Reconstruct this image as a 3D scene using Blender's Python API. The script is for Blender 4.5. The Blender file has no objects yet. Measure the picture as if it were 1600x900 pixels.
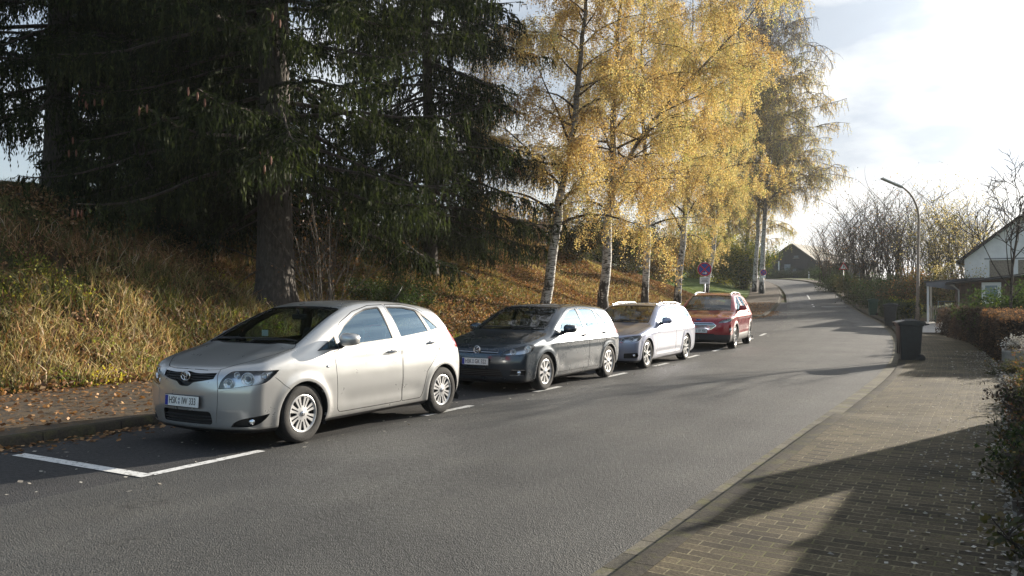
import bpy, bmesh, math, random
import numpy as np
from mathutils import Vector, Matrix
PI = math.pi
R = math.radians
rng = np.random.default_rng(7)
random.seed(7)
scene = bpy.context.scene
COL = scene.collection

# ------------------------------------------------------------------ camera
FPX, HOR, CAMH = 1320.0, 458.0, 1.70
cam_d = bpy.data.cameras.new('camera')
cam_d.sensor_width = 36.0
cam_d.lens = 36.0 * FPX / 1600.0
cam_d.clip_start = 0.05
cam_d.clip_end = 4000
cam = bpy.data.objects.new('camera', cam_d)
cam.location = (0, 0, CAMH)
cam.rotation_euler = (R(90) + math.atan((HOR - 450) / FPX), 0, 0)
COL.objects.link(cam)
scene.camera = cam

# ------------------------------------------------------------------ sky, sun, exposure
SUN_AZ, SUN_EL = 50.0, 14.0
SKY_GLOW = 2.6
world = bpy.data.worlds.new('World')
scene.world = world
world.use_nodes = True
wn = world.node_tree
wn.nodes.clear()
w_out = wn.nodes.new('ShaderNodeOutputWorld')
w_bg = wn.nodes.new('ShaderNodeBackground')
w_sky = wn.nodes.new('ShaderNodeTexSky')
w_sky.sky_type = 'NISHITA'
w_sky.sun_disc = False
w_sky.sun_elevation = R(SUN_EL)
w_sky.sun_rotation = R(SUN_AZ)
w_sky.air_density = 1.0
w_sky.dust_density = 1.2
w_sky.ozone_density = 1.5
w_bg.inputs['Strength'].default_value = 0.085
w_tc = wn.nodes.new('ShaderNodeTexCoord')
w_map = wn.nodes.new('ShaderNodeMapping')
w_map.inputs['Scale'].default_value = (1.0, 1.0, 2.6)
w_map.inputs['Location'].default_value = (5.1, 2.6, 0.9)
w_n = wn.nodes.new('ShaderNodeTexNoise')
w_n.inputs['Scale'].default_value = 2.3
w_n.inputs['Detail'].default_value = 8
w_n.inputs['Roughness'].default_value = 0.58
w_n.inputs['Distortion'].default_value = 0.3
w_r = wn.nodes.new('ShaderNodeValToRGB')
w_r.color_ramp.elements[0].position = 0.36
w_r.color_ramp.elements[0].color = (0.88, 0.88, 0.88, 1)
w_r.color_ramp.elements[1].position = 0.60
w_r.color_ramp.elements[1].color = (0.98, 0.98, 0.98, 1)
w_n2 = wn.nodes.new('ShaderNodeTexNoise')
w_n2.inputs['Scale'].default_value = 4.6
w_n2.inputs['Detail'].default_value = 6
w_r2 = wn.nodes.new('ShaderNodeValToRGB')
w_r2.color_ramp.elements[0].position = 0.43
w_r2.color_ramp.elements[0].color = (2.45, 2.75, 3.15, 1)
w_r2.color_ramp.elements[1].position = 0.62
w_r2.color_ramp.elements[1].color = (4.8, 4.8, 4.75, 1)
w_mix = wn.nodes.new('ShaderNodeMix')
w_mix.data_type = 'RGBA'
wn.links.new(w_tc.outputs['Generated'], w_map.inputs['Vector'])
wn.links.new(w_map.outputs[0], w_n.inputs['Vector'])
wn.links.new(w_map.outputs[0], w_n2.inputs['Vector'])
wn.links.new(w_n.outputs['Fac'], w_r.inputs[0])
wn.links.new(w_n2.outputs['Fac'], w_r2.inputs[0])
wn.links.new(w_r.outputs[0], w_mix.inputs[0])
wn.links.new(w_sky.outputs[0], w_mix.inputs[6])
wn.links.new(w_r2.outputs[0], w_mix.inputs[7])
# bright, broad glow round the veiled sun; clearer blue away from it
w_dot = wn.nodes.new('ShaderNodeVectorMath'); w_dot.operation = 'DOT_PRODUCT'
w_nrm = wn.nodes.new('ShaderNodeVectorMath'); w_nrm.operation = 'NORMALIZE'
wn.links.new(w_tc.outputs['Generated'], w_nrm.inputs[0])
wn.links.new(w_nrm.outputs[0], w_dot.inputs[0])
w_dot.inputs[1].default_value = (math.sin(R(SUN_AZ)) * math.cos(R(SUN_EL)), math.cos(R(SUN_AZ)) * math.cos(R(SUN_EL)), math.sin(R(SUN_EL)))
def w_math(op, a, b=None, clamp=False):
    n = wn.nodes.new('ShaderNodeMath'); n.operation = op; n.use_clamp = clamp
    for i, v in ((0, a), (1, b)):
        if v is None: continue
        if isinstance(v, (int, float)): n.inputs[i].default_value = v
        else: wn.links.new(v, n.inputs[i])
    return n.outputs[0]
w_c = w_math('MAXIMUM', w_dot.outputs['Value'], 0.0)
w_glow = w_math('ADD', w_math('MULTIPLY', w_math('POWER', w_c, 22.0), SKY_GLOW), 1.0)
w_cov = w_math('MULTIPLY', w_r.outputs[0], w_math('ADD', w_math('MULTIPLY', w_dot.outputs['Value'], 0.55), 0.52, True))
wn.links.new(w_cov, w_mix.inputs[0])
w_vm = wn.nodes.new('ShaderNodeVectorMath'); w_vm.operation = 'SCALE'
wn.links.new(w_mix.outputs[2], w_vm.inputs[0]); wn.links.new(w_glow, w_vm.inputs[3])
wn.links.new(w_vm.outputs[0], w_bg.inputs['Color'])
wn.links.new(w_bg.outputs[0], w_out.inputs['Surface'])

sun_d = bpy.data.lights.new('sun', 'SUN')
sun_d.energy = 5.0
sun_d.angle = R(0.55)
sun_d.color = (1.0, 0.90, 0.76)
sun = bpy.data.objects.new('sun', sun_d)
sd = Vector((math.sin(R(SUN_AZ)) * math.cos(R(SUN_EL)), math.cos(R(SUN_AZ)) * math.cos(R(SUN_EL)), math.sin(R(SUN_EL))))
sun.rotation_euler = sd.to_track_quat('Z', 'Y').to_euler()
COL.objects.link(sun)
scene.view_settings.view_transform = 'Standard'
scene.view_settings.look = 'None'
scene.view_settings.exposure = 1.30
scene.view_settings.gamma = 1.0
scene.cycles.max_bounces = 8
scene.cycles.transparent_max_bounces = 8
scene.cycles.caustics_reflective = False
scene.cycles.caustics_refractive = False
scene.cycles.sample_clamp_indirect = 6.0

# ------------------------------------------------------------------ helpers
def meta(o, label=None, cat=None, group=None, kind=None):
    if label: o['label'] = label
    if cat: o['category'] = cat
    if group: o['group'] = group
    if kind: o['kind'] = kind
    return o

def empty(name, loc=(0, 0, 0), rz=0.0, label=None, cat=None, group=None):
    o = bpy.data.objects.new(name, None)
    o.empty_display_size = 0.2
    o.location = loc
    o.rotation_euler = (0, 0, rz)
    COL.objects.link(o)
    return meta(o, label, cat, group)

def link_mesh(name, me, mats=None, parent=None, loc=None):
    o = bpy.data.objects.new(name, me)
    if mats is not None:
        me.materials.clear()
        for m in (mats if isinstance(mats, (list, tuple)) else [mats]):
            me.materials.append(m)
    if parent is not None: o.parent = parent
    if loc is not None: o.location = loc
    COL.objects.link(o)
    return o

def np_mesh(name, verts, faces, mats=None, mat_idx=None, smooth=False, uv=None):
    """verts (N,3); faces (M,k) same-size numpy array, fast path"""
    verts = np.asarray(verts, np.float32)
    faces = np.asarray(faces, np.int32)
    me = bpy.data.meshes.new(name)
    k = faces.shape[1]
    me.vertices.add(len(verts))
    me.vertices.foreach_set('co', verts.ravel())
    me.loops.add(faces.size)
    me.loops.foreach_set('vertex_index', faces.ravel())
    me.polygons.add(len(faces))
    me.polygons.foreach_set('loop_start', np.arange(0, faces.size, k, dtype=np.int32))
    if mat_idx is not None:
        me.polygons.foreach_set('material_index', np.asarray(mat_idx, np.int32))
    if smooth:
        me.polygons.foreach_set('use_smooth', np.ones(len(faces), bool))
    if uv is not None:
        l = me.uv_layers.new(name='UVMap')
        l.data.foreach_set('uv', np.asarray(uv, np.float32)[faces.ravel()].ravel())
    me.update(calc_edges=True)
    if mats is not None:
        for m in (mats if isinstance(mats, (list, tuple)) else [mats]):
            me.materials.append(m)
    return me

class MB:
    """collects shapes into one mesh"""
    def __init__(s): s.bm = bmesh.new()
    def box(s, c, size, rz=0, bevel=0.0, mi=0, rot=None):
        r = bmesh.ops.create_cube(s.bm, size=1.0)
        m = Matrix.Translation(c) @ (rot.to_4x4() if rot is not None else Matrix.Rotation(rz, 4, 'Z')) @ Matrix.Diagonal((*size, 1))
        bmesh.ops.transform(s.bm, matrix=m, verts=r['verts'])
        fs = set(f for v in r['verts'] for f in v.link_faces)
        for f in fs: f.material_index = mi
        if bevel > 0:
            es = list(set(e for f in fs for e in f.edges))
            rb = bmesh.ops.bevel(s.bm, geom=es, offset=bevel, segments=2, affect='EDGES', profile=0.5)
            for f in rb['faces']: f.material_index = mi
        return s
    def tube(s, pts, rad, n=8, mi=0, cap=True):
        pts = [Vector(p) for p in pts]
        if not isinstance(rad, (list, tuple)): rad = [rad] * len(pts)
        rings = []
        up = Vector((0, 0, 1))
        prev = None
        for i, p in enumerate(pts):
            t = (pts[min(i + 1, len(pts) - 1)] - pts[max(i - 1, 0)]).normalized()
            if prev is None:
                a = t.cross(up)
                if a.length < 1e-3: a = t.cross(Vector((1, 0, 0)))
                a.normalize()
            else:
                a = (prev - t * prev.dot(t)).normalized()
            prev = a
            b = t.cross(a)
            rings.append([s.bm.verts.new(p + (a * math.cos(2 * PI * k / n) + b * math.sin(2 * PI * k / n)) * rad[i]) for k in range(n)])
        for i in range(len(rings) - 1):
            for k in range(n):
                f = s.bm.faces.new((rings[i][k], rings[i][(k + 1) % n], rings[i + 1][(k + 1) % n], rings[i + 1][k]))
                f.smooth = True; f.material_index = mi
        if cap:
            for ring, rev in ((rings[0], False), (rings[-1], True)):
                f = s.bm.faces.new(ring if not rev else ring[::-1]); f.material_index = mi
        return s
    def lathe(s, prof, n=32, c=(0, 0, 0), axis='Z', mi=0, smooth=True, caps=True):
        """prof: list of (r, h); closed rings round the axis"""
        rings = []
        def pt(x, y, h):
            p = (x, y, h) if axis == 'Z' else ((x, h, y) if axis == 'Y' else (h, x, y))
            return s.bm.verts.new((p[0] + c[0], p[1] + c[1], p[2] + c[2]))
        for r, h in prof:
            if r < 1e-3: rings.append([pt(0, 0, h)] * n)
            else: rings.append([pt(r * math.cos(2 * PI * k / n), r * math.sin(2 * PI * k / n), h) for k in range(n)])
        for i in range(len(rings) - 1):
            for k in range(n):
                q = [rings[i][k], rings[i][(k + 1) % n], rings[i + 1][(k + 1) % n], rings[i + 1][k]]
                q = [v for j, v in enumerate(q) if v not in q[:j]]
                if len(q) < 3: continue
                f = s.bm.faces.new(q)
                f.smooth = smooth; f.material_index = mi
        for i in (0, -1):
            if caps and prof[i][0] > 1e-3:
                f = s.bm.faces.new(rings[i] if i else rings[i][::-1]); f.material_index = mi
        return s
    def prism(s, poly, lo, hi, axis='Y', mi=0):
        """extrude 2-D polygon along an axis. axis Y: poly=(x,z); Z: (x,y); X: (y,z)"""
        def P(a, b, h):
            return (a, h, b) if axis == 'Y' else ((a, b, h) if axis == 'Z' else (h, a, b))
        v0 = [s.bm.verts.new(P(a, b, lo)) for a, b in poly]
        v1 = [s.bm.verts.new(P(a, b, hi)) for a, b in poly]
        n = len(poly)
        fs = [s.bm.faces.new(v0), s.bm.faces.new(v1[::-1])]
        for i in range(n):
            fs.append(s.bm.faces.new((v0[i], v1[i], v1[(i + 1) % n], v0[(i + 1) % n])))
        for f in fs: f.material_index = mi
        return s
    def quad(s, *ps, mi=0):
        f = s.bm.faces.new([s.bm.verts.new(p) for p in ps]); f.material_index = mi
        return s
    def mesh(s, name):
        bmesh.ops.remove_doubles(s.bm, verts=s.bm.verts, dist=1e-5)
        bmesh.ops.recalc_face_normals(s.bm, faces=s.bm.faces)
        me = bpy.data.meshes.new(name)
        s.bm.to_mesh(me); s.bm.free()
        return me
    def build(s, name, mats, parent=None, loc=None):
        return link_mesh(name, s.mesh(name), mats, parent, loc)

# ------------------------------------------------------------------ materials
MATS = {}
def new_mat(name):
    m = bpy.data.materials.new(name)
    m.use_nodes = True
    nt = m.node_tree
    b = nt.nodes['Principled BSDF']
    MATS[name] = m
    return m, nt, b

def simple(name, col, rough=0.6, metal=0.0, coat=0.0, spec=0.5, trans=0.0, emis=None, noise=0.0, nscale=8.0, bump=0.0, bscale=40.0):
    m, nt, b = new_mat(name)
    b.inputs['Base Color'].default_value = (*col, 1)
    b.inputs['Roughness'].default_value = rough
    b.inputs['Metallic'].default_value = metal
    b.inputs['Coat Weight'].default_value = coat
    b.inputs['Coat Roughness'].default_value = 0.04
    b.inputs['Specular IOR Level'].default_value = spec
    b.inputs['Transmission Weight'].default_value = trans
    if emis:
        b.inputs['Emission Color'].default_value = (*emis[:3], 1)
        b.inputs['Emission Strength'].default_value = emis[3]
    if noise > 0:
        n = N(nt, 'ShaderNodeTexNoise', Scale=nscale, Detail=5.0, Roughness=0.6)
        tc = nt.nodes.new('ShaderNodeTexCoord')
        nt.links.new(tc.outputs['Object'], n.inputs['Vector'])
        r = ramp(nt, [(0.3, tuple(c * (1 - noise) for c in col)), (0.7, tuple(min(1, c * (1 + noise)) for c in col))])
        nt.links.new(n.outputs['Fac'], r.inputs[0])
        nt.links.new(r.outputs[0], b.inputs['Base Color'])
    if bump > 0:
        n = N(nt, 'ShaderNodeTexNoise', Scale=bscale, Detail=4.0)
        tc = nt.nodes.new('ShaderNodeTexCoord')
        nt.links.new(tc.outputs['Object'], n.inputs['Vector'])
        bp = N(nt, 'ShaderNodeBump', Strength=bump, Distance=0.02)
        nt.links.new(n.outputs['Fac'], bp.inputs['Height'])
        nt.links.new(bp.outputs[0], b.inputs['Normal'])
    return m

def N(nt, typ, **kw):
    n = nt.nodes.new(typ)
    for k, v in kw.items():
        k2 = k.replace('_', ' ')
        if k2 in n.inputs: n.inputs[k2].default_value = v
        else: setattr(n, k, v)
    return n

def ramp(nt, stops, interp='LINEAR'):
    r = nt.nodes.new('ShaderNodeValToRGB')
    r.color_ramp.interpolation = interp
    el = r.color_ramp.elements
    while len(el) < len(stops): el.new(0.5)
    for e, (p, c) in zip(el, stops):
        e.position = p
        e.color = (*c, 1) if len(c) == 3 else c
    return r

def mixc(nt, fac, a, b, mode='MIX'):
    n = nt.nodes.new('ShaderNodeMix'); n.data_type = 'RGBA'; n.blend_type = mode
    for i, v in ((0, fac), (6, a), (7, b)):
        if isinstance(v, bpy.types.NodeSocket): nt.links.new(v, n.inputs[i])
        elif isinstance(v, tuple): n.inputs[i].default_value = (*v, 1)
        else: n.inputs[i].default_value = v
    return n.outputs[2]

def coords(nt, which='Object', scale=None):
    tc = nt.nodes.new('ShaderNodeTexCoord')
    o = tc.outputs[which]
    if scale is not None:
        mp = nt.nodes.new('ShaderNodeMapping')
        mp.inputs['Scale'].default_value = scale
        nt.links.new(o, mp.inputs['Vector'])
        o = mp.outputs[0]
    return o

def bumpnode(nt, b, h, strength, dist=0.02, prev=None):
    bp = N(nt, 'ShaderNodeBump', Strength=strength, Distance=dist)
    nt.links.new(h, bp.inputs['Height'])
    if prev is not None: nt.links.new(prev, bp.inputs['Normal'])
    nt.links.new(bp.outputs[0], b.inputs['Normal'])
    return bp.outputs[0]

# ------------------------------------------------------------------ road reference line
# right edge of the carriageway: (x, y), u = metres to the left of it
_re = np.array([(-9.0, -11.2), (-4.5, -3.5), (.53, 5.08), (2.95, 9.3), (5.4, 13.5), (7.1, 16.5), (8.3, 18.7), (10.5, 23.2), (12.7, 28), (14.85, 33), (17.0, 38.2),
                (19.4, 44.5), (22.0, 52), (27.2, 68), (32.2, 84), (35.6, 97), (37.7, 109), (37.2, 118), (34, 126), (27, 131), (15, 133.5), (0, 134)], float)
def _catmull(P, step=0.5):
    out = []
    n = len(P)
    for i in range(n - 1):
        p0, p1, p2, p3 = P[max(i - 1, 0)], P[i], P[i + 1], P[min(i + 2, n - 1)]
        m = max(2, int(np.linalg.norm(p2 - p1) / step))
        for t in np.linspace(0, 1, m, endpoint=False):
            out.append(0.5 * ((2 * p1) + (-p0 + p2) * t + (2 * p0 - 5 * p1 + 4 * p2 - p3) * t ** 2 + (-p0 + 3 * p1 - 3 * p2 + p3) * t ** 3))
    out.append(P[-1])
    return np.array(out)
REF = _catmull(_re)
# smooth lightly
for _ in range(30):
    REF[1:-1] = REF[1:-1] * .5 + (REF[:-2] + REF[2:]) * .25
_seg = np.linalg.norm(np.diff(REF, axis=0), axis=1)
SS = np.concatenate([[0], np.cumsum(_seg)])
_t = np.gradient(REF, axis=0); _t /= np.linalg.norm(_t, axis=1)[:, None]
NRM = np.stack([-_t[:, 1], _t[:, 0]], 1)      # to the left
_zy = np.array([(-30, 0), (30, 0), (40, .05), (47, .12), (54, .2), (61, .36), (68, .62), (76, 1.08), (84, 1.62), (97, 2.42), (109, 3.2), (118, 3.62), (126, 3.8), (134, 3.85)])
ZS = np.interp(REF[:, 1], _zy[:, 0], _zy[:, 1])
ZS[np.argmax(REF[:, 1] > 125):] = np.maximum(ZS[np.argmax(REF[:, 1] > 125):], 3.75)
for _ in range(60):
    ZS[1:-1] = ZS[1:-1] * .5 + (ZS[:-2] + ZS[2:]) * .25
SMAX = SS[-1]
def rp(s, u, dz=0.0):
    """world point(s) at distance s along and u left of the right road edge"""
    s = np.asarray(s, float); u = np.asarray(u, float)
    x = np.interp(s, SS, REF[:, 0]); y = np.interp(s, SS, REF[:, 1])
    nx = np.interp(s, SS, NRM[:, 0]); ny = np.interp(s, SS, NRM[:, 1])
    z = np.interp(s, SS, ZS)
    return np.stack([x + nx * u, y + ny * u, z + dz + 0 * u], -1)
def su(xy):
    """nearest (s, u) for points"""
    xy = np.atleast_2d(np.asarray(xy, float))
    S = np.empty(len(xy)); U = np.empty(len(xy))
    for a in range(0, len(xy), 4000):
        q = xy[a:a + 4000]
        d = q[:, None, :] - REF[None, :, :]
        i = np.argmin((d ** 2).sum(2), axis=1)
        i = np.clip(i, 1, len(REF) - 2)
        dd = q - REF[i]
        tt = _t[i]; nn = NRM[i]
        S[a:a + 4000] = SS[i] + (dd * tt).sum(1)
        U[a:a + 4000] = (dd * nn).sum(1)
    return S, U
def s_at_y(y):
    k = np.argmax(REF[:, 1] > y)
    return SS[k]
def smooth(x, a, b):
    t = np.clip((x - a) / (b - a), 0, 1)
    return t * t * (3 - 2 * t)
def kerb_u(s):
    """left kerb of the carriageway / parking bay"""
    y = np.interp(s, SS, REF[:, 1])
    return np.interp(y, [0, 47, 50.5, 53, 71, 100, 140], [7.35, 7.35, 6.9, 6.2, 5.5, 4.9, 4.9])
def bank_u(s):
    y = np.interp(s, SS, REF[:, 1])
    return np.interp(y, [0, 22, 32, 45, 60, 80, 140], [11.1, 11.0, 10.3, 9.4, 8.6, 8.0, 7.6])
_hn = rng.normal(size=(64, 4))
def lumps(x, y):
    r = 0 * x
    for k in range(10):
        f = 0.12 * 1.5 ** (k % 7)
        a, b, c, d = _hn[k]
        l = math.hypot(a, b)
        r = r + np.sin((a * x + b * y) / l * f * 2 * PI / 3 + c * 3) * 0.5 / (1 + f * 3.0)
    return r * 0.25
def ground_z(x, y):
    x = np.asarray(x, float); y = np.asarray(y, float)
    sh = x.shape
    s, u = su(np.stack([x.ravel(), y.ravel()], 1))
    z = np.interp(s, SS, ZS)
    yy = np.interp(s, SS, REF[:, 1])
    ku, bu = kerb_u(s), bank_u(s)
    amp = np.interp(yy, [-20, 45, 62, 80, 110, 140], [4.5, 4.5, 3.4, 2.0, 1.0, 0.8])
    w = (u - bu) / 9.2
    t = np.clip(w, 0, 1)
    prof = np.where(w < 0.12, np.clip(w, 0, 1) ** 2 * 3.9, np.clip(w + 0.0 - .064, 0, 1))
    prof = np.minimum(prof, 1 - 0.0 * w)
    prof = np.where(w > 0.9, .836 + (1 - np.exp(-(np.clip(w, .9, 9) - .9) * 6)) * .164, prof)
    left = amp * prof + 0.03 * np.clip(u - bu - 9.2, 0, 80)
    lum = lumps(x.ravel(), y.ravel())
    left = left + lum * smooth(w, 0.02, 0.5)
    edge_l = smooth(u, ku + 0.05, bu) * 0.1
    zl = z + edge_l + left + np.where((u < bu) , 0.0, 0.0)
    ur = -u
    right = smooth(ur, 2.6, 6) * 0.10 - smooth(ur, 12, 30) * 1.2 + smooth(ur, 14, 60) * 1.0 * 0 + lum * 0.25 * smooth(ur, 8, 20)
    # valley side further right
    out = np.where(u > 0, zl, z + 0.06 * smooth(ur, 2.0, 2.6) + right)
    inside = (u > -2.22) & (u < bu - 0.05)
    out = np.where(inside, z - 0.08, out)
    return out.reshape(sh)
def on_ray(px, u, dz=0.0):
    """ground point seen along photo column px (1600 wide) at offset u from the right road edge"""
    d = np.linspace(4, 150, 2500)
    X = (px - 800) / FPX * d
    S, U = su(np.stack([X, d], 1))
    k = np.argmin(np.abs(U - u) + np.where(d > 120, 5, 0))
    x, y = X[k], d[k]
    return Vector((x, y, float(ground_z(np.array([x]), np.array([y]))[0]) + dz))
def at_px(px, d, dz=0.0):
    x = (px - 800) / FPX * d
    return Vector((x, d, float(ground_z(np.array([x]), np.array([float(d)]))[0]) + dz))
# ================================================================== GROUND
# materials ---------------------------------------------------------------
def m_asphalt(name, base, dark, uvpatch=True, leaf=False):
    m, nt, b = new_mat(name)
    co = coords(nt)
    n1 = N(nt, 'ShaderNodeTexNoise', Scale=85.0, Detail=3.0, Roughness=0.7); nt.links.new(co, n1.inputs['Vector'])
    n2 = N(nt, 'ShaderNodeTexNoise', Scale=0.55, Detail=5.0, Roughness=0.6); nt.links.new(co, n2.inputs['Vector'])
    n3 = N(nt, 'ShaderNodeTexNoise', Scale=24.0, Detail=3.0); nt.links.new(co, n3.inputs['Vector'])
    v = N(nt, 'ShaderNodeTexVoronoi', Scale=95.0); nt.links.new(co, v.inputs['Vector'])
    r1 = ramp(nt, [(0.30, dark), (0.5, base), (0.72, tuple(c * 2.3 for c in base))]); nt.links.new(n1.outputs['Fac'], r1.inputs[0])
    r2 = ramp(nt, [(0.30, (0.62, 0.62, 0.64)), (0.5, (1, 1, 1)), (0.68, (1.28, 1.25, 1.2))]); nt.links.new(n2.outputs['Fac'], r2.inputs[0])
    c = mixc(nt, 1.0, r1.outputs[0], r2.outputs[0], 'MULTIPLY')
    # long wheel-track wear following the road
    uvc = coords(nt, 'UV', (0.012, 0.55, 1))
    n4 = N(nt, 'ShaderNodeTexNoise', Scale=3.0, Detail=3.0); nt.links.new(uvc, n4.inputs['Vector'])
    r4 = ramp(nt, [(0.35, (0.80, 0.80, 0.80)), (0.65, (1.16, 1.16, 1.16))]); nt.links.new(n4.outputs['Fac'], r4.inputs[0])
    c = mixc(nt, 0.8, c, r4.outputs[0], 'MULTIPLY')
    if not leaf:
        vc = N(nt, 'ShaderNodeTexVoronoi', Scale=0.33, feature='DISTANCE_TO_EDGE'); 
        nd = N(nt, 'ShaderNodeTexNoise', Scale=1.8, Detail=6.0); nt.links.new(co, nd.inputs['Vector'])
        va = nt.nodes.new('ShaderNodeVectorMath'); va.operation = 'MULTIPLY_ADD'; nt.links.new(nd.outputs['Color'], va.inputs[0]); va.inputs[1].default_value = (1.6, 1.6, 0); nt.links.new(co, va.inputs[2])
        nt.links.new(va.outputs[0], vc.inputs['Vector'])
        rc = ramp(nt, [(0.0, (0.45, 0.45, 0.45)), (0.006, (1, 1, 1))]); nt.links.new(vc.outputs['Distance'], rc.inputs[0])
        rm = ramp(nt, [(0.52, (0, 0, 0)), (0.6, (1, 1, 1))]); nt.links.new(n2.outputs['Fac'], rm.inputs[0])
        c = mixc(nt, rm.outputs[0], c, mixc(nt, 1.0, c, rc.outputs[0], 'MULTIPLY'))
    if leaf:
        n5 = N(nt, 'ShaderNodeTexNoise', Scale=7.0, Detail=8.0, Roughness=0.75); nt.links.new(co, n5.inputs['Vector'])
        r5 = ramp(nt, [(0.40, (0, 0, 0)), (0.56, (1, 1, 1))]); nt.links.new(n5.outputs['Fac'], r5.inputs[0])
        c = mixc(nt, r5.outputs[0], c, (0.11, 0.075, 0.040))
    nt.links.new(c, b.inputs['Base Color'])
    rr = ramp(nt, [(0.3, (0.58,) * 3), (0.7, (0.82,) * 3)]); nt.links.new(n3.outputs['Fac'], rr.inputs[0])
    nt.links.new(rr.outputs[0], b.inputs['Roughness'])
    b.inputs['Specular IOR Level'].default_value = 0.42
    nm = bumpnode(nt, b, v.outputs['Distance'], 0.55, 0.012)
    nm = bumpnode(nt, b, n3.outputs['Fac'], 0.35, 0.02, nm)
    return m
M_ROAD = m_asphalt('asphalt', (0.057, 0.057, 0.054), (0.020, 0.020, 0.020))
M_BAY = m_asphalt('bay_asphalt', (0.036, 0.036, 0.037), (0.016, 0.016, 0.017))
M_WALK = m_asphalt('walk_asphalt', (0.055, 0.048, 0.040), (0.026, 0.023, 0.020), leaf=True)

def m_paint():
    m, nt, b = new_mat('road_paint')
    co = coords(nt)
    n = N(nt, 'ShaderNodeTexNoise', Scale=16.0, Detail=7.0, Roughness=0.75); nt.links.new(co, n.inputs['Vector'])
    r = ramp(nt, [(0.38, (0.16, 0.16, 0.155)), (0.47, (0.66, 0.66, 0.64)), (0.8, (0.82, 0.82, 0.80))]); nt.links.new(n.outputs['Fac'], r.inputs[0])
    nt.links.new(r.outputs[0], b.inputs['Base Color'])
    b.inputs['Roughness'].default_value = 0.65
    bumpnode(nt, b, n.outputs['Fac'], 0.2, 0.01)
    return m
M_PAINT = m_paint()

def m_pavers():
    m, nt, b = new_mat('pavers')
    uv = coords(nt, 'UV')
    sep = nt.nodes.new('ShaderNodeSeparateXYZ'); nt.links.new(uv, sep.inputs[0])
    cmb = nt.nodes.new('ShaderNodeCombineXYZ')
    nt.links.new(sep.outputs[1], cmb.inputs[0]); nt.links.new(sep.outputs[0], cmb.inputs[1])
    # slight wobble of the courses
    nw = N(nt, 'ShaderNodeTexNoise', Scale=1.3, Detail=2.0); nt.links.new(cmb.outputs[0], nw.inputs['Vector'])
    add = nt.nodes.new('ShaderNodeVectorMath'); add.operation = 'MULTIPLY_ADD'
    nt.links.new(nw.outputs['Color'], add.inputs[0]); add.inputs[1].default_value = (0.03, 0.03, 0); nt.links.new(cmb.outputs[0], add.inputs[2])
    br = N(nt, 'ShaderNodeTexBrick', offset=0.5, squash=1.0)
    br.inputs['Scale'].default_value = 1.0
    br.inputs['Brick Width'].default_value = 0.205
    br.inputs['Row Height'].default_value = 0.108
    br.inputs['Mortar Size'].default_value = 0.007
    br.inputs['Mortar Smooth'].default_value = 0.35
    br.inputs['Bias'].default_value = -0.1
    br.inputs['Color1'].default_value = (0.104, 0.090, 0.068, 1)
    br.inputs['Color2'].default_value = (0.046, 0.041, 0.036, 1)
    br.inputs['Mortar'].default_value = (0.21, 0.19, 0.14, 1)
    nt.links.new(add.outputs[0], br.inputs['Vector'])
    co = coords(nt)
    n1 = N(nt, 'ShaderNodeTexNoise', Scale=60.0, Detail=4.0, Roughness=0.7); nt.links.new(co, n1.inputs['Vector'])
    r1 = ramp(nt, [(0.3, (0.5, 0.5, 0.5)), (0.7, (1.5, 1.46, 1.36))]); nt.links.new(n1.outputs['Fac'], r1.inputs[0])
    c = mixc(nt, 1.0, br.outputs['Color'], r1.outputs[0], 'MULTIPLY')
    n2 = N(nt, 'ShaderNodeTexNoise', Scale=1.1, Detail=5.0); nt.links.new(co, n2.inputs['Vector'])
    r2 = ramp(nt, [(0.32, (0.6, 0.6, 0.6)), (0.7, (1.35, 1.3, 1.15))]); nt.links.new(n2.outputs['Fac'], r2.inputs[0])
    c = mixc(nt, 1.0, c, r2.outputs[0], 'MULTIPLY')
    # moss in the joints
    n3 = N(nt, 'ShaderNodeTexNoise', Scale=3.5, Detail=4.0); nt.links.new(co, n3.inputs['Vector'])
    r3 = ramp(nt, [(0.42, (0, 0, 0)), (0.6, (1, 1, 1))]); nt.links.new(n3.outputs['Fac'], r3.inputs[0])
    mul = N(nt, 'ShaderNodeMath', operation='MULTIPLY'); nt.links.new(br.outputs['Fac'], mul.inputs[0]); nt.links.new(r3.outputs[0], mul.inputs[1])
    c = mixc(nt, mul.outputs[0], c, (0.12, 0.115, 0.055))
    nt.links.new(c, b.inputs['Base Color'])
    b.inputs['Roughness'].default_value = 0.95; b.inputs['Specular IOR Level'].default_value = 0.12
    inv = N(nt, 'ShaderNodeMath', operation='SUBTRACT'); inv.inputs[0].default_value = 1.0; nt.links.new(br.outputs['Fac'], inv.inputs[1])
    nm = bumpnode(nt, b, inv.outputs[0], 0.7, 0.012)
    nm = bumpnode(nt, b, n1.outputs['Fac'], 0.35, 0.008, nm)
    return m
M_PAVE = m_pavers()

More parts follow.
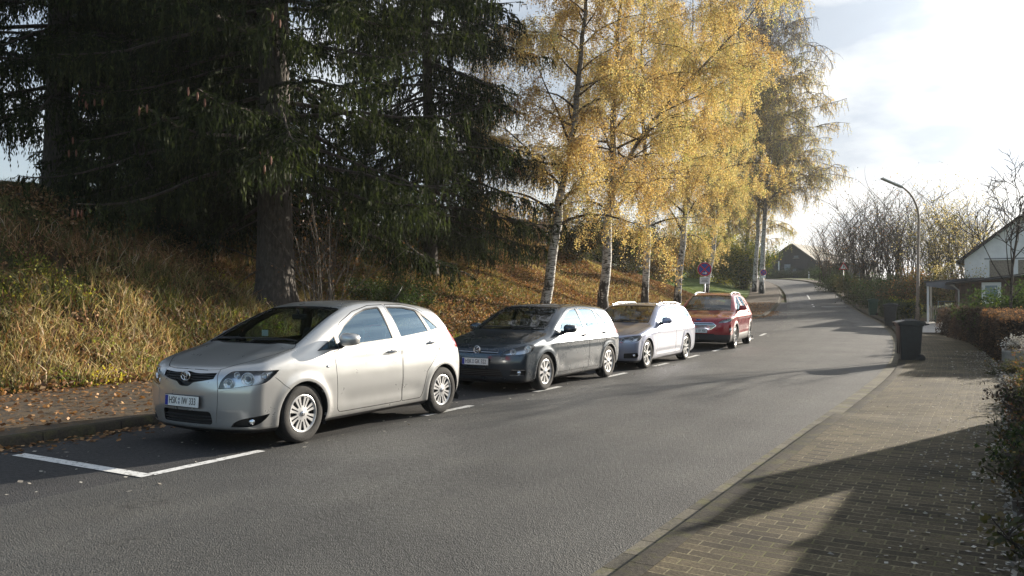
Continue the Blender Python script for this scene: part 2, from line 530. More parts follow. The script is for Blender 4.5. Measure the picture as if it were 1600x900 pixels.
def m_stone(name, c1, c2, length=0.5, moss=0.0):
    m, nt, b = new_mat(name)
    uv = coords(nt, 'UV')
    br = N(nt, 'ShaderNodeTexBrick', offset=0.0, squash=1.0)
    br.inputs['Scale'].default_value = 1.0
    br.inputs['Brick Width'].default_value = length
    br.inputs['Row Height'].default_value = 50.0
    br.inputs['Mortar Size'].default_value = 0.008
    br.inputs['Mortar Smooth'].default_value = 0.2
    br.inputs['Color1'].default_value = (*c1, 1)
    br.inputs['Color2'].default_value = (*c2, 1)
    br.inputs['Mortar'].default_value = (0.022, 0.02, 0.017, 1)
    mp = N(nt, 'ShaderNodeMapping'); mp.inputs['Location'].default_value = (0.13, 25, 0)
    nt.links.new(uv, mp.inputs['Vector']); nt.links.new(mp.outputs[0], br.inputs['Vector'])
    co = coords(nt)
    n1 = N(nt, 'ShaderNodeTexNoise', Scale=38.0, Detail=6.0, Roughness=0.7); nt.links.new(co, n1.inputs['Vector'])
    r1 = ramp(nt, [(0.3, (0.55, 0.55, 0.55)), (0.7, (1.4, 1.37, 1.3))]); nt.links.new(n1.outputs['Fac'], r1.inputs[0])
    c = mixc(nt, 1.0, br.outputs['Color'], r1.outputs[0], 'MULTIPLY')
    n3 = N(nt, 'ShaderNodeTexNoise', Scale=4.0, Detail=6.0, Roughness=0.7); nt.links.new(co, n3.inputs['Vector'])
    r3 = ramp(nt, [(0.5, (0, 0, 0)), (0.62, (moss,) * 3)]); nt.links.new(n3.outputs['Fac'], r3.inputs[0])
    c = mixc(nt, r3.outputs[0], c, (0.17, 0.17, 0.045))
    nt.links.new(c, b.inputs['Base Color'])
    b.inputs['Roughness'].default_value = 0.95; b.inputs['Specular IOR Level'].default_value = 0.15
    inv = N(nt, 'ShaderNodeMath', operation='SUBTRACT'); inv.inputs[0].default_value = 1.0; nt.links.new(br.outputs['Fac'], inv.inputs[1])
    nm = bumpnode(nt, b, inv.outputs[0], 0.6, 0.02)
    nm = bumpnode(nt, b, n1.outputs['Fac'], 0.5, 0.012, nm)
    return m
M_GUTTER = m_stone('gutter_stone', (0.15, 0.138, 0.112), (0.085, 0.08, 0.068), 0.33, 0.35)
M_KERB = m_stone('kerb_stone', (0.075, 0.066, 0.054), (0.048, 0.044, 0.038), 1.0, 0.25)
M_KERB2 = m_stone('kerb_stone_left', (0.060, 0.052, 0.042), (0.042, 0.038, 0.032), 1.0, 0.2)

def m_soil():
    m, nt, b = new_mat('soil_and_litter')
    co = coords(nt)
    n1 = N(nt, 'ShaderNodeTexNoise', Scale=9.0, Detail=8.0, Roughness=0.75); nt.links.new(co, n1.inputs['Vector'])
    r1 = ramp(nt, [(0.3, (0.022, 0.016, 0.010)), (0.5, (0.07, 0.045, 0.022)), (0.66, (0.15, 0.09, 0.04)), (0.8, (0.24, 0.15, 0.07))]); nt.links.new(n1.outputs['Fac'], r1.inputs[0])
    n2 = N(nt, 'ShaderNodeTexNoise', Scale=0.35, Detail=5.0, Roughness=0.6); nt.links.new(co, n2.inputs['Vector'])
    r2 = ramp(nt, [(0.44, (0, 0, 0)), (0.58, (1, 1, 1))]); nt.links.new(n2.outputs['Fac'], r2.inputs[0])
    n3 = N(nt, 'ShaderNodeTexNoise', Scale=18.0, Detail=6.0, Roughness=0.7); nt.links.new(co, n3.inputs['Vector'])
    r3 = ramp(nt, [(0.3, (0.02, 0.028, 0.008)), (0.7, (0.10, 0.12, 0.035))]); nt.links.new(n3.outputs['Fac'], r3.inputs[0])
    c = mixc(nt, r2.outputs[0], r1.outputs[0], r3.outputs[0])
    # attribute 'lawn' : mown grass
    at = N(nt, 'ShaderNodeAttribute', attribute_name='lawn')
    r4 = ramp(nt, [(0.25, (0.045, 0.085, 0.016)), (0.75, (0.11, 0.17, 0.035))]); nt.links.new(n3.outputs['Fac'], r4.inputs[0])
    c = mixc(nt, at.outputs['Fac'], c, r4.outputs[0])
    nt.links.new(c, b.inputs['Base Color'])
    b.inputs['Roughness'].default_value = 0.95
    b.inputs['Specular IOR Level'].default_value = 0.15
    nm = bumpnode(nt, b, n1.outputs['Fac'], 1.0, 0.08)
    return m
M_SOIL = m_soil()

# terrain sheet -------------------------------------------------------------
def graded(a, b, lo, hi, fine, grow=1.12):
    """axis with fine steps in [lo,hi] and growing steps out to a and b"""
    mid = list(np.arange(lo, hi, fine))
    l, st, x = [], fine, lo
    while x > a:
        st *= grow; x -= st; l.append(x)
    r, st, x = [], fine, mid[-1]
    while x < b:
        st *= grow; x += st; r.append(x)
    return np.array(l[::-1] + mid + r)
gx = graded(-900, 900, -26, 50, 0.6)
gy = graded(-120, 1400, -8, 140, 0.6)
GX, GY = np.meshgrid(gx, gy, indexing='ij')
GZ = ground_z(GX, GY)
rad = np.hypot(GX, GY)
GZ = GZ + smooth(rad, 170, 700) * 3 - smooth(rad, 150, 190) * 1.5 * (GX > 20) + np.sin(GX / 90.0) * 2 * smooth(rad, 200, 500)
nx_, ny_ = len(gx), len(gy)
idx = np.arange(nx_ * ny_).reshape(nx_, ny_)
F = np.stack([idx[:-1, :-1], idx[1:, :-1], idx[1:, 1:], idx[:-1, 1:]], -1).reshape(-1, 4)
me = np_mesh('ground', np.stack([GX, GY, GZ], -1).reshape(-1, 3), F, M_SOIL, smooth=True)
_S, _U = su(np.stack([GX.ravel(), GY.ravel()], 1))
_Y = GY.ravel()
lawn = (smooth(_U, 19.5, 21.0) * (1 - smooth(_Y, 34, 40)) + smooth(_Y, 52, 60) * smooth(_U, bank_u(_S) - .1, bank_u(_S) + .4) + smooth(rad.ravel(), 150, 170) + smooth(-_U, 2.5, 5) * .75)
att = me.attributes.new('lawn', 'FLOAT', 'POINT'); att.data.foreach_set('value', np.clip(lawn, 0, 1).astype(np.float32))
meta(link_mesh('ground', me), kind='structure', label='autumn ground rising in a bank left of the road')

# ribbons along the road ------------------------------------------------------
def ribbon(name, mat, s0, s1, prof, step=0.5, label=None, kind='structure', jitter=0.0):
    """prof: list of (u or callable(s), dz) from right to left; a closed strip of quads"""
    ss = np.arange(s0, s1, step); ss = np.append(ss, s1)
    cols = []; uvs = []
    for u, dz in prof:
        uu = u(ss) if callable(u) else np.full(len(ss), float(u))
        d = dz(ss) if callable(dz) else np.full(len(ss), float(dz))
        p = rp(ss, uu); p[:, 2] += d
        cols.append(p); uvs.append(np.stack([ss, uu + d], 1))
    V = np.stack(cols, 1); UV = np.stack(uvs, 1)
    n, k = V.shape[:2]
    idx = np.arange(n * k).reshape(n, k)
    F = np.stack([idx[:-1, :-1], idx[1:, :-1], idx[1:, 1:], idx[:-1, 1:]], -1).reshape(-1, 4)
    me = np_mesh(name, V.reshape(-1, 3), F, mat, uv=UV.reshape(-1, 2))
    o = link_mesh(name, me)
    meta(o, label=label, kind=kind)
    return o
S_A = s_at_y(5.0)            # photo bottom
S_DROP0, S_DROP1 = s_at_y(10.9), s_at_y(19.5)      # lowered kerb in front of the near drive
S_D20, S_D21 = s_at_y(25.5), s_at_y(34)            # second lowered stretch (gate)
def kerb_h(s):
    h = 0.115 - 0.09 * smooth(s, S_DROP0, S_DROP0 + .6) * (1 - smooth(s, S_DROP1, S_DROP1 + 1.2))
    return h
lane_l = lambda s: np.minimum(4.80, kerb_u(s) - 0.28)
ribbon('road', M_ROAD, 0, SMAX, [(0.0, 0.0), (1.2, 0.012), (2.6, 0.02), (3.9, 0.012), (lane_l, 0.0)], label='grey asphalt road curving uphill to the left')
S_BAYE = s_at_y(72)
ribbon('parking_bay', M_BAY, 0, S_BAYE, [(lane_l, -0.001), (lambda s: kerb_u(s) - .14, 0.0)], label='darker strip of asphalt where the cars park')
ribbon('gutter_strip', M_GUTTER, 0, SMAX - 20, [(-0.17, 0.004), (0.05, 0.006)])
ribbon('right_kerb', M_KERB, 0, SMAX - 20, [(-0.34, lambda s: kerb_h(s) - .0), (-0.19, kerb_h), (-0.172, lambda s: kerb_h(s) - .012), (-0.17, 0.0)])
ribbon('right_pavement', M_PAVE, 0, s_at_y(66), [(-2.16, lambda s: kerb_h(s) * .3 + 0.062), (-1.2, lambda s: kerb_h(s) * .3 + 0.058), (-0.7, lambda s: kerb_h(s) * .6 + 0.03), (-0.338, lambda s: kerb_h(s) - .003)], label='brown block paving of the right hand pavement')
ribbon('far_right_pavement', M_WALK, s_at_y(66), SMAX - 20, [(-1.6, 0.09), (-0.338, 0.09)])
ribbon('edging_stones', M_KERB, 0, s_at_y(17.9), [(-2.28, .05), (-2.275, 0.125), (-2.165, 0.125), (-2.16, 0.07)])
ribbon('left_gutter', M_KERB2, 0, s_at_y(120), [(lambda s: kerb_u(s) - .14, 0.001), (lambda s: kerb_u(s), 0.004)])
ribbon('left_kerb', M_KERB2, 0, s_at_y(120), [(lambda s: kerb_u(s), 0.0), (lambda s: kerb_u(s) + .012, 0.11), (lambda s: kerb_u(s) + .14, 0.118)])
ribbon('left_pavement', M_WALK, 0, s_at_y(120), [(lambda s: kerb_u(s) + .14, 0.114), (lambda s: (kerb_u(s) + bank_u(s)) / 2, 0.125), (lambda s: bank_u(s) + .25, 0.14)], label='asphalt pavement under brown leaves beside the bank')
ribbon('garden_strip', M_SOIL, 0, s_at_y(17.9), [(-3.2, .10), (-2.28, .085)])

# painted markings: thin sheets --------------------------------------------------
def dash(name, s0, s1, u0, u1, label, group=None, dz=0.006, curve=True):
    n = max(2, int((s1 - s0) / .6) + 1)
    ss = np.linspace(s0, s1, n)
    prof = [(u0, dz + 0.0), (u1, dz + 0.0)]
    V = np.stack([rp(ss, u0 + 0 * ss, dz), rp(ss, u1 + 0 * ss, dz)], 1)
    if u0 < 4.8:   # follow the road's crown
        pass
    idx = np.arange(n * 2).reshape(n, 2)
    F = np.stack([idx[:-1, :-1], idx[1:, :-1], idx[1:, 1:], idx[:-1, 1:]], -1).reshape(-1, 4)
    o = link_mesh(name, np_mesh(name, V.reshape(-1, 3), F, M_PAINT))
    return meta(o, label, 'road marking', group, kind='structure')
def gpx(px, py):
    """point of the ground seen at photo pixel (px, py)"""
    z = 0.0
    for _ in range(25):
        d = (CAMH - z) * FPX / max(py - HOR, -500) if py - HOR > 3 else 80.0
        d = min(max(d, 3), 130)
        x = (px - 800) / FPX * d
        s, u = su([[x, d]])
        z = 0.5 * z + 0.5 * float(np.interp(s[0], SS, ZS))
    return x, d, float(s[0]), float(u[0])
_d = [(240, 742, 413, 705), (668, 650.5, 756, 635.5), (849, 613.5, 896, 605.5), (959, 590, 995, 583.5), (1033, 573, 1059, 568), (1088, 560, 1110, 555.5),
      (1129, 549.5, 1147, 545), (1161, 539, 1175, 535.5), (1184, 532, 1195, 529), (1203, 525, 1211, 521.5)]
for i, (a, b_, c, d_) in enumerate(_d):
    s0, u0 = gpx(a, b_)[2:]; s1, u1 = gpx(c, d_)[2:]
    um = (u0 + u1) / 2
    lab = 'long white line at the near end of the parking bay' if i == 0 else ('white dash beside the rear wheel of the silver hatchback' if i == 1 else 'short white dash of the parking bay edge, number varies along the row of cars')
    um = 4.80 + 0.02 * (i % 3)
    dash('bay_line', s0, max(s1, s0 + .8), um - .06, um + .06, 'white line at the near end of the bay, in front of the silver hatchback' if i == 0 else 'white dash marking the outer edge of the parking bay', None if i == 0 else 'dashes along the parking bay')
# cross line that closes the bay
x0, y0, sA, uA = gpx(45, 708); x1, y1, sB, uB = gpx(240, 742)
dash('bay_end_line', sB - .13, sB + 0.01, 4.76, 6.86, 'white line across the near end of the parking bay')
sC = s_at_y(47.2)
dash('bay_far_line', sC, sC + .12, 4.8, 7.1, 'thin white line across the far end of the bay')
sD = s_at_y(63)
dash('stop_line', sD + 3.5, sD + 3.75, 0.35, 2.2, 'white line across half of the far road', dz=.026)
dash('far_cross_line', s_at_y(58), s_at_y(58) + .12, 3.2, 5.3, 'thin white line across the left lane far up the road', dz=.026)
for y0_, L in ((66, 1.2), (68.6, 1.2), (76, 6.0)):
    dash('centre_line', s_at_y(y0_), s_at_y(y0_) + L, 2.72, 2.86, 'white centre dash on the far road', 'far centre dashes', dz=.027)
# far patch of lighter asphalt
M_PATCH = m_asphalt('asphalt_patch', (0.075, 0.075, 0.075), (0.04, 0.04, 0.04))
ribbon('road_patch', M_PATCH, s_at_y(64), s_at_y(86), [(2.9, 0.0155 + .004), (3.9, 0.016), (4.6, 0.007)], kind='structure', label='paler repaired strip on the far road')
# ================================================================== CAR LIBRARY
def pchip(pts):
    """monotone cubic through (x, y) points -> vector function"""
    P = np.array(pts, float); x, y = P[:, 0], P[:, 1]
    h = np.diff(x); d = np.diff(y) / h
    m = np.zeros(len(x))
    m[0], m[-1] = d[0], d[-1]
    for i in range(1, len(x) - 1):
        if d[i - 1] * d[i] > 0:
            w1, w2 = 2 * h[i] + h[i - 1], h[i] + 2 * h[i - 1]
            m[i] = (w1 + w2) / (w1 / d[i - 1] + w2 / d[i])
    def f(q):
        q = np.asarray(q, float)
        i = np.clip(np.searchsorted(x, q) - 1, 0, len(x) - 2)
        t = (q - x[i]) / h[i]
        tc = np.clip(t, 0, 1)
        v = (1 + 2 * tc) * (1 - tc) ** 2 * y[i] + tc * (1 - tc) ** 2 * h[i] * m[i] + tc ** 2 * (3 - 2 * tc) * y[i + 1] + tc ** 2 * (tc - 1) * h[i] * m[i + 1]
        v = v + np.where(t < 0, t * h[i] * m[i], 0) + np.where(t > 1, (t - 1) * h[i] * m[i + 1], 0)
        return v
    return f

def spl(pts, n=8, closed=True, keep=()):
    """smooth outline; indices in keep stay sharp corners"""
    P = [np.array(p, float) for p in pts]; N_ = len(P); out = []
    for i in range(N_ if closed else N_ - 1):
        p1, p2 = P[i], P[(i + 1) % N_]
        p0 = P[(i - 1) % N_] if (closed or i > 0) else p1
        p3 = P[(i + 2) % N_] if (closed or i < N_ - 2) else p2
        m1 = (p2 - p0) * .5; m2 = (p3 - p1) * .5
        L = np.linalg.norm(p2 - p1)
        if i in keep: m1 = (p2 - p1)
        if (i + 1) % N_ in keep: m2 = (p2 - p1)
        for m in (m1, m2):
            l = np.linalg.norm(m)
            if l > L: m *= L / l
        for t in np.linspace(0, 1, n, endpoint=False):
            out.append((2 * t ** 3 - 3 * t ** 2 + 1) * p1 + (t ** 3 - 2 * t ** 2 + t) * m1 + (-2 * t ** 3 + 3 * t ** 2) * p2 + (t ** 3 - t ** 2) * m2)
    if not closed: out.append(P[-1])
    return [tuple(p) for p in out]

def rounded(pts, r=0.03, n=4):
    """polygon with rounded corners"""
    out = []; m = len(pts)
    for i in range(m):
        p = np.array(pts[i], float); a = np.array(pts[i - 1], float) - p; b = np.array(pts[(i + 1) % m], float) - p
        la, lb = np.linalg.norm(a), np.linalg.norm(b)
        rr = min(r, la * .45, lb * .45)
        pa, pb = p + a / la * rr, p + b / lb * rr
        for t in np.linspace(0, 1, n + 1):
            out.append(tuple((1 - t) ** 2 * pa + 2 * t * (1 - t) * p + t * t * pb))
    return out

def inset(poly, d):
    P = np.array(poly, float)
    Q0 = P
    area = 0.5 * np.sum(P[:, 0] * np.roll(P[:, 1], -1) - np.roll(P[:, 0], -1) * P[:, 1])
    sgn = 1 if area > 0 else -1
    e1 = P - np.roll(P, 1, 0); e2 = np.roll(P, -1, 0) - P
    e1 /= np.linalg.norm(e1, axis=1)[:, None] + 1e-9; e2 /= np.linalg.norm(e2, axis=1)[:, None] + 1e-9
    n1 = np.stack([-e1[:, 1], e1[:, 0]], 1) * sgn; n2 = np.stack([-e2[:, 1], e2[:, 0]], 1) * sgn
    nn = n1 + n2; l = np.linalg.norm(nn, axis=1)[:, None]; nn /= l + 1e-9
    k = np.clip(1 / np.clip((nn * n1).sum(1), .5, 1), 1, 2)[:, None]
    Q = P + nn * k * d
    for _ in range(12):                      # drop folds at tight corners
        n_ = len(Q)
        e0 = np.roll(P, -1, 0) - P; eq = np.roll(Q, -1, 0) - Q
        bad = np.where((e0 * eq).sum(1) <= 0)[0]
        if not len(bad): break
        i = bad[0]; j = (i + 1) % n_
        # meet of the neighbouring edges
        a0, a1, b0, b1 = Q[i - 1], Q[i], Q[j], Q[(j + 1) % n_]
        da, db = a1 - a0, b1 - b0
        den = da[0] * db[1] - da[1] * db[0]
        X_ = (Q[i] + Q[j]) / 2
        if abs(den) > 1e-9:
            t = ((b0 - a0)[0] * db[1] - (b0 - a0)[1] * db[0]) / den
            Y__ = a0 + da * t
            if np.linalg.norm(Y__ - X_) < .03: X_ = Y__
        Q[i] = X_; P = P.copy(); P[i] = (P[i] + P[j]) / 2
        Q = np.delete(Q, j, 0); P = np.delete(P, j, 0)
    return [tuple(p) for p in Q]
def outward(me):
    bm = bmesh.new(); bm.from_mesh(me); v = bm.calc_volume(signed=True); bm.free()
    if v < 0: me.flip_normals()
    return me

def surface_nets(V, org, h):
    """closed quad mesh of the level set V=0 (negative inside)"""
    neg = V < 0
    nx, ny, nz = V.shape
    cn = neg[:-1, :-1, :-1].astype(np.int8)
    tot = sum(neg[a:nx - 1 + a, b:ny - 1 + b, c:nz - 1 + c].astype(np.int8) for a in (0, 1) for b in (0, 1) for c in (0, 1))
    act = (tot > 0) & (tot < 8)
    ids = -np.ones(act.shape, np.int64)
    I = np.argwhere(act); ids[act] = np.arange(len(I))
    acc = np.zeros((len(I), 3)); cnt = np.zeros(len(I))
    cor = [(a, b, c) for a in (0, 1) for b in (0, 1) for c in (0, 1)]
    for c0 in cor:
        for ax in range(3):
            if c0[ax] == 1: continue
            c1 = list(c0); c1[ax] = 1
            v0 = V[I[:, 0] + c0[0], I[:, 1] + c0[1], I[:, 2] + c0[2]]
            v1 = V[I[:, 0] + c1[0], I[:, 1] + c1[1], I[:, 2] + c1[2]]
            m = (v0 < 0) != (v1 < 0)
            t = v0 / np.where(m, v0 - v1, 1)
            p = np.zeros((len(I), 3)) + np.array(c0); p[:, ax] += t
            acc[m] += p[m]; cnt[m] += 1
    P = (I + acc / cnt[:, None]) * h + org
    quads = []
    for ax in range(3):
        o = [a for a in range(3) if a != ax]
        sl0 = [slice(None)] * 3; sl1 = [slice(None)] * 3
        sl0[ax] = slice(0, -1); sl1[ax] = slice(1, None)
        ch = neg[tuple(sl0)] != neg[tuple(sl1)]
        E = np.argwhere(ch)
        ok = (E[:, o[0]] > 0) & (E[:, o[1]] > 0) & (E[:, o[0]] < V.shape[o[0]] - 1) & (E[:, o[1]] < V.shape[o[1]] - 1)
        E = E[ok]
        d0 = neg[E[:, 0], E[:, 1], E[:, 2]]
        def cell(da, db):
            q = E.copy(); q[:, o[0]] += da; q[:, o[1]] += db
            return ids[q[:, 0], q[:, 1], q[:, 2]]
        q = np.stack([cell(-1, -1), cell(0, -1), cell(0, 0), cell(-1, 0)], 1)
        flip = d0 if ax != 1 else ~d0
        q[~flip] = q[~flip][:, ::-1]
        quads.append(q)
    return P, np.concatenate(quads)

class CarShape:
    def __init__(s, L, W, top, front, rear, side, bottom, plan, crown=0.035, bowf=0.2, bowr=0.12, k=0.06, kt=0.07,
                 wheels=(.9, 3.5), wr=.32, flare=.012, belt=0.95, h=0.026, bowp=2.6, extra=None, arch=0.36):
        s.L, s.W, s.k, s.kt, s.crown, s.bowf, s.bowr, s.h, s.bowp = L, W, k, kt, crown, bowf, bowr, h, bowp
        s.T, s.F, s.Rr, s.Wz, s.B, s.Pl = pchip(top), pchip(front), pchip(rear), pchip(side), pchip(bottom), pchip(plan)
        s.wheels, s.wr, s.flare, s.extra, s.archr = wheels, wr, flare, extra, arch
        s.cache = {}
        s.grid()
    def f(s, x, y, z):
        ay = np.sqrt(y * y + 1e-6); hw = s.W / 2
        e = 1e-3
        yn = np.clip(ay / hw, 0, 1.3)
        T = s.T(x); dT = (s.T(x + e) - s.T(x - e)) / (2 * e)
        ft = (z - T + s.crown * yn ** 2) / np.sqrt(1 + dT ** 2)
        w = s.Wz(z) - s.Pl(x)
        for wx in s.wheels:
            r = np.hypot(x - wx, z - s.wr)
            w = w + s.flare * np.exp(-((r - s.archr - .02) / .055) ** 2) * (z < 1.0)
        if s.extra: w, ft = s.extra(s, x, ay, z, w, ft)
        dW = (s.Wz(z + e) - s.Wz(z - e)) / (2 * e); dP = (s.Pl(x + e) - s.Pl(x - e)) / (2 * e)
        fs = (ay - w) / np.sqrt(1 + dW ** 2 + dP ** 2)
        dF = (s.F(z + e) - s.F(z - e)) / (2 * e); dB = s.bowf * s.bowp * yn ** (s.bowp - 1) / hw
        ff = (s.F(z) + s.bowf * yn ** s.bowp - x) / np.sqrt(1 + dF ** 2 + dB ** 2)
        dR = (s.Rr(z + e) - s.Rr(z - e)) / (2 * e); dB2 = s.bowr * s.bowp * yn ** (s.bowp - 1) / hw
        fr = (x - s.Rr(z) + s.bowr * yn ** s.bowp) / np.sqrt(1 + dR ** 2 + dB2 ** 2)
        fb = s.B(x) - z
        def smax(a, b, k):
            hh = np.clip(1 - np.abs(a - b) / k, 0, 1)
            return np.maximum(a, b) + hh * hh * k * .25
        g = smax(ft, fs, s.kt)
        g = smax(g, ff, s.k)
        g = smax(g, fr, s.k)
        g = smax(g, fb, 0.04)
        return g
    def grid(s):
        h = s.h
        s.org = np.array([-.12, -s.W / 2 - .12 + 0.0031, .05])
        n = [int((s.L + .24) / h) + 1, int((s.W + .24) / h) + 1, int(1.75 / h) + 1]
        ax = [s.org[i] + h * np.arange(n[i]) for i in range(3)]
        X, Y, Z = np.meshgrid(*ax, indexing='ij')
        s.V = s.f(X, Y, Z)
    def grad(s, P):
        e = 2e-3
        x, y, z = P.T
        g = np.stack([s.f(x + e, y, z) - s.f(x - e, y, z), s.f(x, y + e, z) - s.f(x, y - e, z), s.f(x, y, z + e) - s.f(x, y, z - e)], 1) / (2 * e)
        return g
    def iso(s, lv):
        """mesh of f = lv"""
        if lv in s.cache: return s.cache[lv]
        P, Q = surface_nets(s.V - lv, s.org, s.h)
        for _ in range(3):
            v = s.f(*P.T) - lv; g = s.grad(P)
            st = (v / np.maximum((g ** 2).sum(1), .3))[:, None] * g
            P = P - np.clip(st, -.015, .015)
        me = np_mesh('iso', P, Q)
        s.cache[lv] = me
        return me
    def shell(s, a, b):
        k = ('sh', a, b)
        if k not in s.cache: s.cache[k] = cut(s.iso(a), s.iso(b))
        return s.cache[k]
    def depth_y(s, x, z, lv=0.0):
        """|y| of the surface in side view"""
        y = np.linspace(0.2, s.W / 2 + .1, 260)
        v = s.f(np.full_like(y, x), y, np.full_like(y, z)) - lv
        k = np.where(v < 0)[0]
        return float(y[k[-1]]) if len(k) else s.W / 2
    def hit(s, p, d, lv=0.0):
        """first surface point from p along d"""
        p = np.array(p, float); d = np.array(d, float); d /= np.linalg.norm(d)
        t = np.linspace(0, 2.5, 1600)
        q = p + t[:, None] * d
        v = s.f(*q.T) - lv
        k = np.argmax(v < 0)
        P = q[k]
        g = s.grad(P[None])[0]
        return Vector(P), Vector(g / np.linalg.norm(g))

_tmpA = bpy.data.objects.new('tmpA', bpy.data.meshes.new('tmp')); COL.objects.link(_tmpA)
_tmpB = bpy.data.objects.new('tmpB', bpy.data.meshes.new('tmp')); COL.objects.link(_tmpB)
def NONMAN(*ms):
    for me in ms:
        bm = bmesh.new(); bm.from_mesh(me)
        k = sum(not e.is_manifold for e in bm.edges); bm.free()
        if k: return True
    return False
def boolean(a, b, op):
    _tmpA.data = a; _tmpB.data = b
    _tmpA.modifiers.clear()
    m = _tmpA.modifiers.new('b', 'BOOLEAN'); m.object = _tmpB; m.operation = op
    try: m.solver = 'MANIFOLD'
    except Exception: m.solver = 'EXACT'
    dg = bpy.context.evaluated_depsgraph_get(); dg.update()
    r = bpy.data.meshes.new_from_object(_tmpA.evaluated_get(dg), depsgraph=dg)
    if op == 'DIFFERENCE' and len(r.polygons) == len(a.polygons) and len(r.vertices) == len(a.vertices) and m.solver == 'MANIFOLD' and NONMAN(a, b):
        print('BOOL FALLBACK', a.name, b.name)
        m.solver = 'EXACT'
        dg = bpy.context.evaluated_depsgraph_get(); dg.update()
        r = bpy.data.meshes.new_from_object(_tmpA.evaluated_get(dg), depsgraph=dg)
    return r
def cut(a, b): return boolean(a, b, 'DIFFERENCE')
def keep(a, b): return boolean(a, b, 'INTERSECT')
def ysides(poly, lo, hi):
    mb = MB(); mb.prism(poly, lo, hi, 'Y'); mb.prism(poly, -hi, -lo, 'Y')
    return mb.mesh('p')
def yside(poly, lo, hi, sg=-1):
    mb = MB(); mb.prism(poly, min(lo * sg, hi * sg), max(lo * sg, hi * sg), 'Y'); return outward(mb.mesh('p'))
def frame_prism(poly, origin, ux, uy, lo, hi):
    """prism of a 2-D outline in a tilted frame; extruded along ux x uy"""
    o, ux, uy = Vector(origin), Vector(ux).normalized(), Vector(uy).normalized()
    w = ux.cross(uy)
    bm = bmesh.new()
    v0 = [bm.verts.new(o + ux * a + uy * b + w * lo) for a, b in poly]
    v1 = [bm.verts.new(o + ux * a + uy * b + w * hi) for a, b in poly]
    n = len(poly)
    bm.faces.new(v0); bm.faces.new(v1[::-1])
    for i in range(n): bm.faces.new((v0[i], v1[i], v1[(i + 1) % n], v0[(i + 1) % n]))
    bmesh.ops.recalc_face_normals(bm, faces=bm.faces)
    me = bpy.data.meshes.new('fp'); bm.to_mesh(me); bm.free()
    return outward(me)
def mirror_y(me):
    m = me.copy(); m.transform(Matrix.Diagonal((1, -1, 1, 1))); m.flip_normals(); return m
def join_me(*ms):
    bm = bmesh.new()
    for m in ms: bm.from_mesh(m)
    r = bpy.data.meshes.new('j'); bm.to_mesh(r); bm.free(); return r

def finish(shape, me, name, mat, parent, inner=None, tol=0.004, split=None):
    """link a piece of the shell with true surface normals; inner faces get the second material"""
    n = len(me.vertices)
    if n == 0: return None
    P = np.empty(n * 3, np.float32); me.vertices.foreach_get('co', P); P = P.reshape(-1, 3).astype(float)
    G = shape.grad(P); G /= np.linalg.norm(G, axis=1)[:, None] + 1e-9
    fv = shape.f(*P.T)
    np_ = len(me.polygons)
    FN = np.empty(np_ * 3, np.float32); me.polygons.foreach_get('normal', FN); FN = FN.reshape(-1, 3)
    LV = np.empty(len(me.loops), np.int32); me.loops.foreach_get('vertex_index', LV)
    LT = np.empty(np_, np.int32); me.polygons.foreach_get('loop_total', LT)
    fi = np.repeat(np.arange(np_), LT)
    LN = FN[fi].astype(float)
    dot = (LN * G[LV]).sum(1)
    use = np.abs(dot) > 0.80
    LN[use] = G[LV[use]] * np.sign(dot[use])[:, None]
    me.polygons.foreach_set('use_smooth', np.ones(np_, bool))
    me.normals_split_custom_set(LN.astype(np.float32).tolist())
    mats = [mat] if inner is None else [mat, inner]
    me.materials.clear()
    for m_ in mats: me.materials.append(m_)
    if inner is not None:
        ls = np.concatenate([[0], np.cumsum(LT)[:-1]])
        fm = np.add.reduceat(fv[LV], ls) / LT
        me.polygons.foreach_set('material_index', (fm < -0.0125).astype(np.int32))
    else:
        me.polygons.foreach_set('material_index', np.zeros(np_, np.int32))
    me.name = name
    return link_mesh(name, me, None, parent)

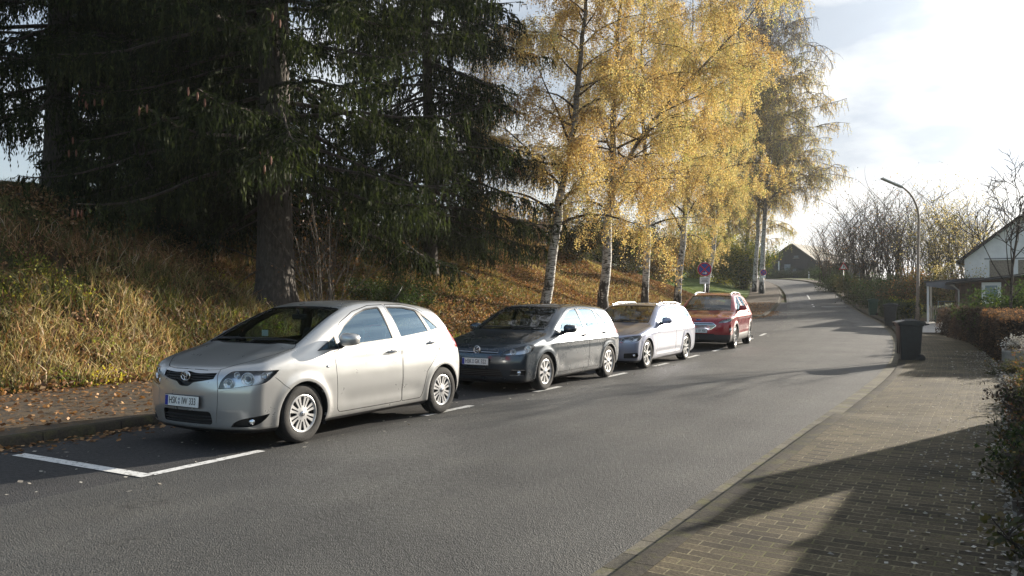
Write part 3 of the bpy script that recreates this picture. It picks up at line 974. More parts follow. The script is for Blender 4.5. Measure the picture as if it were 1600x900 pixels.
# ---- car materials
def m_carpaint(name, col, metal=0.6, rough=0.32, dirt=0.12):
    m, nt, b = new_mat(name)
    co = coords(nt)
    n = N(nt, 'ShaderNodeTexNoise', Scale=3.5, Detail=6.0, Roughness=0.65); nt.links.new(co, n.inputs['Vector'])
    fl = N(nt, 'ShaderNodeTexNoise', Scale=900.0, Detail=1.0); nt.links.new(co, fl.inputs['Vector'])
    fr = ramp(nt, [(0.3, tuple(c * .97 for c in col)), (0.7, tuple(min(1, c * 1.03) for c in col))]); nt.links.new(fl.outputs['Fac'], fr.inputs[0])
    # road film low on the body
    sep = nt.nodes.new('ShaderNodeSeparateXYZ'); nt.links.new(co, sep.inputs[0])
    mr = N(nt, 'ShaderNodeMapRange'); nt.links.new(sep.outputs[2], mr.inputs[0])
    mr.inputs[1].default_value = 0.62; mr.inputs[2].default_value = 0.2; mr.inputs[3].default_value = 0.0; mr.inputs[4].default_value = 1.0
    r = ramp(nt, [(0.35, (0.25,) * 3), (0.7, (1, 1, 1))]); nt.links.new(n.outputs['Fac'], r.inputs[0])
    mul = N(nt, 'ShaderNodeMath', operation='MULTIPLY'); nt.links.new(mr.outputs[0], mul.inputs[0]); nt.links.new(r.outputs[0], mul.inputs[1])
    mul2 = N(nt, 'ShaderNodeMath', operation='MULTIPLY'); nt.links.new(mul.outputs[0], mul2.inputs[0]); mul2.inputs[1].default_value = dirt * 3
    c = mixc(nt, mul2.outputs[0], fr.outputs[0], (0.16, 0.14, 0.12))
    nt.links.new(c, b.inputs['Base Color'])
    b.inputs['Metallic'].default_value = metal
    ra = N(nt, 'ShaderNodeMapRange'); nt.links.new(n.outputs['Fac'], ra.inputs[0])
    ra.inputs[3].default_value = rough - .04; ra.inputs[4].default_value = rough + .08
    nt.links.new(ra.outputs[0], b.inputs['Roughness'])
    b.inputs['Coat Weight'].default_value = 1.0
    b.inputs['Coat Roughness'].default_value = 0.05
    return m
P_SILVER = m_carpaint('silver_beige_paint', (0.50, 0.505, 0.50), 0.62, 0.27)
P_BLUE = m_carpaint('dark_blue_grey_paint', (0.018, 0.034, 0.052), 0.5, 0.26)
P_LILAC = m_carpaint('pale_silver_lilac_paint', (0.30, 0.33, 0.44), 0.65, 0.28)
P_RED = m_carpaint('dark_red_paint', (0.30, 0.010, 0.020), 0.4, 0.26)
C_BLACK = simple('black_trim', (0.014, 0.014, 0.015), 0.45, bump=0.1, bscale=300)
C_GLOSSB = simple('gloss_black', (0.008, 0.008, 0.009), 0.12, coat=0.6)
C_PLAST = simple('grey_plastic', (0.035, 0.035, 0.037), 0.6, noise=.25, nscale=30)
C_DARKIN = simple('dark_cabin', (0.018, 0.018, 0.019), 0.85, noise=.3, nscale=12)
C_SEAT = simple('seat_cloth', (0.045, 0.045, 0.048), 0.95, noise=.35, nscale=60)
C_CHROME = simple('chrome', (0.78, 0.79, 0.80), 0.12, metal=1.0)
C_REFL = simple('lamp_reflector', (0.82, 0.84, 0.86), 0.14, metal=1.0, bump=0.25, bscale=45)
C_BOWL = simple('lamp_bowl', (0.62, 0.66, 0.70), 0.3, metal=0.85)
C_TYRE = simple('tyre_rubber', (0.022, 0.021, 0.020), 0.85, noise=.35, nscale=20, bump=.3, bscale=120)
C_RIM = simple('painted_hubcap', (0.56, 0.56, 0.56), 0.34, metal=0.55, noise=.12, nscale=14)
C_ALLOY = simple('alloy_rim', (0.48, 0.49, 0.50), 0.28, metal=0.85, noise=.15, nscale=14)
C_DISC = simple('brake_steel', (0.05, 0.048, 0.046), 0.6, metal=0.4, noise=.3, nscale=20)
C_RED = simple('red_lamp', (0.42, 0.01, 0.012), 0.12, coat=1.0)
C_ORANGE = simple('orange_lamp', (0.7, 0.22, 0.03), 0.2, coat=1.0)
C_PLATE = simple('plate_white', (0.80, 0.80, 0.77), 0.4, noise=.06, nscale=30)
C_PBLUE = simple('plate_blue', (0.01, 0.03, 0.28), 0.4)
C_INK = simple('plate_ink', (0.006, 0.006, 0.006), 0.5)
C_SEAL = simple('plate_seal', (0.30, 0.32, 0.36), 0.5)
C_BADGEB = simple('badge_blue', (0.01, 0.04, 0.22), 0.2, coat=1)
C_PAPER = simple('paper', (0.6, 0.62, 0.62), 0.8)
def m_glass(name, tint, alpha, k=1.25, gc=(1, 1, 1)):
    """car glass: clear tinted sheet with a gloss tinted by gc; straight see-through"""
    m, nt, b = new_mat(name)
    nt.nodes.remove(b)
    out = [n for n in nt.nodes if n.type == 'OUTPUT_MATERIAL'][0]
    tr = N(nt, 'ShaderNodeBsdfTransparent'); tr.inputs[0].default_value = (*tint, 1)
    gl = N(nt, 'ShaderNodeBsdfGlossy'); gl.inputs['Roughness'].default_value = 0.015
    fr = N(nt, 'ShaderNodeFresnel'); fr.inputs['IOR'].default_value = 1.5
    geo = nt.nodes.new('ShaderNodeNewGeometry')
    m2 = N(nt, 'ShaderNodeMath', operation='MULTIPLY_ADD'); nt.links.new(fr.outputs[0], m2.inputs[0]); m2.inputs[1].default_value = k; gl.inputs[0].default_value = (*gc, 1); m2.inputs[2].default_value = alpha
    m2.use_clamp = True
    inv = N(nt, 'ShaderNodeMath', operation='SUBTRACT'); inv.inputs[0].default_value = 1; nt.links.new(geo.outputs['Backfacing'], inv.inputs[1])
    m3 = N(nt, 'ShaderNodeMath', operation='MULTIPLY'); nt.links.new(m2.outputs[0], m3.inputs[0]); nt.links.new(inv.outputs[0], m3.inputs[1])
    mx = nt.nodes.new('ShaderNodeMixShader')
    nt.links.new(m3.outputs[0], mx.inputs[0]); nt.links.new(tr.outputs[0], mx.inputs[1]); nt.links.new(gl.outputs[0], mx.inputs[2])
    nt.links.new(mx.outputs[0], out.inputs['Surface'])
    return m
C_GLASS = m_glass('car_glass', (0.80, 0.86, 0.85), 0.03)
C_GLASS_SIDE = m_glass('side_glass', (0.62, 0.72, 0.75), 0.05, 2.5, (0.62, 0.84, 1.0))  # sky reflection put into the gloss as a blue tint and extra strength
C_LENS = m_glass('lamp_lens', (0.96, 0.97, 0.98), 0.02)

def text_mesh(txt, size, depth=0.001, align='CENTER', sx=1.0):
    cu = bpy.data.curves.new('t', 'FONT'); cu.body = txt; cu.size = size; cu.extrude = depth
    cu.align_x = align; cu.align_y = 'CENTER'; cu.resolution_u = 3
    o = bpy.data.objects.new('t', cu); COL.objects.link(o)
    dg = bpy.context.evaluated_depsgraph_get(); dg.update()
    me = bpy.data.meshes.new_from_object(o.evaluated_get(dg), depsgraph=dg)
    COL.objects.unlink(o); bpy.data.objects.remove(o)
    me.transform(Matrix.Diagonal((sx, 1, 1, 1)))
    return me

def basis(loc, right, up):
    r = Vector(right).normalized(); u = Vector(up).normalized(); n = r.cross(u)
    m = Matrix((r, u, n)).transposed().to_4x4(); m.translation = loc
    return m
def add_at(name, me, mats, parent, loc, right, up):
    me.transform(basis(Vector(loc), right, up)); return link_mesh(name, me, mats, parent)

def plate(parent, loc, txt, tilt=0.0, w=.52, h=.112):
    """plate facing -x. local frame: right = viewer's right = -y ... seen from the front"""
    rt = Vector((0, -1, 0)); upv = Vector((math.sin(tilt), 0, math.cos(tilt)))
    mb = MB(); mb.box((0, 0, 0), (w + .016, h + .016, .008), bevel=.003)
    hold = add_at('licence_plate', mb.mesh('m'), C_BLACK, parent, loc, rt, upv)
    mb = MB(); mb.box((0, 0, .006), (w, h, .004), bevel=.001)
    add_at('plate_sheet', mb.mesh('m'), C_PLATE, hold, loc, rt, upv)
    mb = MB(); mb.box((-w / 2 + .026, 0, .0085), (.045, h - .008, .002))
    add_at('plate_band', mb.mesh('m'), C_PBLUE, hold, loc, rt, upv)
    a, b_, c = txt
    parts = []
    for t, x in ((a, -.132), (b_, .046), (c, .168)):
        m = text_mesh(t, .100, .0008, sx=.70); m.transform(Matrix.Translation((x, 0, .0092))); parts.append(m)
    for m in parts: add_at('plate_characters', m, C_INK, hold, loc, rt, upv)
    mb = MB()
    for dy in (-.016, .02): mb.lathe([(.0001, 0), (.014, 0), (.014, .002), (.0001, .002)], 14, (-.038, dy, .0085))
    add_at('plate_seal', mb.mesh('m'), C_SEAL, hold, loc, rt, upv)
    return hold

def wheel(parent, x, y, r, w, rimr, style, sg, steer=0.0, mat=None):
    """tyre mesh named wheel, rim and brake disc below it. sg=-1: outer face towards -y"""
    h = w / 2
    prof = [(rimr - .012, -h * .78), (rimr + .006, -h * .93), (rimr + .03, -h), (r * .9, -h * 1.0), (r - .022, -h * .94), (r - .006, -h * .80), (r, -h * .6), (r, -h * .42), (r - .008, -h * .40), (r - .008, -h * .36), (r, -h * .34),
            (r, -h * .06), (r - .008, -h * .04), (r - .008, h * .04), (r, h * .06), (r, h * .34), (r - .008, h * .36), (r - .008, h * .4), (r, h * .42), (r, h * .6), (r - .006, h * .8), (r - .022, h * .94), (r * .9, h), (rimr + .03, h), (rimr + .006, h * .93), (rimr - .012, h * .78)]
    mb = MB(); mb.lathe([(a, b * 1.0) for a, b in prof], 64, axis='Y', caps=False)
    # side rib lettering ring
    me = mb.mesh('m')
    t = Matrix.Rotation(steer, 4, 'Z')
    o = link_mesh('wheel', me, C_TYRE, parent, (x, y, r)); o.rotation_euler = (0, 0, steer)
    n = 96
    # domed cover minus slots
    fy = sg * h
    dome = [(.0001, .92), (.028, .93), (.032, .88), (rimr * .3, .84), (rimr * .62, .80), (rimr * .9, .84), (rimr * .965, .93), (rimr, .90), (rimr, .68), (rimr * .93, .66), (rimr * .6, .62), (rimr * .3, .66), (.0001, .70)]
    mb = MB(); mb.lathe([(a, b * fy) for a, b in dome], n, axis='Y', smooth=True); disc = mb.mesh('m')
    sl = MB()
    for ang, r0, r1, w0, w1 in style['slots']:
        pts = [(r0, -w0 / 2), (r1, -w1 / 2), (r1 * 1.02, 0), (r1, w1 / 2), (r0, w0 / 2)]
        pts = [(a * rimr, b * rimr) for a, b in pts]
        pts = rounded(pts, .014, 3)
        ca, sa = math.cos(ang), math.sin(ang)
        sl.prism([(a * ca - b * sa, a * sa + b * ca) for a, b in pts], -h * 1.3, h * 1.3, 'Y')
    d = cut(disc, sl.mesh('m'))
    d.polygons.foreach_set('use_smooth', np.ones(len(d.polygons), bool)); d.set_sharp_from_angle(angle=R(28))
    link_mesh('rim', d, mat or C_RIM, o)
    # barrel and brake
    mb = MB()
    mb.lathe([(rimr - .004, fy * .66), (rimr - .014, fy * .1), (rimr * .92, -fy * .2), (rimr * .92, -fy * .8)], 48, axis='Y', caps=False)
    mb.lathe([(.0001, fy * .12), (rimr * .70, fy * .12), (rimr * .70, -fy * .1), (.0001, -fy * .1)], 32, axis='Y')
    mb.box((rimr * .5, fy * .2, rimr * .2), (.10, .05, .17), bevel=.01)
    link_mesh('brake_disc', mb.mesh('m'), C_DISC, o)
    if style.get('badge'):
        mb = MB(); mb.lathe([(.0001, fy * .955), (.026, fy * .955), (.028, fy * .9), (.0001, fy * .9)], 20, axis='Y')
        link_mesh('hub_badge', mb.mesh('m'), style['badge'], o)
    return o

def seats(parent, xs, shape, wz=.30, floor=.28):
    for x, kind in xs:
        for y in ((-.37, .37) if kind == 'f' else (-.42, .42, 0.0)):
            mb = MB(); mb.box((x, y, floor + .17), (.50, .50 if kind == 'f' else .40, .16), bevel=.05)
            rot = Matrix.Rotation(R(18), 3, 'Y')
            mb.box((x + .30, y, floor + .45), (.13, .47 if kind == 'f' else .40, .58), bevel=.05, rot=rot)
            s_ = mb.build('seat', C_SEAT, parent)
            mb = MB(); mb.box((x + .415, y, floor + .81), (.09, .26, .17), bevel=.04, rot=rot)
            for dy in (-.05, .05): mb.tube([(x + .385, y + dy, floor + .66), (x + .405, y + dy, floor + .76)], .007, 6)
            mb.build('headrest', C_SEAT, s_)

def build_car(name, label, group, shape, spec, loc, rz):
    S = shape; D = spec
    root = empty(name, loc, rz, label, 'car', group)
    body = S.shell(0.0, -.032)
    # wheel openings
    mb = MB()
    for wx in S.wheels:
        for sg in (-1, 1):
            mb.lathe([(.0001, .46 * sg), (S.archr, .46 * sg), (S.archr, 1.2 * sg), (.0001, 1.2 * sg)], 72, (wx, 0, S.wr), 'Y', smooth=False)
    wells = mb.mesh('m')
    body = cut(body, wells)
    # underbody
    mb = MB(); mb.box((S.L / 2, 0, D['sill'] - .5), (S.L + 1, 3, 1.0))
    low = mb.mesh('m')
    under = keep(body, low); body = cut(body, low)
    finish(S, under, 'underbody', C_BLACK, root)
    # cladding (lower black band) optional
    if D.get('clad'):
        cl = keep(body, ysides(D['clad'], -0.001 + .01, 1.3)); body = cut(body, ysides(D['clad'], .009, 1.3))
        finish(S, cl, 'cladding', C_PLAST, root, C_DARKIN)
    # side windows
    pend = []
    doors = []
    shellT = S.shell(-.003, -.028)
    shellG = S.shell(-.010, -.015)
    for side in (-1, 1):
        for dl in D['doors']:
            pr = yside(dl['poly'], .42, 1.3, side); pri = yside(inset(dl['poly'], .0075), .42, 1.3, side)
            d = keep(body, pri); body = cut(body, pr)
            # dark rebate behind the gap
            jam = keep(S.shell(-.020, -.040), cut(yside(inset(dl['poly'], -.02), .42, 1.3, side), yside(inset(dl['poly'], .03), .42, 1.3, side)))
            doors.append([side, dl, d, jam])
    winobjs = []
    for dl_open in D['openings']:
        for side in (-1, 1):
            pr = yside(dl_open['outline'], .30, 1.2, side)
            for dd in doors:
                if dd[0] == side:
                    dd[2] = cut(dd[2], pr); dd[3] = cut(dd[3], pr)
            body = cut(body, pr)
    # windscreen and rear window
    ws = []
    for key in ('windscreen', 'rear_window'):
        q = D[key]
        pr = frame_prism(q['poly'], q['o'], q['ux'], q['uy'], -.16, .16)
        body = cut(body, pr)
        pin = frame_prism(inset(q['poly'], q.get('rim', .03)), q['o'], q['ux'], q['uy'], -.16, .16)
        ws.append((key, pr, pin))
    # roof glass etc
    # bonnet
    bp = D['bonnet']
    mb = MB(); mb.prism(bp, .5, 1.4, 'Z'); pr = mb.mesh('m')
    mb = MB(); mb.prism(inset(bp, .0075), .5, 1.4, 'Z'); pri = mb.mesh('m')
    top_only = D.get('bonnet_zmin')
    if top_only:
        pass
    bon = keep(body, pri); body = cut(body, pr)
    mb = MB(); mb.prism(inset(bp, -.02), .5, 1.4, 'Z'); a_ = mb.mesh('m')
    mb = MB(); mb.prism(inset(bp, .04), .5, 1.4, 'Z'); b_ = mb.mesh('m')
    jam = keep(S.shell(-.016, -.04), cut(a_, b_))
    # front / rear features cut from everything
    feats = []
    for q in D['features']:
        fr_ = q['frame']
        sides = (1, -1) if q.get('mirror') else (1,)
        for sg in sides:
            pr = frame_prism(q['poly'], fr_[0], fr_[1], fr_[2], q.get('lo', -.4), q.get('hi', .4))
            if sg == -1: pr = mirror_y(pr)
            pi = frame_prism(inset(q['poly'], .004), fr_[0], fr_[1], fr_[2], q.get('lo', -.4), q.get('hi', .4))
            if sg == -1: pi = mirror_y(pi)
            if q['type'] == 'groove':
                body = cut(body, keep(S.shell(.02, -.007), pr)); continue
            body = cut(body, pr); bon = cut(bon, pr); jam = cut(jam, pr)
            feats.append((q, sg, pr, pi))
    bo = finish(S, body, 'body', D['paint'], root, C_DARKIN)
    bn = finish(S, bon, 'bonnet', D['paint'], root, C_DARKIN)
    if jam: finish(S, jam, 'gap_seal', C_BLACK, bn if bn else bo)
    dobj = {}
    for side, dl, d, jam in doors:
        o = finish(S, d, 'door', D['paint'], root, C_DARKIN)
        finish(S, jam, 'door_seal', C_BLACK, o)
        dobj[(side, dl['id'])] = o
        # handle
        if dl.get('handle'):
            hx, hz = dl['handle']
            p = S.depth_y(hx, hz)
            mb = MB()
            mb.tube([(hx - .095, side * (p - .002), hz - .004), (hx - .075, side * (p + .030), hz - .002), (hx + .03, side * (p + .036), hz + .004), (hx + .085, side * (p + .026), hz + .007), (hx + .10, side * (p - .002), hz + .008)],
                    [.012, .015, .016, .015, .012], 8)
            link_mesh('handle', mb.mesh('m'), D.get('handle_mat', D['paint']), o)
            mb = MB(); mb.lathe([(.0001, 0), (.034, 0), (.036, .003), (.0001, .003)], 18, (0, 0, 0), 'Y')
            c = mb.mesh('m'); c.transform(Matrix.Translation((hx - .005, side * (p + .001), hz)) @ Matrix.Diagonal((1.25, 1, .8, 1)))
            link_mesh('handle_cup', c, C_BLACK, o)
    for op in D['openings']:
        for side in (-1, 1):
            ring = keep(shellT, yside(inset(op['outline'], .002), .30, 1.2, side))
            par = dobj.get((side, op.get('door'))) or bo
            for gp in op['glass']:
                ring = cut(ring, yside(gp, .25, 1.25, side))
            fr_o = finish(S, ring, 'window_frame', op.get('mat', C_BLACK), par)
            for gp in op['glass']:
                g = keep(shellG, yside(inset(gp, -.004), .28, 1.2, side))
                finish(S, g, 'side_window', C_GLASS_SIDE, root)
    for key, pr, pin in ws:
        ring = cut(keep(shellT, pr), pin)
        g = keep(shellG, pr)
        w = finish(S, g, key, C_GLASS, root)
        finish(S, ring, 'seal', C_GLOSSB, w)
    for q, sg, pr, pi in feats:
        t = q['type']
        if t == 'lamp':
            g = keep(S.shell(-.002, -.006), pi)
            o = finish(S, g, q.get('name', 'headlight'), C_LENS, root)
            hs = keep(S.shell(-.060, -.068), pr)
            finish(S, hs, 'lamp_housing', q.get('bowl', C_BOWL), o)
            fr_ = q['frame']; ux, uy = Vector(fr_[1]).normalized(), Vector(fr_[2]).normalized(); w_ = ux.cross(uy)
            for (a, b2, r_, kind) in q['bulbs']:
                st = Vector(fr_[0]) + ux * a + uy * b2
                vd = w_ if w_.x > 0 else -w_
                hp, hn = S.hit(st - vd * .6, vd, -.030)
                if sg == -1: hp = Vector((hp.x, -hp.y, hp.z)); vdm = Vector((vd.x, -vd.y, vd.z))
                else: vdm = vd.copy()
                ax = (-vdm + Vector((-.6, 0, 0))).normalized()
                u1 = ax.cross(Vector((0, 0, 1))).normalized(); u2 = u1.cross(ax)
                M4 = Matrix((u1, u2, ax)).transposed().to_4x4(); M4.translation = hp
                def lampbit(nm, prof, n_, mat_):
                    t1 = MB(); t1.lathe(prof, n_); m1 = t1.mesh(nm); m1.transform(M4); link_mesh(nm, m1, mat_, o)
                lampbit('reflector', [(r_ * .25, -.032), (r_ * .6, -.028), (r_ * .88, -.012), (r_, .004), (r_ * 1.08, .006), (r_ * 1.1, -.004), (r_ * 1.0, -.03), (r_ * .2, -.04)], 28, C_REFL)
                lampbit('projector' if kind == 'p' else 'bulb_cap', [(.0001, -.002), (r_ * .28, -.006), (r_ * .44, -.016), (r_ * .46, -.028), (.0001, -.03)], 20, C_GLOSSB if kind == 'p' else C_CHROME)
                if kind == 'p': lampbit('projector_ring', [(r_ * .46, -.026), (r_ * .5, -.008), (r_ * .58, -.008), (r_ * .6, -.026)], 20, C_CHROME)
        elif t == 'solid':
            g = keep(S.shell(q.get('out', -.001), -.03), pi)
            finish(S, g, q['name'], q['mat'], root if not q.get('parent') else q['parent'])
        elif t == 'grille':
            g = keep(S.shell(-.045, -.055), pr)
            o = finish(S, g, q['name'], C_BLACK, root)
            if q.get('slats'):
                sh = keep(S.shell(q.get('sl_out', -.012), -.045), pi)
                zs = q['slats']; mbs = MB()
                for z0, z1 in zs: mbs.box((S.L / 2 - 1, 0, (z0 + z1) / 2), (S.L + 2, 3, z1 - z0))
                for y0, y1 in q.get('bars', ()): mbs.box((S.L / 2 - 1, (y0 + y1) / 2, .6), (S.L + 2, y1 - y0, 2))
                sl = keep(sh, mbs.mesh('m'))
                finish(S, sl, 'slats', q.get('slat_mat', C_PLAST), o)
            if q.get('frame_mat'):
                rg = cut(keep(S.shell(.004, -.03), pr), frame_prism(inset(q['poly'], q.get('fw', .012)), q['frame'][0], q['frame'][1], q['frame'][2], -.5, .5) if sg == 1 else mirror_y(frame_prism(inset(q['poly'], q.get('fw', .012)), q['frame'][0], q['frame'][1], q['frame'][2], -.5, .5)))
                finish(S, rg, 'grille_frame', q['frame_mat'], o)
            if q.get('fog'):
                a, b2, r_ = q['fog']
                fr_ = q['frame']; ux, uy = Vector(fr_[1]).normalized(), Vector(fr_[2]).normalized(); w_ = ux.cross(uy)
                vd = w_ if w_.x > 0 else -w_
                st = Vector(fr_[0]) + ux * a + uy * b2
                hp, hn = S.hit(st - vd * .6, vd, -.028)
                if sg == -1: hp.y = -hp.y
                mb = MB(); mb.lathe([(.0001, -.022), (r_ * .6, -.018), (r_, -.002), (r_ * 1.12, .0), (r_ * 1.15, .02), (.0001, .03)], 22, axis='X', c=tuple(hp))
                mb.build('fog_lamp', C_REFL, o)
    # wheel housings
    for wx in S.wheels:
        for sg in (-1, 1):
            bm = bmesh.new(); r_ = S.archr + .012; n = 26
            ring = []
            for k in range(n + 1):
                a = R(-25) + R(230) * k / n
                x_, z_ = wx + r_ * math.cos(a), S.wr + r_ * math.sin(a)
                yo = (S.depth_y(x_, min(z_, 1.0), -.012)) if z_ > .16 else S.W / 2 - .06
                ring.append([bm.verts.new((x_, sg * yy, z_)) for yy in (yo, .44)] + [bm.verts.new((wx + .02 * math.cos(a), sg * .44, S.wr + .02 * math.sin(a)))])
            for k in range(n):
                for j in range(2): bm.faces.new((ring[k][j], ring[k + 1][j], ring[k + 1][j + 1], ring[k][j + 1]))
            me = bpy.data.meshes.new('wh'); bm.to_mesh(me); bm.free()
            link_mesh('wheel_housing', me, C_DARKIN, root)
    for i, wx in enumerate(S.wheels):
        for sg in (-1, 1):
            wheel(root, wx, sg * (S.W / 2 - D['wheel']['w'] / 2 - D['wheel'].get('in', .025)), S.wr, D['wheel']['w'], D['wheel']['rim'], D['wheel'], sg, mat=D['wheel'].get('mat'), steer=D.get('steer', 0) if i == 0 else 0)
    # floor tub, dash, steering wheel
    x0 = D['dash']
    mb = MB(); mb.box(((x0 + S.L - .55) / 2, 0, .30), (S.L - .55 - x0, S.W - .42, .16), bevel=.04)
    mb.build('cabin_floor', C_DARKIN, root)
    mb = MB(); mb.prism(rounded([(x0 - .05, .5), (x0 - .05, D['dz'] - .03), (x0 + .22, D['dz']), (x0 + .42, D['dz'] - .06), (x0 + .48, D['dz'] - .2), (x0 + .40, .5)], .03), -(S.W / 2 - .15), S.W / 2 - .15, 'Y')
    mb.build('dashboard', C_DARKIN, root)
    ring = [(x0 + .60 + .10 * math.cos(a) * .9, -.36 + .185 * math.sin(a), D['dz'] - .08 + .165 * math.cos(a)) for a in np.linspace(0, 2 * PI, 25)]
    mb = MB(); mb.tube(ring, .016, 8, cap=False); mb.box((x0 + .57, -.36, D['dz'] - .09), (.05, .2, .09), bevel=.02); mb.tube([(x0 + .57, -.36, D['dz'] - .09), (x0 + .38, -.36, D['dz'] - .16)], .03, 8)
    mb.build('steering_wheel', C_DARKIN, root)
    seats(root, D['seats'], S)
    # rear view mirror inside
    mx, mz = D['imirror']
    mb = MB(); mb.box((mx, 0, mz), (.03, .24, .065), bevel=.012); mb.tube([(mx, 0, mz + .02), (mx - .04, 0, mz + .09)], .012, 6)
    mb.build('interior_mirror', C_DARKIN, root)
    # door mirrors
    for sg in (-1, 1):
        mx, mz = D['mirror']; y0 = S.depth_y(mx, mz - .03)
        par = dobj.get((sg, D['doors'][0]['id'])) or root
        mb = MB()
        c = Vector((mx - .02, sg * (y0 + .165), mz + .03))
        r = bmesh.ops.create_uvsphere(mb.bm, u_segments=24, v_segments=14, radius=1.0)
        for v in r['verts']:
            x, y, z = v.co
            x2 = math.copysign(abs(x) ** .8, x); y2 = math.copysign(abs(y) ** .62, y); z2 = math.copysign(abs(z) ** .66, z)
            if x2 > .35: x2 = .35
            v.co = Vector((x2 * .095 + abs(y2) * .012, y2 * .118, z2 * .074 * (1 - .12 * sg * y2)))
            v.co += c
        for f in mb.bm.faces: f.smooth = True
        me = mb.mesh('m'); me.set_sharp_from_angle(angle=R(50))
        mo = link_mesh('door_mirror', me, D.get('mirror_mat', D['paint']), root)
        mb = MB(); mb.box((c.x + .045, c.y, c.z), (.008, .19, .115), bevel=.02)
        mb.build('mirror_glass', C_CHROME, mo)
        mb = MB(); mb.tube([(mx + .02, sg * (y0 - .03), mz - .05), (mx, sg * (y0 + .03), mz - .04), (mx - .01, sg * (y0 + .09), mz - .015)], [.055, .034, .03], 10)
        mb.build('mirror_foot', C_BLACK, mo)
    # wipers
    q = D['windscreen']
    for (y0, y1, dz) in ((.62, -.05, .01), (-.02, -.66, .02)):
        o, ux, uy = Vector(q['o']), Vector(q['ux']).normalized(), Vector(q['uy']).normalized()
        w_ = ux.cross(uy); w_ = w_ if w_.z > 0 else -w_
        b0 = q['bottom']
        pts = []
        for t in np.linspace(0, 1, 9):
            yy = y0 + (y1 - y0) * t; up_ = b0 + .035 + .045 * t
            st = o + ux * (yy * (1 if ux.y > 0 else -1)) + uy * up_
            hp, hn = S.hit(st + w_ * .35, -w_)
            pts.append(hp + hn * .012)
        mb = MB(); mb.tube(pts, .008, 6); mb.tube([pts[0] - Vector((.03, 0, .03)), pts[0] + (pts[4] - pts[0]) * .3 + Vector((0, 0, .02)), pts[5] + Vector((0, 0, .012))], [.012, .009, .006], 6)
        mb.build('wiper', C_BLACK, root)
    return root, S, bo, bn, dobj

def strip(pts, w=.006):
    P = np.array(spl(pts, 6, closed=False)); t = np.gradient(P, axis=0); t /= np.linalg.norm(t, axis=1)[:, None]
    n = np.stack([-t[:, 1], t[:, 0]], 1) * w / 2
    return [tuple(p) for p in np.concatenate([P + n, (P - n)[::-1]])]
SIDEF = (Vector((0, 0, 0)), Vector((1, 0, 0)), Vector((0, 0, 1)))
def emblem_at(S, y, z, lv=0.0):
    return S.hit((-.6, y, z), (1, 0, 0), lv)
# ================================================================== the four parked cars
def car_place(fw_px, rw_px, L_front, wb, W, k=1.03):
    """from the photo pixels of the road side tyre contact points"""
    x0, y0, s0, u0 = gpx(*fw_px); x1, y1, s1, u1 = gpx(*rw_px)
    h = math.atan2(x1 - x0, y1 - y0)
    mx, my = (x0 + x1) / 2, (y0 + y1) / 2
    d = Vector((math.sin(h), math.cos(h)))
    rn = Vector((math.cos(h), -math.sin(h)))
    o = Vector((mx, my)) - d * (L_front + wb / 2) * k - rn * (W / 2 - .11) * k
    s, u = su([[mx, my]])
    z0 = float(np.interp(su([[x0, y0]])[0][0], SS, ZS)); z1 = float(np.interp(su([[x1, y1]])[0][0], SS, ZS))
    return Vector((o.x, o.y, (z0 + z1) / 2 + .002)), PI / 2 - h, math.atan2(z1 - z0, wb)

X, Y_, Z_ = Vector((1, 0, 0)), Vector((0, 1, 0)), Vector((0, 0, 1))
def tilt_frame(o, yaw=0.0):
    """view frame from the front at a yaw towards the car's -y side; a = towards +y ... image left"""
    v = Vector((math.cos(yaw), -math.sin(yaw) * -1, 0))      # looking direction
    ux = Vector((math.sin(yaw), -math.cos(yaw), 0))
    return (Vector(o), ux, Z_)

def ws_frame(p0, p1):
    """frame in the plane through (x0,z0)-(x1,z1): ux = y, uy = up the glass"""
    uy = Vector((p1[0] - p0[0], 0, p1[1] - p0[1])).normalized()
    return dict(o=Vector((p0[0], 0, p0[1])), ux=Vector((0, 1, 0)), uy=uy, len=math.hypot(p1[0] - p0[0], p1[1] - p0[1]))

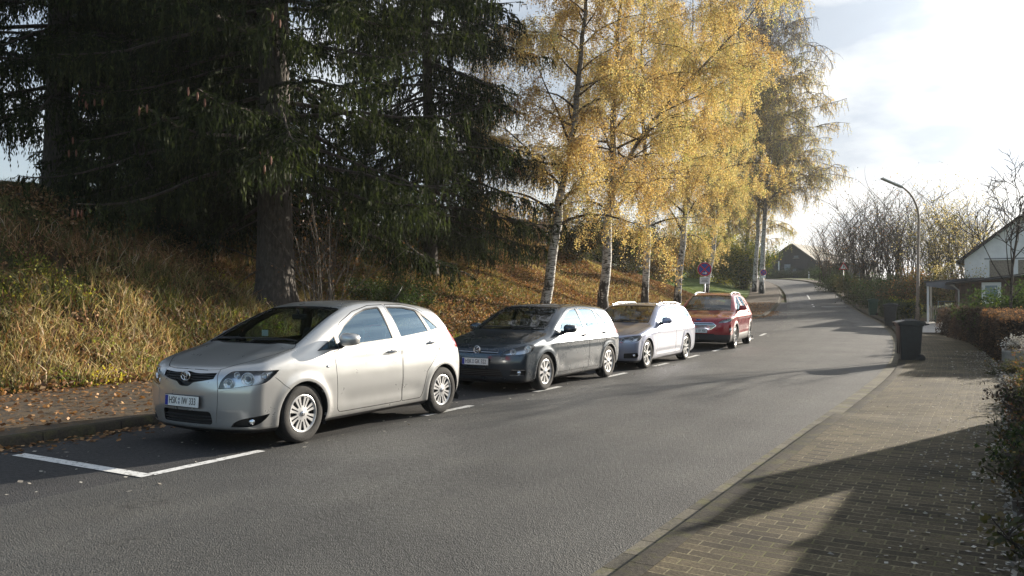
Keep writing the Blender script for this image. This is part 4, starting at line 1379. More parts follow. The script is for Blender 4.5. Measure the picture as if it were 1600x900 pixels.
# ---------------------------------------------------------------- silver hatchback
def toyota_extra(S, x, ay, z, w, ft):
    # raised bonnet shoulders, door waist
    ft = ft + .018 * np.exp(-((ay - .0) / .22) ** 2) * np.exp(-((x - .35) / .3) ** 2) * 0
    ft = ft - .014 * np.exp(-((ay - .50) / .12) ** 2) * smooth(x, .2, .5) * (1 - smooth(x, .95, 1.15))
    w = w + .010 * np.exp(-((z - .93) / .05) ** 2) * smooth(x, 1.2, 1.8) * (1 - smooth(x, 3.7, 4.1))
    w = w - .012 * np.exp(-((z - .40) / .09) ** 2) * smooth(x, 1.3, 1.6) * (1 - smooth(x, 2.8, 3.1))
    return w, ft
SH1 = CarShape(4.22, 1.76,
    top=[(-.3, .62), (0, .765), (.12, .835), (.3, .905), (.5, .965), (.7, 1.015), (.84, 1.05), (.96, 1.10), (1.3, 1.265), (1.65, 1.41), (1.9, 1.485), (2.15, 1.52), (2.5, 1.53), (2.9, 1.512), (3.3, 1.468), (3.6, 1.41), (3.8, 1.36), (4.4, 1.2)],
    front=[(0, .22), (.17, .13), (.24, .045), (.32, .03), (.45, .01), (.58, .008), (.68, .02), (.78, .045), (.9, .12), (1.2, .28)],
    rear=[(0, 3.95), (.22, 4.03), (.35, 4.10), (.5, 4.13), (.7, 4.13), (.85, 4.10), (.95, 4.06), (1.05, 3.99), (1.2, 3.86), (1.4, 3.67), (1.6, 3.47)],
    side=[(0, .78), (.16, .80), (.24, .845), (.34, .865), (.5, .876), (.65, .88), (.78, .872), (.88, .858), (.97, .83), (1.05, .80), (1.2, .745), (1.35, .675), (1.45, .615), (1.55, .55), (1.8, .40)],
    bottom=[(-.1, .19), (.1, .165), (.6, .17), (3.5, .18), (4.0, .24), (4.3, .30)],
    plan=[(-.2, .10), (0, .075), (.3, .04), (.7, .012), (1.1, 0), (3.2, 0), (3.7, .02), (4.0, .05), (4.3, .09)],
    crown=.045, bowf=.27, bowr=.22, bowp=2.5, k=.07, kt=.09, wheels=(.875, 3.475), wr=.316, arch=.352, flare=.014, extra=toyota_extra)
fr0 = tilt_frame((0, 0, 0), 0.0)
yawH = R(38)
frH = tilt_frame((0, 0, 0), yawH)
# toyota side glass
A_front = rounded([(1.50, 1.0), (1.49, 1.125), (1.66, 1.25), (1.9, 1.365), (2.14, 1.43), (2.41, 1.45), (2.50, 1.04)], .035)
A_frontg = inset(A_front, .016)
A_quart = rounded([(1.10, .975), (1.28, 1.055), (1.445, 1.14), (1.46, .985)], .02)
A_rear = rounded([(2.55, 1.45), (2.9, 1.44), (3.14, 1.40), (3.36, 1.275), (3.55, 1.14), (3.3, 1.10), (2.64, 1.05)], .03)
A_rearg1 = inset(rounded([(2.55, 1.45), (2.9, 1.44), (3.13, 1.40), (3.28, 1.10), (2.64, 1.05)], .03), .016)
A_rearg2 = inset(rounded([(3.17, 1.375), (3.36, 1.265), (3.53, 1.14), (3.31, 1.107)], .02), .014)
A_doorF = rounded([(1.355, .955), (1.40, .30), (1.44, .262), (2.57, .262), (2.585, .30), (2.575, .9), (2.53, 1.475), (2.22, 1.468), (1.88, 1.40), (1.60, 1.28), (1.463, 1.18), (1.468, .975)], .03)
A_doorR = rounded([(2.585, .262), (2.98, .262), (3.02, .34), (3.10, .60), (3.24, .72), (3.40, .86), (3.445, .98), (3.42, 1.06), (3.585, 1.135), (3.37, 1.31), (3.15, 1.43), (2.9, 1.472), (2.548, 1.477), (2.592, .9)], .03)
Wn = ws_frame((.86, 1.05), (1.80, 1.465))
Wr = ws_frame((4.0, 1.04), (3.67, 1.40))
auris = dict(
    paint=P_SILVER, sill=.215, steer=0.0,
    doors=[dict(id='f', poly=A_doorF, handle=(2.40, .90)), dict(id='r', poly=A_doorR, handle=(3.24, .965))],
    openings=[dict(outline=A_quart, glass=[inset(A_quart, .014)]), dict(outline=A_front, glass=[A_frontg], door='f'), dict(outline=A_rear, glass=[A_rearg1, A_rearg2], door='r')],
    windscreen=dict(o=Wn['o'], ux=Wn['ux'], uy=Wn['uy'], bottom=.03, rim=.035, poly=rounded([(-.70, .045), (-.35, -.0), (0, -.01), (.35, -.0), (.70, .045), (.56, Wn['len'] - .04), (.3, Wn['len'] - .01), (-.3, Wn['len'] - .01), (-.56, Wn['len'] - .04)], .05)),
    rear_window=dict(o=Wr['o'], ux=Wr['ux'], uy=Wr['uy'], rim=.04, poly=rounded([(-.56, .05), (.56, .05), (.47, .38), (-.47, .38)], .08)),
    bonnet=rounded([(.10, 0), (.105, -.25), (.145, -.42), (.36, -.62), (.60, -.70), (.86, -.735), (.93, -.70), (.85, -.35), (.83, 0), (.85, .35), (.93, .70), (.86, .735), (.60, .70), (.36, .62), (.145, .42), (.105, .25)], .05),
    features=[
        dict(type='lamp', name='headlight', mirror=True, frame=frH, poly=spl([(.40, .635), (.43, .72), (.50, .79), (.56, .815), (.78, .82), (.995, .815), (.955, .765), (.87, .695), (.68, .665), (.52, .642)], 5, keep=(0, 5)), lo=-.9, hi=.45,
             bulbs=[(.50, .692, .046, 'p'), (.70, .735, .062, 'p'), (.585, .775, .028, 'r'), (.86, .765, .030, 'r')]),
        dict(type='grille', name='grille', frame=fr0, poly=spl([(-.385, .735), (-.40, .795), (-.2, .785), (-.10, .788), (0, .80), (.10, .788), (.2, .785), (.40, .795), (.385, .735), (.24, .708), (.13, .69), (.07, .655), (0, .648), (-.07, .655), (-.13, .69), (-.24, .708)], 4, keep=(0, 1, 7, 8)), lo=-.5, hi=.6, slats=[(.715, .722), (.74, .747), (.765, .772)]),
        dict(type='grille', name='lower_grille', frame=fr0, poly=rounded([(-.375, .265), (.375, .265), (.365, .40), (-.365, .40)], .04), lo=-.5, hi=.6, slats=[(.275, .285), (.305, .315), (.335, .345)]),
        dict(type='grille', name='fog_recess', mirror=True, frame=tilt_frame((0, 0, 0), R(30)), poly=spl([(.56, .245), (.60, .295), (.70, .335), (.93, .372), (.90, .325), (.84, .275), (.74, .248)], 5, keep=(0, 3)), lo=-.9, hi=.5, fog=(.76, .30, .036)),
        dict(type='groove', mirror=True, frame=fr0, poly=strip([(.405, .825), (.43, .74), (.455, .62), (.45, .45), (.415, .28)], .009), lo=-.2, hi=.5),
        dict(type='groove', mirror=True, frame=SIDEF, poly=strip([(.47, .74), (.54, .69), (.60, .64), (.66, .60)], .007), lo=.4, hi=1.0),
        dict(type='groove', mirror=True, frame=fr0, poly=strip([(.47, .605), (.60, .63), (.74, .66)], .008), lo=-.2, hi=.5),
        dict(type='solid', name='tail_light', mirror=True, mat=C_RED, frame=(Vector((0, 0, 0)), Vector((-.45, -1, 0)).normalized(), Z_), poly=spl([(-2.66 + .0, .82), (-2.60, .98), (-2.50, 1.12), (-2.36, 1.08), (-2.36, .88), (-2.45, .80)], 4), lo=-4.8, hi=4.8) if False else
        dict(type='solid', name='tail_light', mirror=True, mat=C_RED, frame=(Vector((0, 0, 0)), Vector((1, 0, 0)), Z_), poly=spl([(3.80, .88), (3.735, 1.0), (3.70, 1.12), (3.80, 1.16), (3.98, 1.06), (4.15, .94), (4.2, .86)], 4), lo=.46, hi=1.0),
    ],
    wheel=dict(w=.195, rim=.205, slots=[s for k in range(8) for s in ((k * PI / 4, .42, .88, .10, .26), (k * PI / 4 + PI / 8, .34, .84, .05, .10))], badge=C_CHROME),
    dash=.98, dz=1.01, seats=[(1.85, 'f'), (2.75, 'r')], imirror=(1.68, 1.33), mirror=(1.50, 1.06))
loc, rz, pitch = car_place((467, 690.6), (683, 645.3), .875, 2.6, 1.76, 1.05)
car1, S1, b1, n1_, d1 = build_car('hatchback', 'silver beige five door hatchback nearest the camera, plate HSK IW 333', 'cars parked in the roadside bay', SH1, auris, loc, rz)
car1.rotation_euler = (0, -pitch, rz); car1.scale = (1.05,) * 3
hp, hn = emblem_at(S1, 0, .44)
plate(b1 and car1, hp + Vector((-.022, 0, .055)), ('HSK', 'IW', '333'), .05)
# three-ring emblem
hp, hn = emblem_at(S1, 0, .752)
def ellipse_ring(mb, c, a, b_, t, n=36):
    pts = [(c[0], c[1] + a * math.cos(q), c[2] + b_ * math.sin(q)) for q in np.linspace(0, 2 * PI, n, endpoint=False)]
    pts = [Vector(p) for p in pts]; pts.append(pts[0]); mb.tube(pts, t, 8, cap=False)
mb = MB(); c = (hp.x - .012, 0, .752)
ellipse_ring(mb, c, .068, .046, .0065); ellipse_ring(mb, (c[0] - .002, 0, c[2] + .014), .040, .0135 + .008, .0045); ellipse_ring(mb, (c[0] - .002, 0, c[2] + .001), .017, .042, .0045)
em = mb.build('emblem', C_CHROME, car1)
mb = MB(); mb.lathe([(.0001, 0), (.046, 0), (.046, .01), (.0001, .012)], 30, axis='X'); m_ = mb.mesh('m'); m_.transform(Matrix.Translation((c[0] + .002, 0, c[2])) @ Matrix.Diagonal((1, 1.42, 1, 1)))
link_mesh('emblem_backing', m_, C_GLOSSB, em)
# side repeater and aerial
for sg in (-1, 1):
    mb = MB(); p = S1.depth_y(1.24, .80)
    mb.lathe([(.0001, 0), (.016, 0), (.014, .006), (.0001, .009)], 16, axis='Y'); m_ = mb.mesh('m'); m_.transform(Matrix.Translation((1.24, sg * p, .80)) @ Matrix.Diagonal((1.8, sg, 1, 1)))
    link_mesh('side_repeater', m_, C_BOWL, car1)
mb = MB(); mb.tube([(3.45, 0, 1.47), (3.62, 0, 1.62), (3.7, 0, 1.72)], [.006, .004, .003], 6); mb.build('aerial', C_BLACK, car1)
mb = MB(); mb.box((1.22, .10, 1.15), (.005, .10, .07)); mb.build('parking_disc', C_PAPER, car1)
# ---------------------------------------------------------------- dark blue hatchback
def golf_extra(S, x, ay, z, w, ft):
    w = w + .012 * np.exp(-((z - .80) / .035) ** 2) * smooth(x, .9, 1.3) * (1 - smooth(x, 3.6, 3.9))
    w = w - .012 * np.exp(-((z - .38) / .08) ** 2) * smooth(x, 1.3, 1.6) * (1 - smooth(x, 2.8, 3.1))
    ft = ft - .010 * np.exp(-((ay - .60) / .10) ** 2) * smooth(x, .3, .6) * (1 - smooth(x, 1.0, 1.2))
    return w, ft
SH2 = CarShape(4.255, 1.80,
    top=[(-.3, .58), (0, .70), (.12, .77), (.3, .84), (.6, .91), (.9, .965), (1.05, 1.0), (1.17, 1.05), (1.5, 1.22), (1.8, 1.355), (2.05, 1.43), (2.3, 1.455), (2.6, 1.462), (3.0, 1.452), (3.4, 1.425), (3.75, 1.385), (3.95, 1.35), (4.4, 1.2)],
    front=[(0, .18), (.17, .10), (.24, .04), (.32, .02), (.5, .0), (.62, .015), (.70, .04), (.78, .09), (.9, .2), (1.2, .35)],
    rear=[(0, 4.05), (.22, 4.15), (.35, 4.22), (.5, 4.25), (.72, 4.25), (.86, 4.22), (.95, 4.18), (1.05, 4.12), (1.2, 4.02), (1.35, 3.90), (1.6, 3.7)],
    side=[(0, .80), (.16, .82), (.24, .86), (.34, .882), (.5, .892), (.65, .898), (.76, .898), (.82, .885), (.92, .86), (1.0, .82), (1.15, .765), (1.3, .69), (1.4, .63), (1.5, .56), (1.8, .40)],
    bottom=[(-.1, .19), (.1, .16), (.6, .17), (3.5, .18), (4.0, .24), (4.3, .30)],
    plan=[(-.2, .10), (0, .07), (.3, .035), (.7, .01), (1.1, 0), (3.3, 0), (3.8, .02), (4.05, .045), (4.3, .08)],
    crown=.04, bowf=.22, bowr=.17, bowp=2.6, k=.06, kt=.075, wheels=(.87, 3.507), wr=.316, arch=.348, flare=.014, extra=golf_extra, h=.032)
G_front = rounded([(1.36, .965), (1.60, 1.115), (1.92, 1.285), (2.18, 1.362), (2.45, 1.385), (2.50, .99)], .03)
G_rear = rounded([(2.555, 1.385), (2.9, 1.38), (3.2, 1.34), (3.42, 1.22), (3.60, 1.05), (3.50, 1.02), (2.60, .995)], .03)
G_r1 = inset(rounded([(2.555, 1.385), (2.9, 1.38), (3.18, 1.345), (3.22, 1.01), (2.60, .995)], .03), .015)
G_r2 = inset(rounded([(3.23, 1.33), (3.42, 1.21), (3.58, 1.05), (3.49, 1.02), (3.26, 1.012)], .02), .012)
G_dF = rounded([(1.27, .94), (1.26, .32), (1.30, .27), (2.55, .27), (2.565, .32), (2.56, .95), (2.51, 1.415), (2.15, 1.395), (1.88, 1.315), (1.58, 1.15), (1.33, .985)], .03)
G_dR = rounded([(2.575, .27), (3.02, .27), (3.06, .36), (3.14, .60), (3.28, .72), (3.44, .86), (3.46, 1.0), (3.64, 1.045), (3.45, 1.24), (3.22, 1.375), (2.9, 1.415), (2.525, 1.42), (2.575, .95)], .03)
Wn = ws_frame((1.09, 1.02), (2.0, 1.43))
Wr = ws_frame((4.14, 1.04), (3.92, 1.36))
golf = dict(paint=P_BLUE, sill=.21, doors=[dict(id='f', poly=G_dF, handle=(2.39, .885)), dict(id='r', poly=G_dR, handle=(3.30, .90))],
    openings=[dict(outline=G_front, glass=[inset(G_front, .015)], door='f'), dict(outline=G_rear, glass=[G_r1, G_r2], door='r')],
    windscreen=dict(o=Wn['o'], ux=Wn['ux'], uy=Wn['uy'], bottom=.03, rim=.035, poly=rounded([(-.70, .045), (-.35, 0), (0, -.01), (.35, 0), (.70, .045), (.57, Wn['len'] - .05), (.3, Wn['len'] - .03), (-.3, Wn['len'] - .03), (-.57, Wn['len'] - .05)], .05)),
    rear_window=dict(o=Wr['o'], ux=Wr['ux'], uy=Wr['uy'], rim=.04, poly=rounded([(-.56, .03), (.56, .03), (.50, .28), (-.50, .28)], .06)),
    bonnet=rounded([(.105, 0), (.11, -.30), (.17, -.47), (.40, -.66), (.80, -.73), (1.08, -.745), (1.14, -.71), (1.08, -.35), (1.06, 0), (1.08, .35), (1.14, .71), (1.08, .745), (.80, .73), (.40, .66), (.17, .47), (.11, .30)], .05),
    features=[
        dict(type='lamp', name='headlight', mirror=True, frame=frH, poly=spl([(.40, .64), (.46, .685), (.60, .735), (.80, .785), (.93, .80), (.975, .775), (.94, .71), (.86, .668), (.70, .645), (.52, .635)], 5, keep=(0,)), lo=-.9, hi=.45,
             bowl=C_BADGEB if False else C_BOWL, bulbs=[(.60, .687, .046, 'p'), (.845, .733, .054, 'r')]),
        dict(type='grille', name='grille', frame=fr0, poly=rounded([(-.40, .655), (.40, .655), (.40, .70), (-.40, .70)], .012), lo=-.5, hi=.6, slats=[(.676, .683)], slat_mat=C_CHROME),
        dict(type='grille', name='lower_grille', frame=fr0, poly=rounded([(-.50, .27), (.50, .27), (.44, .40), (-.44, .40)], .03), lo=-.5, hi=.6, slats=[(.295, .305), (.325, .335), (.355, .365)]),
        dict(type='grille', name='fog_recess', mirror=True, frame=tilt_frame((0, 0, 0), R(30)), poly=rounded([(.57, .29), (.60, .40), (.82, .41), (.86, .36), (.83, .30)], .02), lo=-.9, hi=.5, slats=[(.30, .308), (.385, .395)], slat_mat=C_CHROME, fog=(.72, .345, .034)),
        dict(type='groove', mirror=True, frame=SIDEF, poly=strip([(.40, .70), (.50, .68), (.64, .63)], .006), lo=.4, hi=1.0),
        dict(type='groove', mirror=True, frame=fr0, poly=strip([(.42, .60), (.60, .62), (.76, .64)], .006), lo=-.2, hi=.5),
        dict(type='solid', name='tail_light', mirror=True, mat=C_RED, frame=(Vector((0, 0, 0)), Vector((1, 0, 0)), Z_), poly=rounded([(3.93, .86), (3.90, 1.0), (4.02, 1.03), (4.3, 1.0), (4.3, .84)], .03), lo=.50, hi=1.0),
    ],
    wheel=dict(w=.20, rim=.212, slots=[(k * 2 * PI / 9, .36, .86, .10, .30) for k in range(9)], badge=C_CHROME),
    dash=1.2, dz=.96, seats=[(1.95, 'f'), (2.85, 'r')], imirror=(1.88, 1.30), mirror=(1.56, 1.0))
def pair_place(root, fpx, rpx, lf, wb, W, k):
    loc, rz, pitch = car_place(fpx, rpx, lf, wb, W, k)
    root.location = loc; root.rotation_euler = (0, -pitch, rz); root.scale = (k,) * 3
car2, S2, b2, n2_, d2 = build_car('hatchback', 'dark blue grey hatchback behind the silver one, plate HSK GK 322', 'cars parked in the roadside bay', SH2, golf, (0, 0, 0), 0)
pair_place(car2, (850.6, 608.3), (942.2, 589.4), .87, 2.637, 1.80, 1.02)
hp, hn = emblem_at(S2, 0, .52)
plate(car2, hp + Vector((-.018, 0, .0)), ('HSK', 'GK', '322'), .03)
hp, hn = emblem_at(S2, 0, .70)
mb = MB(); c = (hp.x - .010, 0, .712)
ellipse_ring(mb, c, .062, .062, .007)
def strokes(mb, c, segs, t):
    for (a, b_) in segs: mb.tube([(c[0], c[1] - a[0], c[2] + a[1]), (c[0], c[1] - b_[0], c[2] + b_[1])], t, 6)
strokes(mb, c, [((-.026, .054), (0, .006)), ((0, .006), (.026, .054)), ((-.052, .030), (-.027, -.052)), ((-.027, -.052), (0, -.004)), ((0, -.004), (.027, -.052)), ((.027, -.052), (.052, .030))], .005)
em = mb.build('emblem', C_CHROME, car2)
mb = MB(); mb.lathe([(.0001, 0), (.060, 0), (.060, .012), (.0001, .012)], 30, (c[0] + .002, 0, c[2]), axis='X'); mb.build('emblem_backing', C_GLOSSB, em)

# ---------------------------------------------------------------- pale estate car
def est_extra(S, x, ay, z, w, ft):
    w = w + .016 * np.exp(-((z - .79) / .03) ** 2) * smooth(x, 1.2, 1.7) * (1 - smooth(x, 4.1, 4.4))
    w = w - .014 * np.exp(-((z - .33) / .05) ** 2) * smooth(x, 1.2, 1.5) * (1 - smooth(x, 3.0, 3.2))
    ft = ft - .014 * np.exp(-((ay - .45) / .10) ** 2) * smooth(x, .2, .6) * (1 - smooth(x, 1.2, 1.35))
    return w, ft
SH3 = CarShape(4.624, 1.811,
    top=[(-.3, .56), (0, .66), (.10, .72), (.3, .79), (.6, .86), (1.0, .93), (1.25, .975), (1.36, 1.02), (1.7, 1.18), (2.0, 1.31), (2.25, 1.385), (2.5, 1.415), (2.9, 1.43), (3.5, 1.425), (4.0, 1.39), (4.3, 1.345), (4.7, 1.2)],
    front=[(0, .20), (.15, .10), (.22, .04), (.30, .02), (.45, .0), (.58, .005), (.66, .03), (.74, .09), (.85, .2), (1.2, .4)],
    rear=[(0, 4.42), (.22, 4.5), (.35, 4.58), (.5, 4.615), (.75, 4.62), (.88, 4.60), (.97, 4.55), (1.05, 4.49), (1.2, 4.37), (1.35, 4.22), (1.6, 3.98)],
    side=[(0, .80), (.16, .82), (.22, .86), (.34, .885), (.5, .895), (.65, .90), (.76, .903), (.82, .89), (.9, .862), (.98, .82), (1.12, .765), (1.27, .69), (1.37, .63), (1.47, .56), (1.8, .40)],
    bottom=[(-.1, .17), (.1, .15), (.6, .15), (3.8, .16), (4.3, .22), (4.7, .28)],
    plan=[(-.2, .10), (0, .07), (.3, .03), (.7, .008), (1.1, 0), (3.6, 0), (4.1, .02), (4.4, .05), (4.7, .09)],
    crown=.04, bowf=.24, bowr=.17, bowp=2.6, k=.055, kt=.07, wheels=(.78, 3.59), wr=.325, arch=.352, flare=.012, extra=est_extra, h=.034)
B_front = rounded([(1.62, .955), (1.86, 1.10), (2.12, 1.24), (2.34, 1.315), (2.60, 1.35), (2.66, .975)], .03)
B_rear = rounded([(2.71, 1.353), (3.1, 1.355), (3.40, 1.345), (3.46, 1.0), (2.76, .98)], .03)
B_q = rounded([(3.46, 1.345), (3.85, 1.32), (4.12, 1.24), (4.25, 1.12), (4.20, 1.045), (3.51, 1.005)], .04)
B_dF = rounded([(1.40, .92), (1.36, .30), (1.40, .25), (2.69, .25), (2.71, .30), (2.71, .95), (2.66, 1.38), (2.30, 1.35), (2.08, 1.275), (1.84, 1.13), (1.58, .98)], .03)
B_dR = rounded([(2.72, .25), (3.12, .25), (3.15, .34), (3.22, .58), (3.36, .72), (3.50, .84), (3.52, 1.0), (3.44, 1.378), (3.1, 1.386), (2.675, 1.384), (2.725, .95)], .03)
Wn = ws_frame((1.29, .985), (2.22, 1.39))
Wr = ws_frame((4.52, 1.03), (4.25, 1.33))
est = dict(paint=P_LILAC, sill=.195, doors=[dict(id='f', poly=B_dF, handle=(2.52, .84)), dict(id='r', poly=B_dR, handle=(3.36, .865))],
    openings=[dict(outline=B_front, glass=[inset(B_front, .015)], door='f'), dict(outline=B_rear, glass=[inset(B_rear, .015)], door='r'), dict(outline=B_q, glass=[inset(B_q, .015)])],
    windscreen=dict(o=Wn['o'], ux=Wn['ux'], uy=Wn['uy'], bottom=.03, rim=.035, poly=rounded([(-.70, .045), (-.35, 0), (0, -.01), (.35, 0), (.70, .045), (.56, Wn['len'] - .05), (.3, Wn['len'] - .03), (-.3, Wn['len'] - .03), (-.56, Wn['len'] - .05)], .05)),
    rear_window=dict(o=Wr['o'], ux=Wr['ux'], uy=Wr['uy'], rim=.04, poly=rounded([(-.54, .03), (.54, .03), (.48, .30), (-.48, .30)], .06)),
    bonnet=rounded([(.10, 0), (.11, -.30), (.18, -.50), (.40, -.68), (.90, -.74), (1.26, -.75), (1.34, -.71), (1.27, -.35), (1.25, 0), (1.27, .35), (1.34, .71), (1.26, .75), (.90, .74), (.40, .68), (.18, .50), (.11, .30)], .05),
    features=[
        dict(type='lamp', name='headlight', mirror=True, frame=frH, poly=spl([(.28, .625), (.34, .655), (.50, .70), (.75, .735), (.95, .75), (.93, .70), (.86, .64), (.70, .605), (.50, .59), (.33, .60)], 5, keep=(0, 4)), lo=-.9, hi=.45, bulbs=[(.50, .642, .044, 'p'), (.69, .668, .044, 'p')]),
        dict(type='grille', name='grille', mirror=True, frame=fr0, poly=rounded([(.02, .53), (.05, .655), (.27, .66), (.29, .60), (.25, .52)], .03), lo=-.5, hi=.6, bars=[(y, y + .007) for y in (.06, .1, .14, .18, .22)], slats=[], frame_mat=C_CHROME),
        dict(type='grille', name='lower_grille', frame=fr0, poly=rounded([(-.42, .22), (.42, .22), (.36, .33), (-.36, .33)], .03), lo=-.5, hi=.6, slats=[(.25, .26), (.285, .295)]),
        dict(type='grille', name='fog_recess', mirror=True, frame=tilt_frame((0, 0, 0), R(30)), poly=rounded([(.55, .25), (.55, .36), (.84, .375), (.88, .31), (.84, .255)], .02), lo=-.9, hi=.5, fog=(.76, .315, .034)),
        dict(type='groove', mirror=True, frame=SIDEF, poly=strip([(.36, .66), (.44, .60), (.50, .52)], .006), lo=.4, hi=1.0),
        dict(type='solid', name='tail_light', mirror=True, mat=C_RED, frame=(Vector((0, 0, 0)), Vector((1, 0, 0)), Z_), poly=rounded([(4.28, .86), (4.24, .97), (4.34, 1.0), (4.7, .97), (4.7, .84)], .03), lo=.48, hi=1.0),
    ],
    wheel=dict(w=.215, rim=.238, slots=[s for k in range(5) for s in ((k * 2 * PI / 5, .30, .90, .04, .22), (k * 2 * PI / 5 + PI / 5, .34, .90, .20, .56))], mat=C_ALLOY, badge=C_CHROME),
    dash=1.45, dz=.93, seats=[(2.15, 'f'), (3.05, 'r')], imirror=(2.1, 1.27), mirror=(1.80, 1.0))
car3, S3, b3, n3_, d3 = build_car('estate_car', 'pale silver lilac estate car between the dark blue hatchback and the red car', 'cars parked in the roadside bay', SH3, est, (0, 0, 0), 0)
pair_place(car3, (1008.7, 574.8), (1065.7, 562.1), .78, 2.81, 1.811, 1.02)
hp, hn = emblem_at(S3, 0, .43)
plate(car3, hp + Vector((-.018, 0, 0)), ('HSK', 'B', '318'), .03) if False else None
hp, hn = emblem_at(S3, 0, .69)
mb = MB(); mb.lathe([(.0001, 0), (.041, 0), (.041, .008), (.0001, .008)], 28, (hp.x - .006, 0, .70), axis='X'); mb.build('emblem', C_BADGEB, car3)
def rails(car, S, x0, x1, dz, mat, r=.014):
    for sg in (-1, 1):
        pts = []
        for t in np.linspace(0, 1, 14):
            x = x0 + (x1 - x0) * t
            hp, hn = S.hit((x, sg * (.56), 2.0), (0, 0, -1))
            e = min(1, min(t, 1 - t) * 9)
            pts.append(hp + Vector((0, 0, dz * e - .004)))
        mb = MB(); mb.tube(pts, r, 8)
        for x in (x0 + .05, (x0 + x1) / 2, x1 - .05):
            hp, hn = S.hit((x, sg * .56, 2.0), (0, 0, -1)); mb.box(hp + Vector((0, 0, dz / 2 - .005)), (.09, .022, dz), bevel=.005)
        mb.build('roof_rail', mat, car)
rails(car3, S3, 2.25, 4.05, .035, C_ALLOY)
mb = MB(); mb.prism(rounded([(4.0, 1.37), (4.16, 1.35), (4.17, 1.44), (4.10, 1.45)], .02), -.018, .018, 'Y'); mb.build('aerial', P_LILAC, car3)

# ---------------------------------------------------------------- red crossover
def kuga_extra(S, x, ay, z, w, ft):
    w = w + .016 * np.exp(-((z - .93) / .05) ** 2) * smooth(x, 1.0, 1.5) * (1 - smooth(x, 4.1, 4.4))
    w = w - .02 * np.exp(-((z - .52) / .09) ** 2) * smooth(x, 1.4, 1.7) * (1 - smooth(x, 3.0, 3.2))
    ft = ft - .020 * np.exp(-((ay - .48) / .09) ** 2) * smooth(x, .2, .5) * (1 - smooth(x, 1.0, 1.15))
    return w, ft
SH4 = CarShape(4.614, 1.883,
    top=[(-.3, .72), (0, .84), (.10, .90), (.3, .965), (.6, 1.02), (.95, 1.07), (1.12, 1.11), (1.22, 1.15), (1.55, 1.34), (1.85, 1.50), (2.1, 1.60), (2.4, 1.65), (2.8, 1.665), (3.4, 1.65), (3.9, 1.60), (4.15, 1.555), (4.7, 1.4)],
    front=[(0, .22), (.2, .12), (.28, .05), (.38, .02), (.5, .0), (.72, .01), (.83, .04), (.92, .10), (1.05, .2), (1.3, .4)],
    rear=[(0, 4.38), (.25, 4.48), (.4, 4.57), (.55, 4.61), (.8, 4.61), (.95, 4.58), (1.1, 4.52), (1.2, 4.44), (1.4, 4.27), (1.55, 4.13), (1.8, 3.9)],
    side=[(0, .84), (.18, .86), (.26, .90), (.4, .925), (.6, .935), (.8, .94), (.92, .935), (1.02, .91), (1.12, .87), (1.2, .835), (1.35, .77), (1.5, .69), (1.6, .62), (1.7, .55), (2.0, .40)],
    bottom=[(-.1, .24), (.1, .20), (.6, .20), (3.8, .22), (4.3, .28), (4.7, .34)],
    plan=[(-.2, .10), (0, .07), (.3, .035), (.7, .01), (1.1, 0), (3.4, 0), (3.9, .025), (4.3, .06), (4.7, .10)],
    crown=.045, bowf=.25, bowr=.19, bowp=2.6, k=.06, kt=.08, wheels=(.93, 3.64), wr=.350, arch=.392, flare=.02, extra=kuga_extra, h=.036)
K_front = rounded([(1.42, 1.115), (1.66, 1.27), (1.95, 1.43), (2.2, 1.525), (2.52, 1.565), (2.58, 1.14)], .03)
K_rear = rounded([(2.64, 1.567), (3.0, 1.56), (3.3, 1.525), (3.42, 1.18), (2.70, 1.145)], .03)
K_q = rounded([(3.36, 1.52), (3.65, 1.44), (3.90, 1.30), (3.96, 1.24), (3.48, 1.185)], .03)
K_dF = rounded([(1.33, 1.06), (1.34, .36), (1.38, .32), (2.62, .32), (2.64, .36), (2.64, 1.1), (2.59, 1.597), (2.17, 1.558), (1.91, 1.46), (1.62, 1.30), (1.40, 1.14)], .03)
K_dR = rounded([(2.655, .32), (3.13, .32), (3.17, .42), (3.22, .66), (3.36, .80), (3.52, .93), (3.55, 1.15), (3.46, 1.19), (3.33, 1.55), (3.0, 1.592), (2.605, 1.60), (2.655, 1.1)], .03)
Wn = ws_frame((1.15, 1.125), (2.07, 1.595))
Wr = ws_frame((4.46, 1.18), (4.16, 1.53))
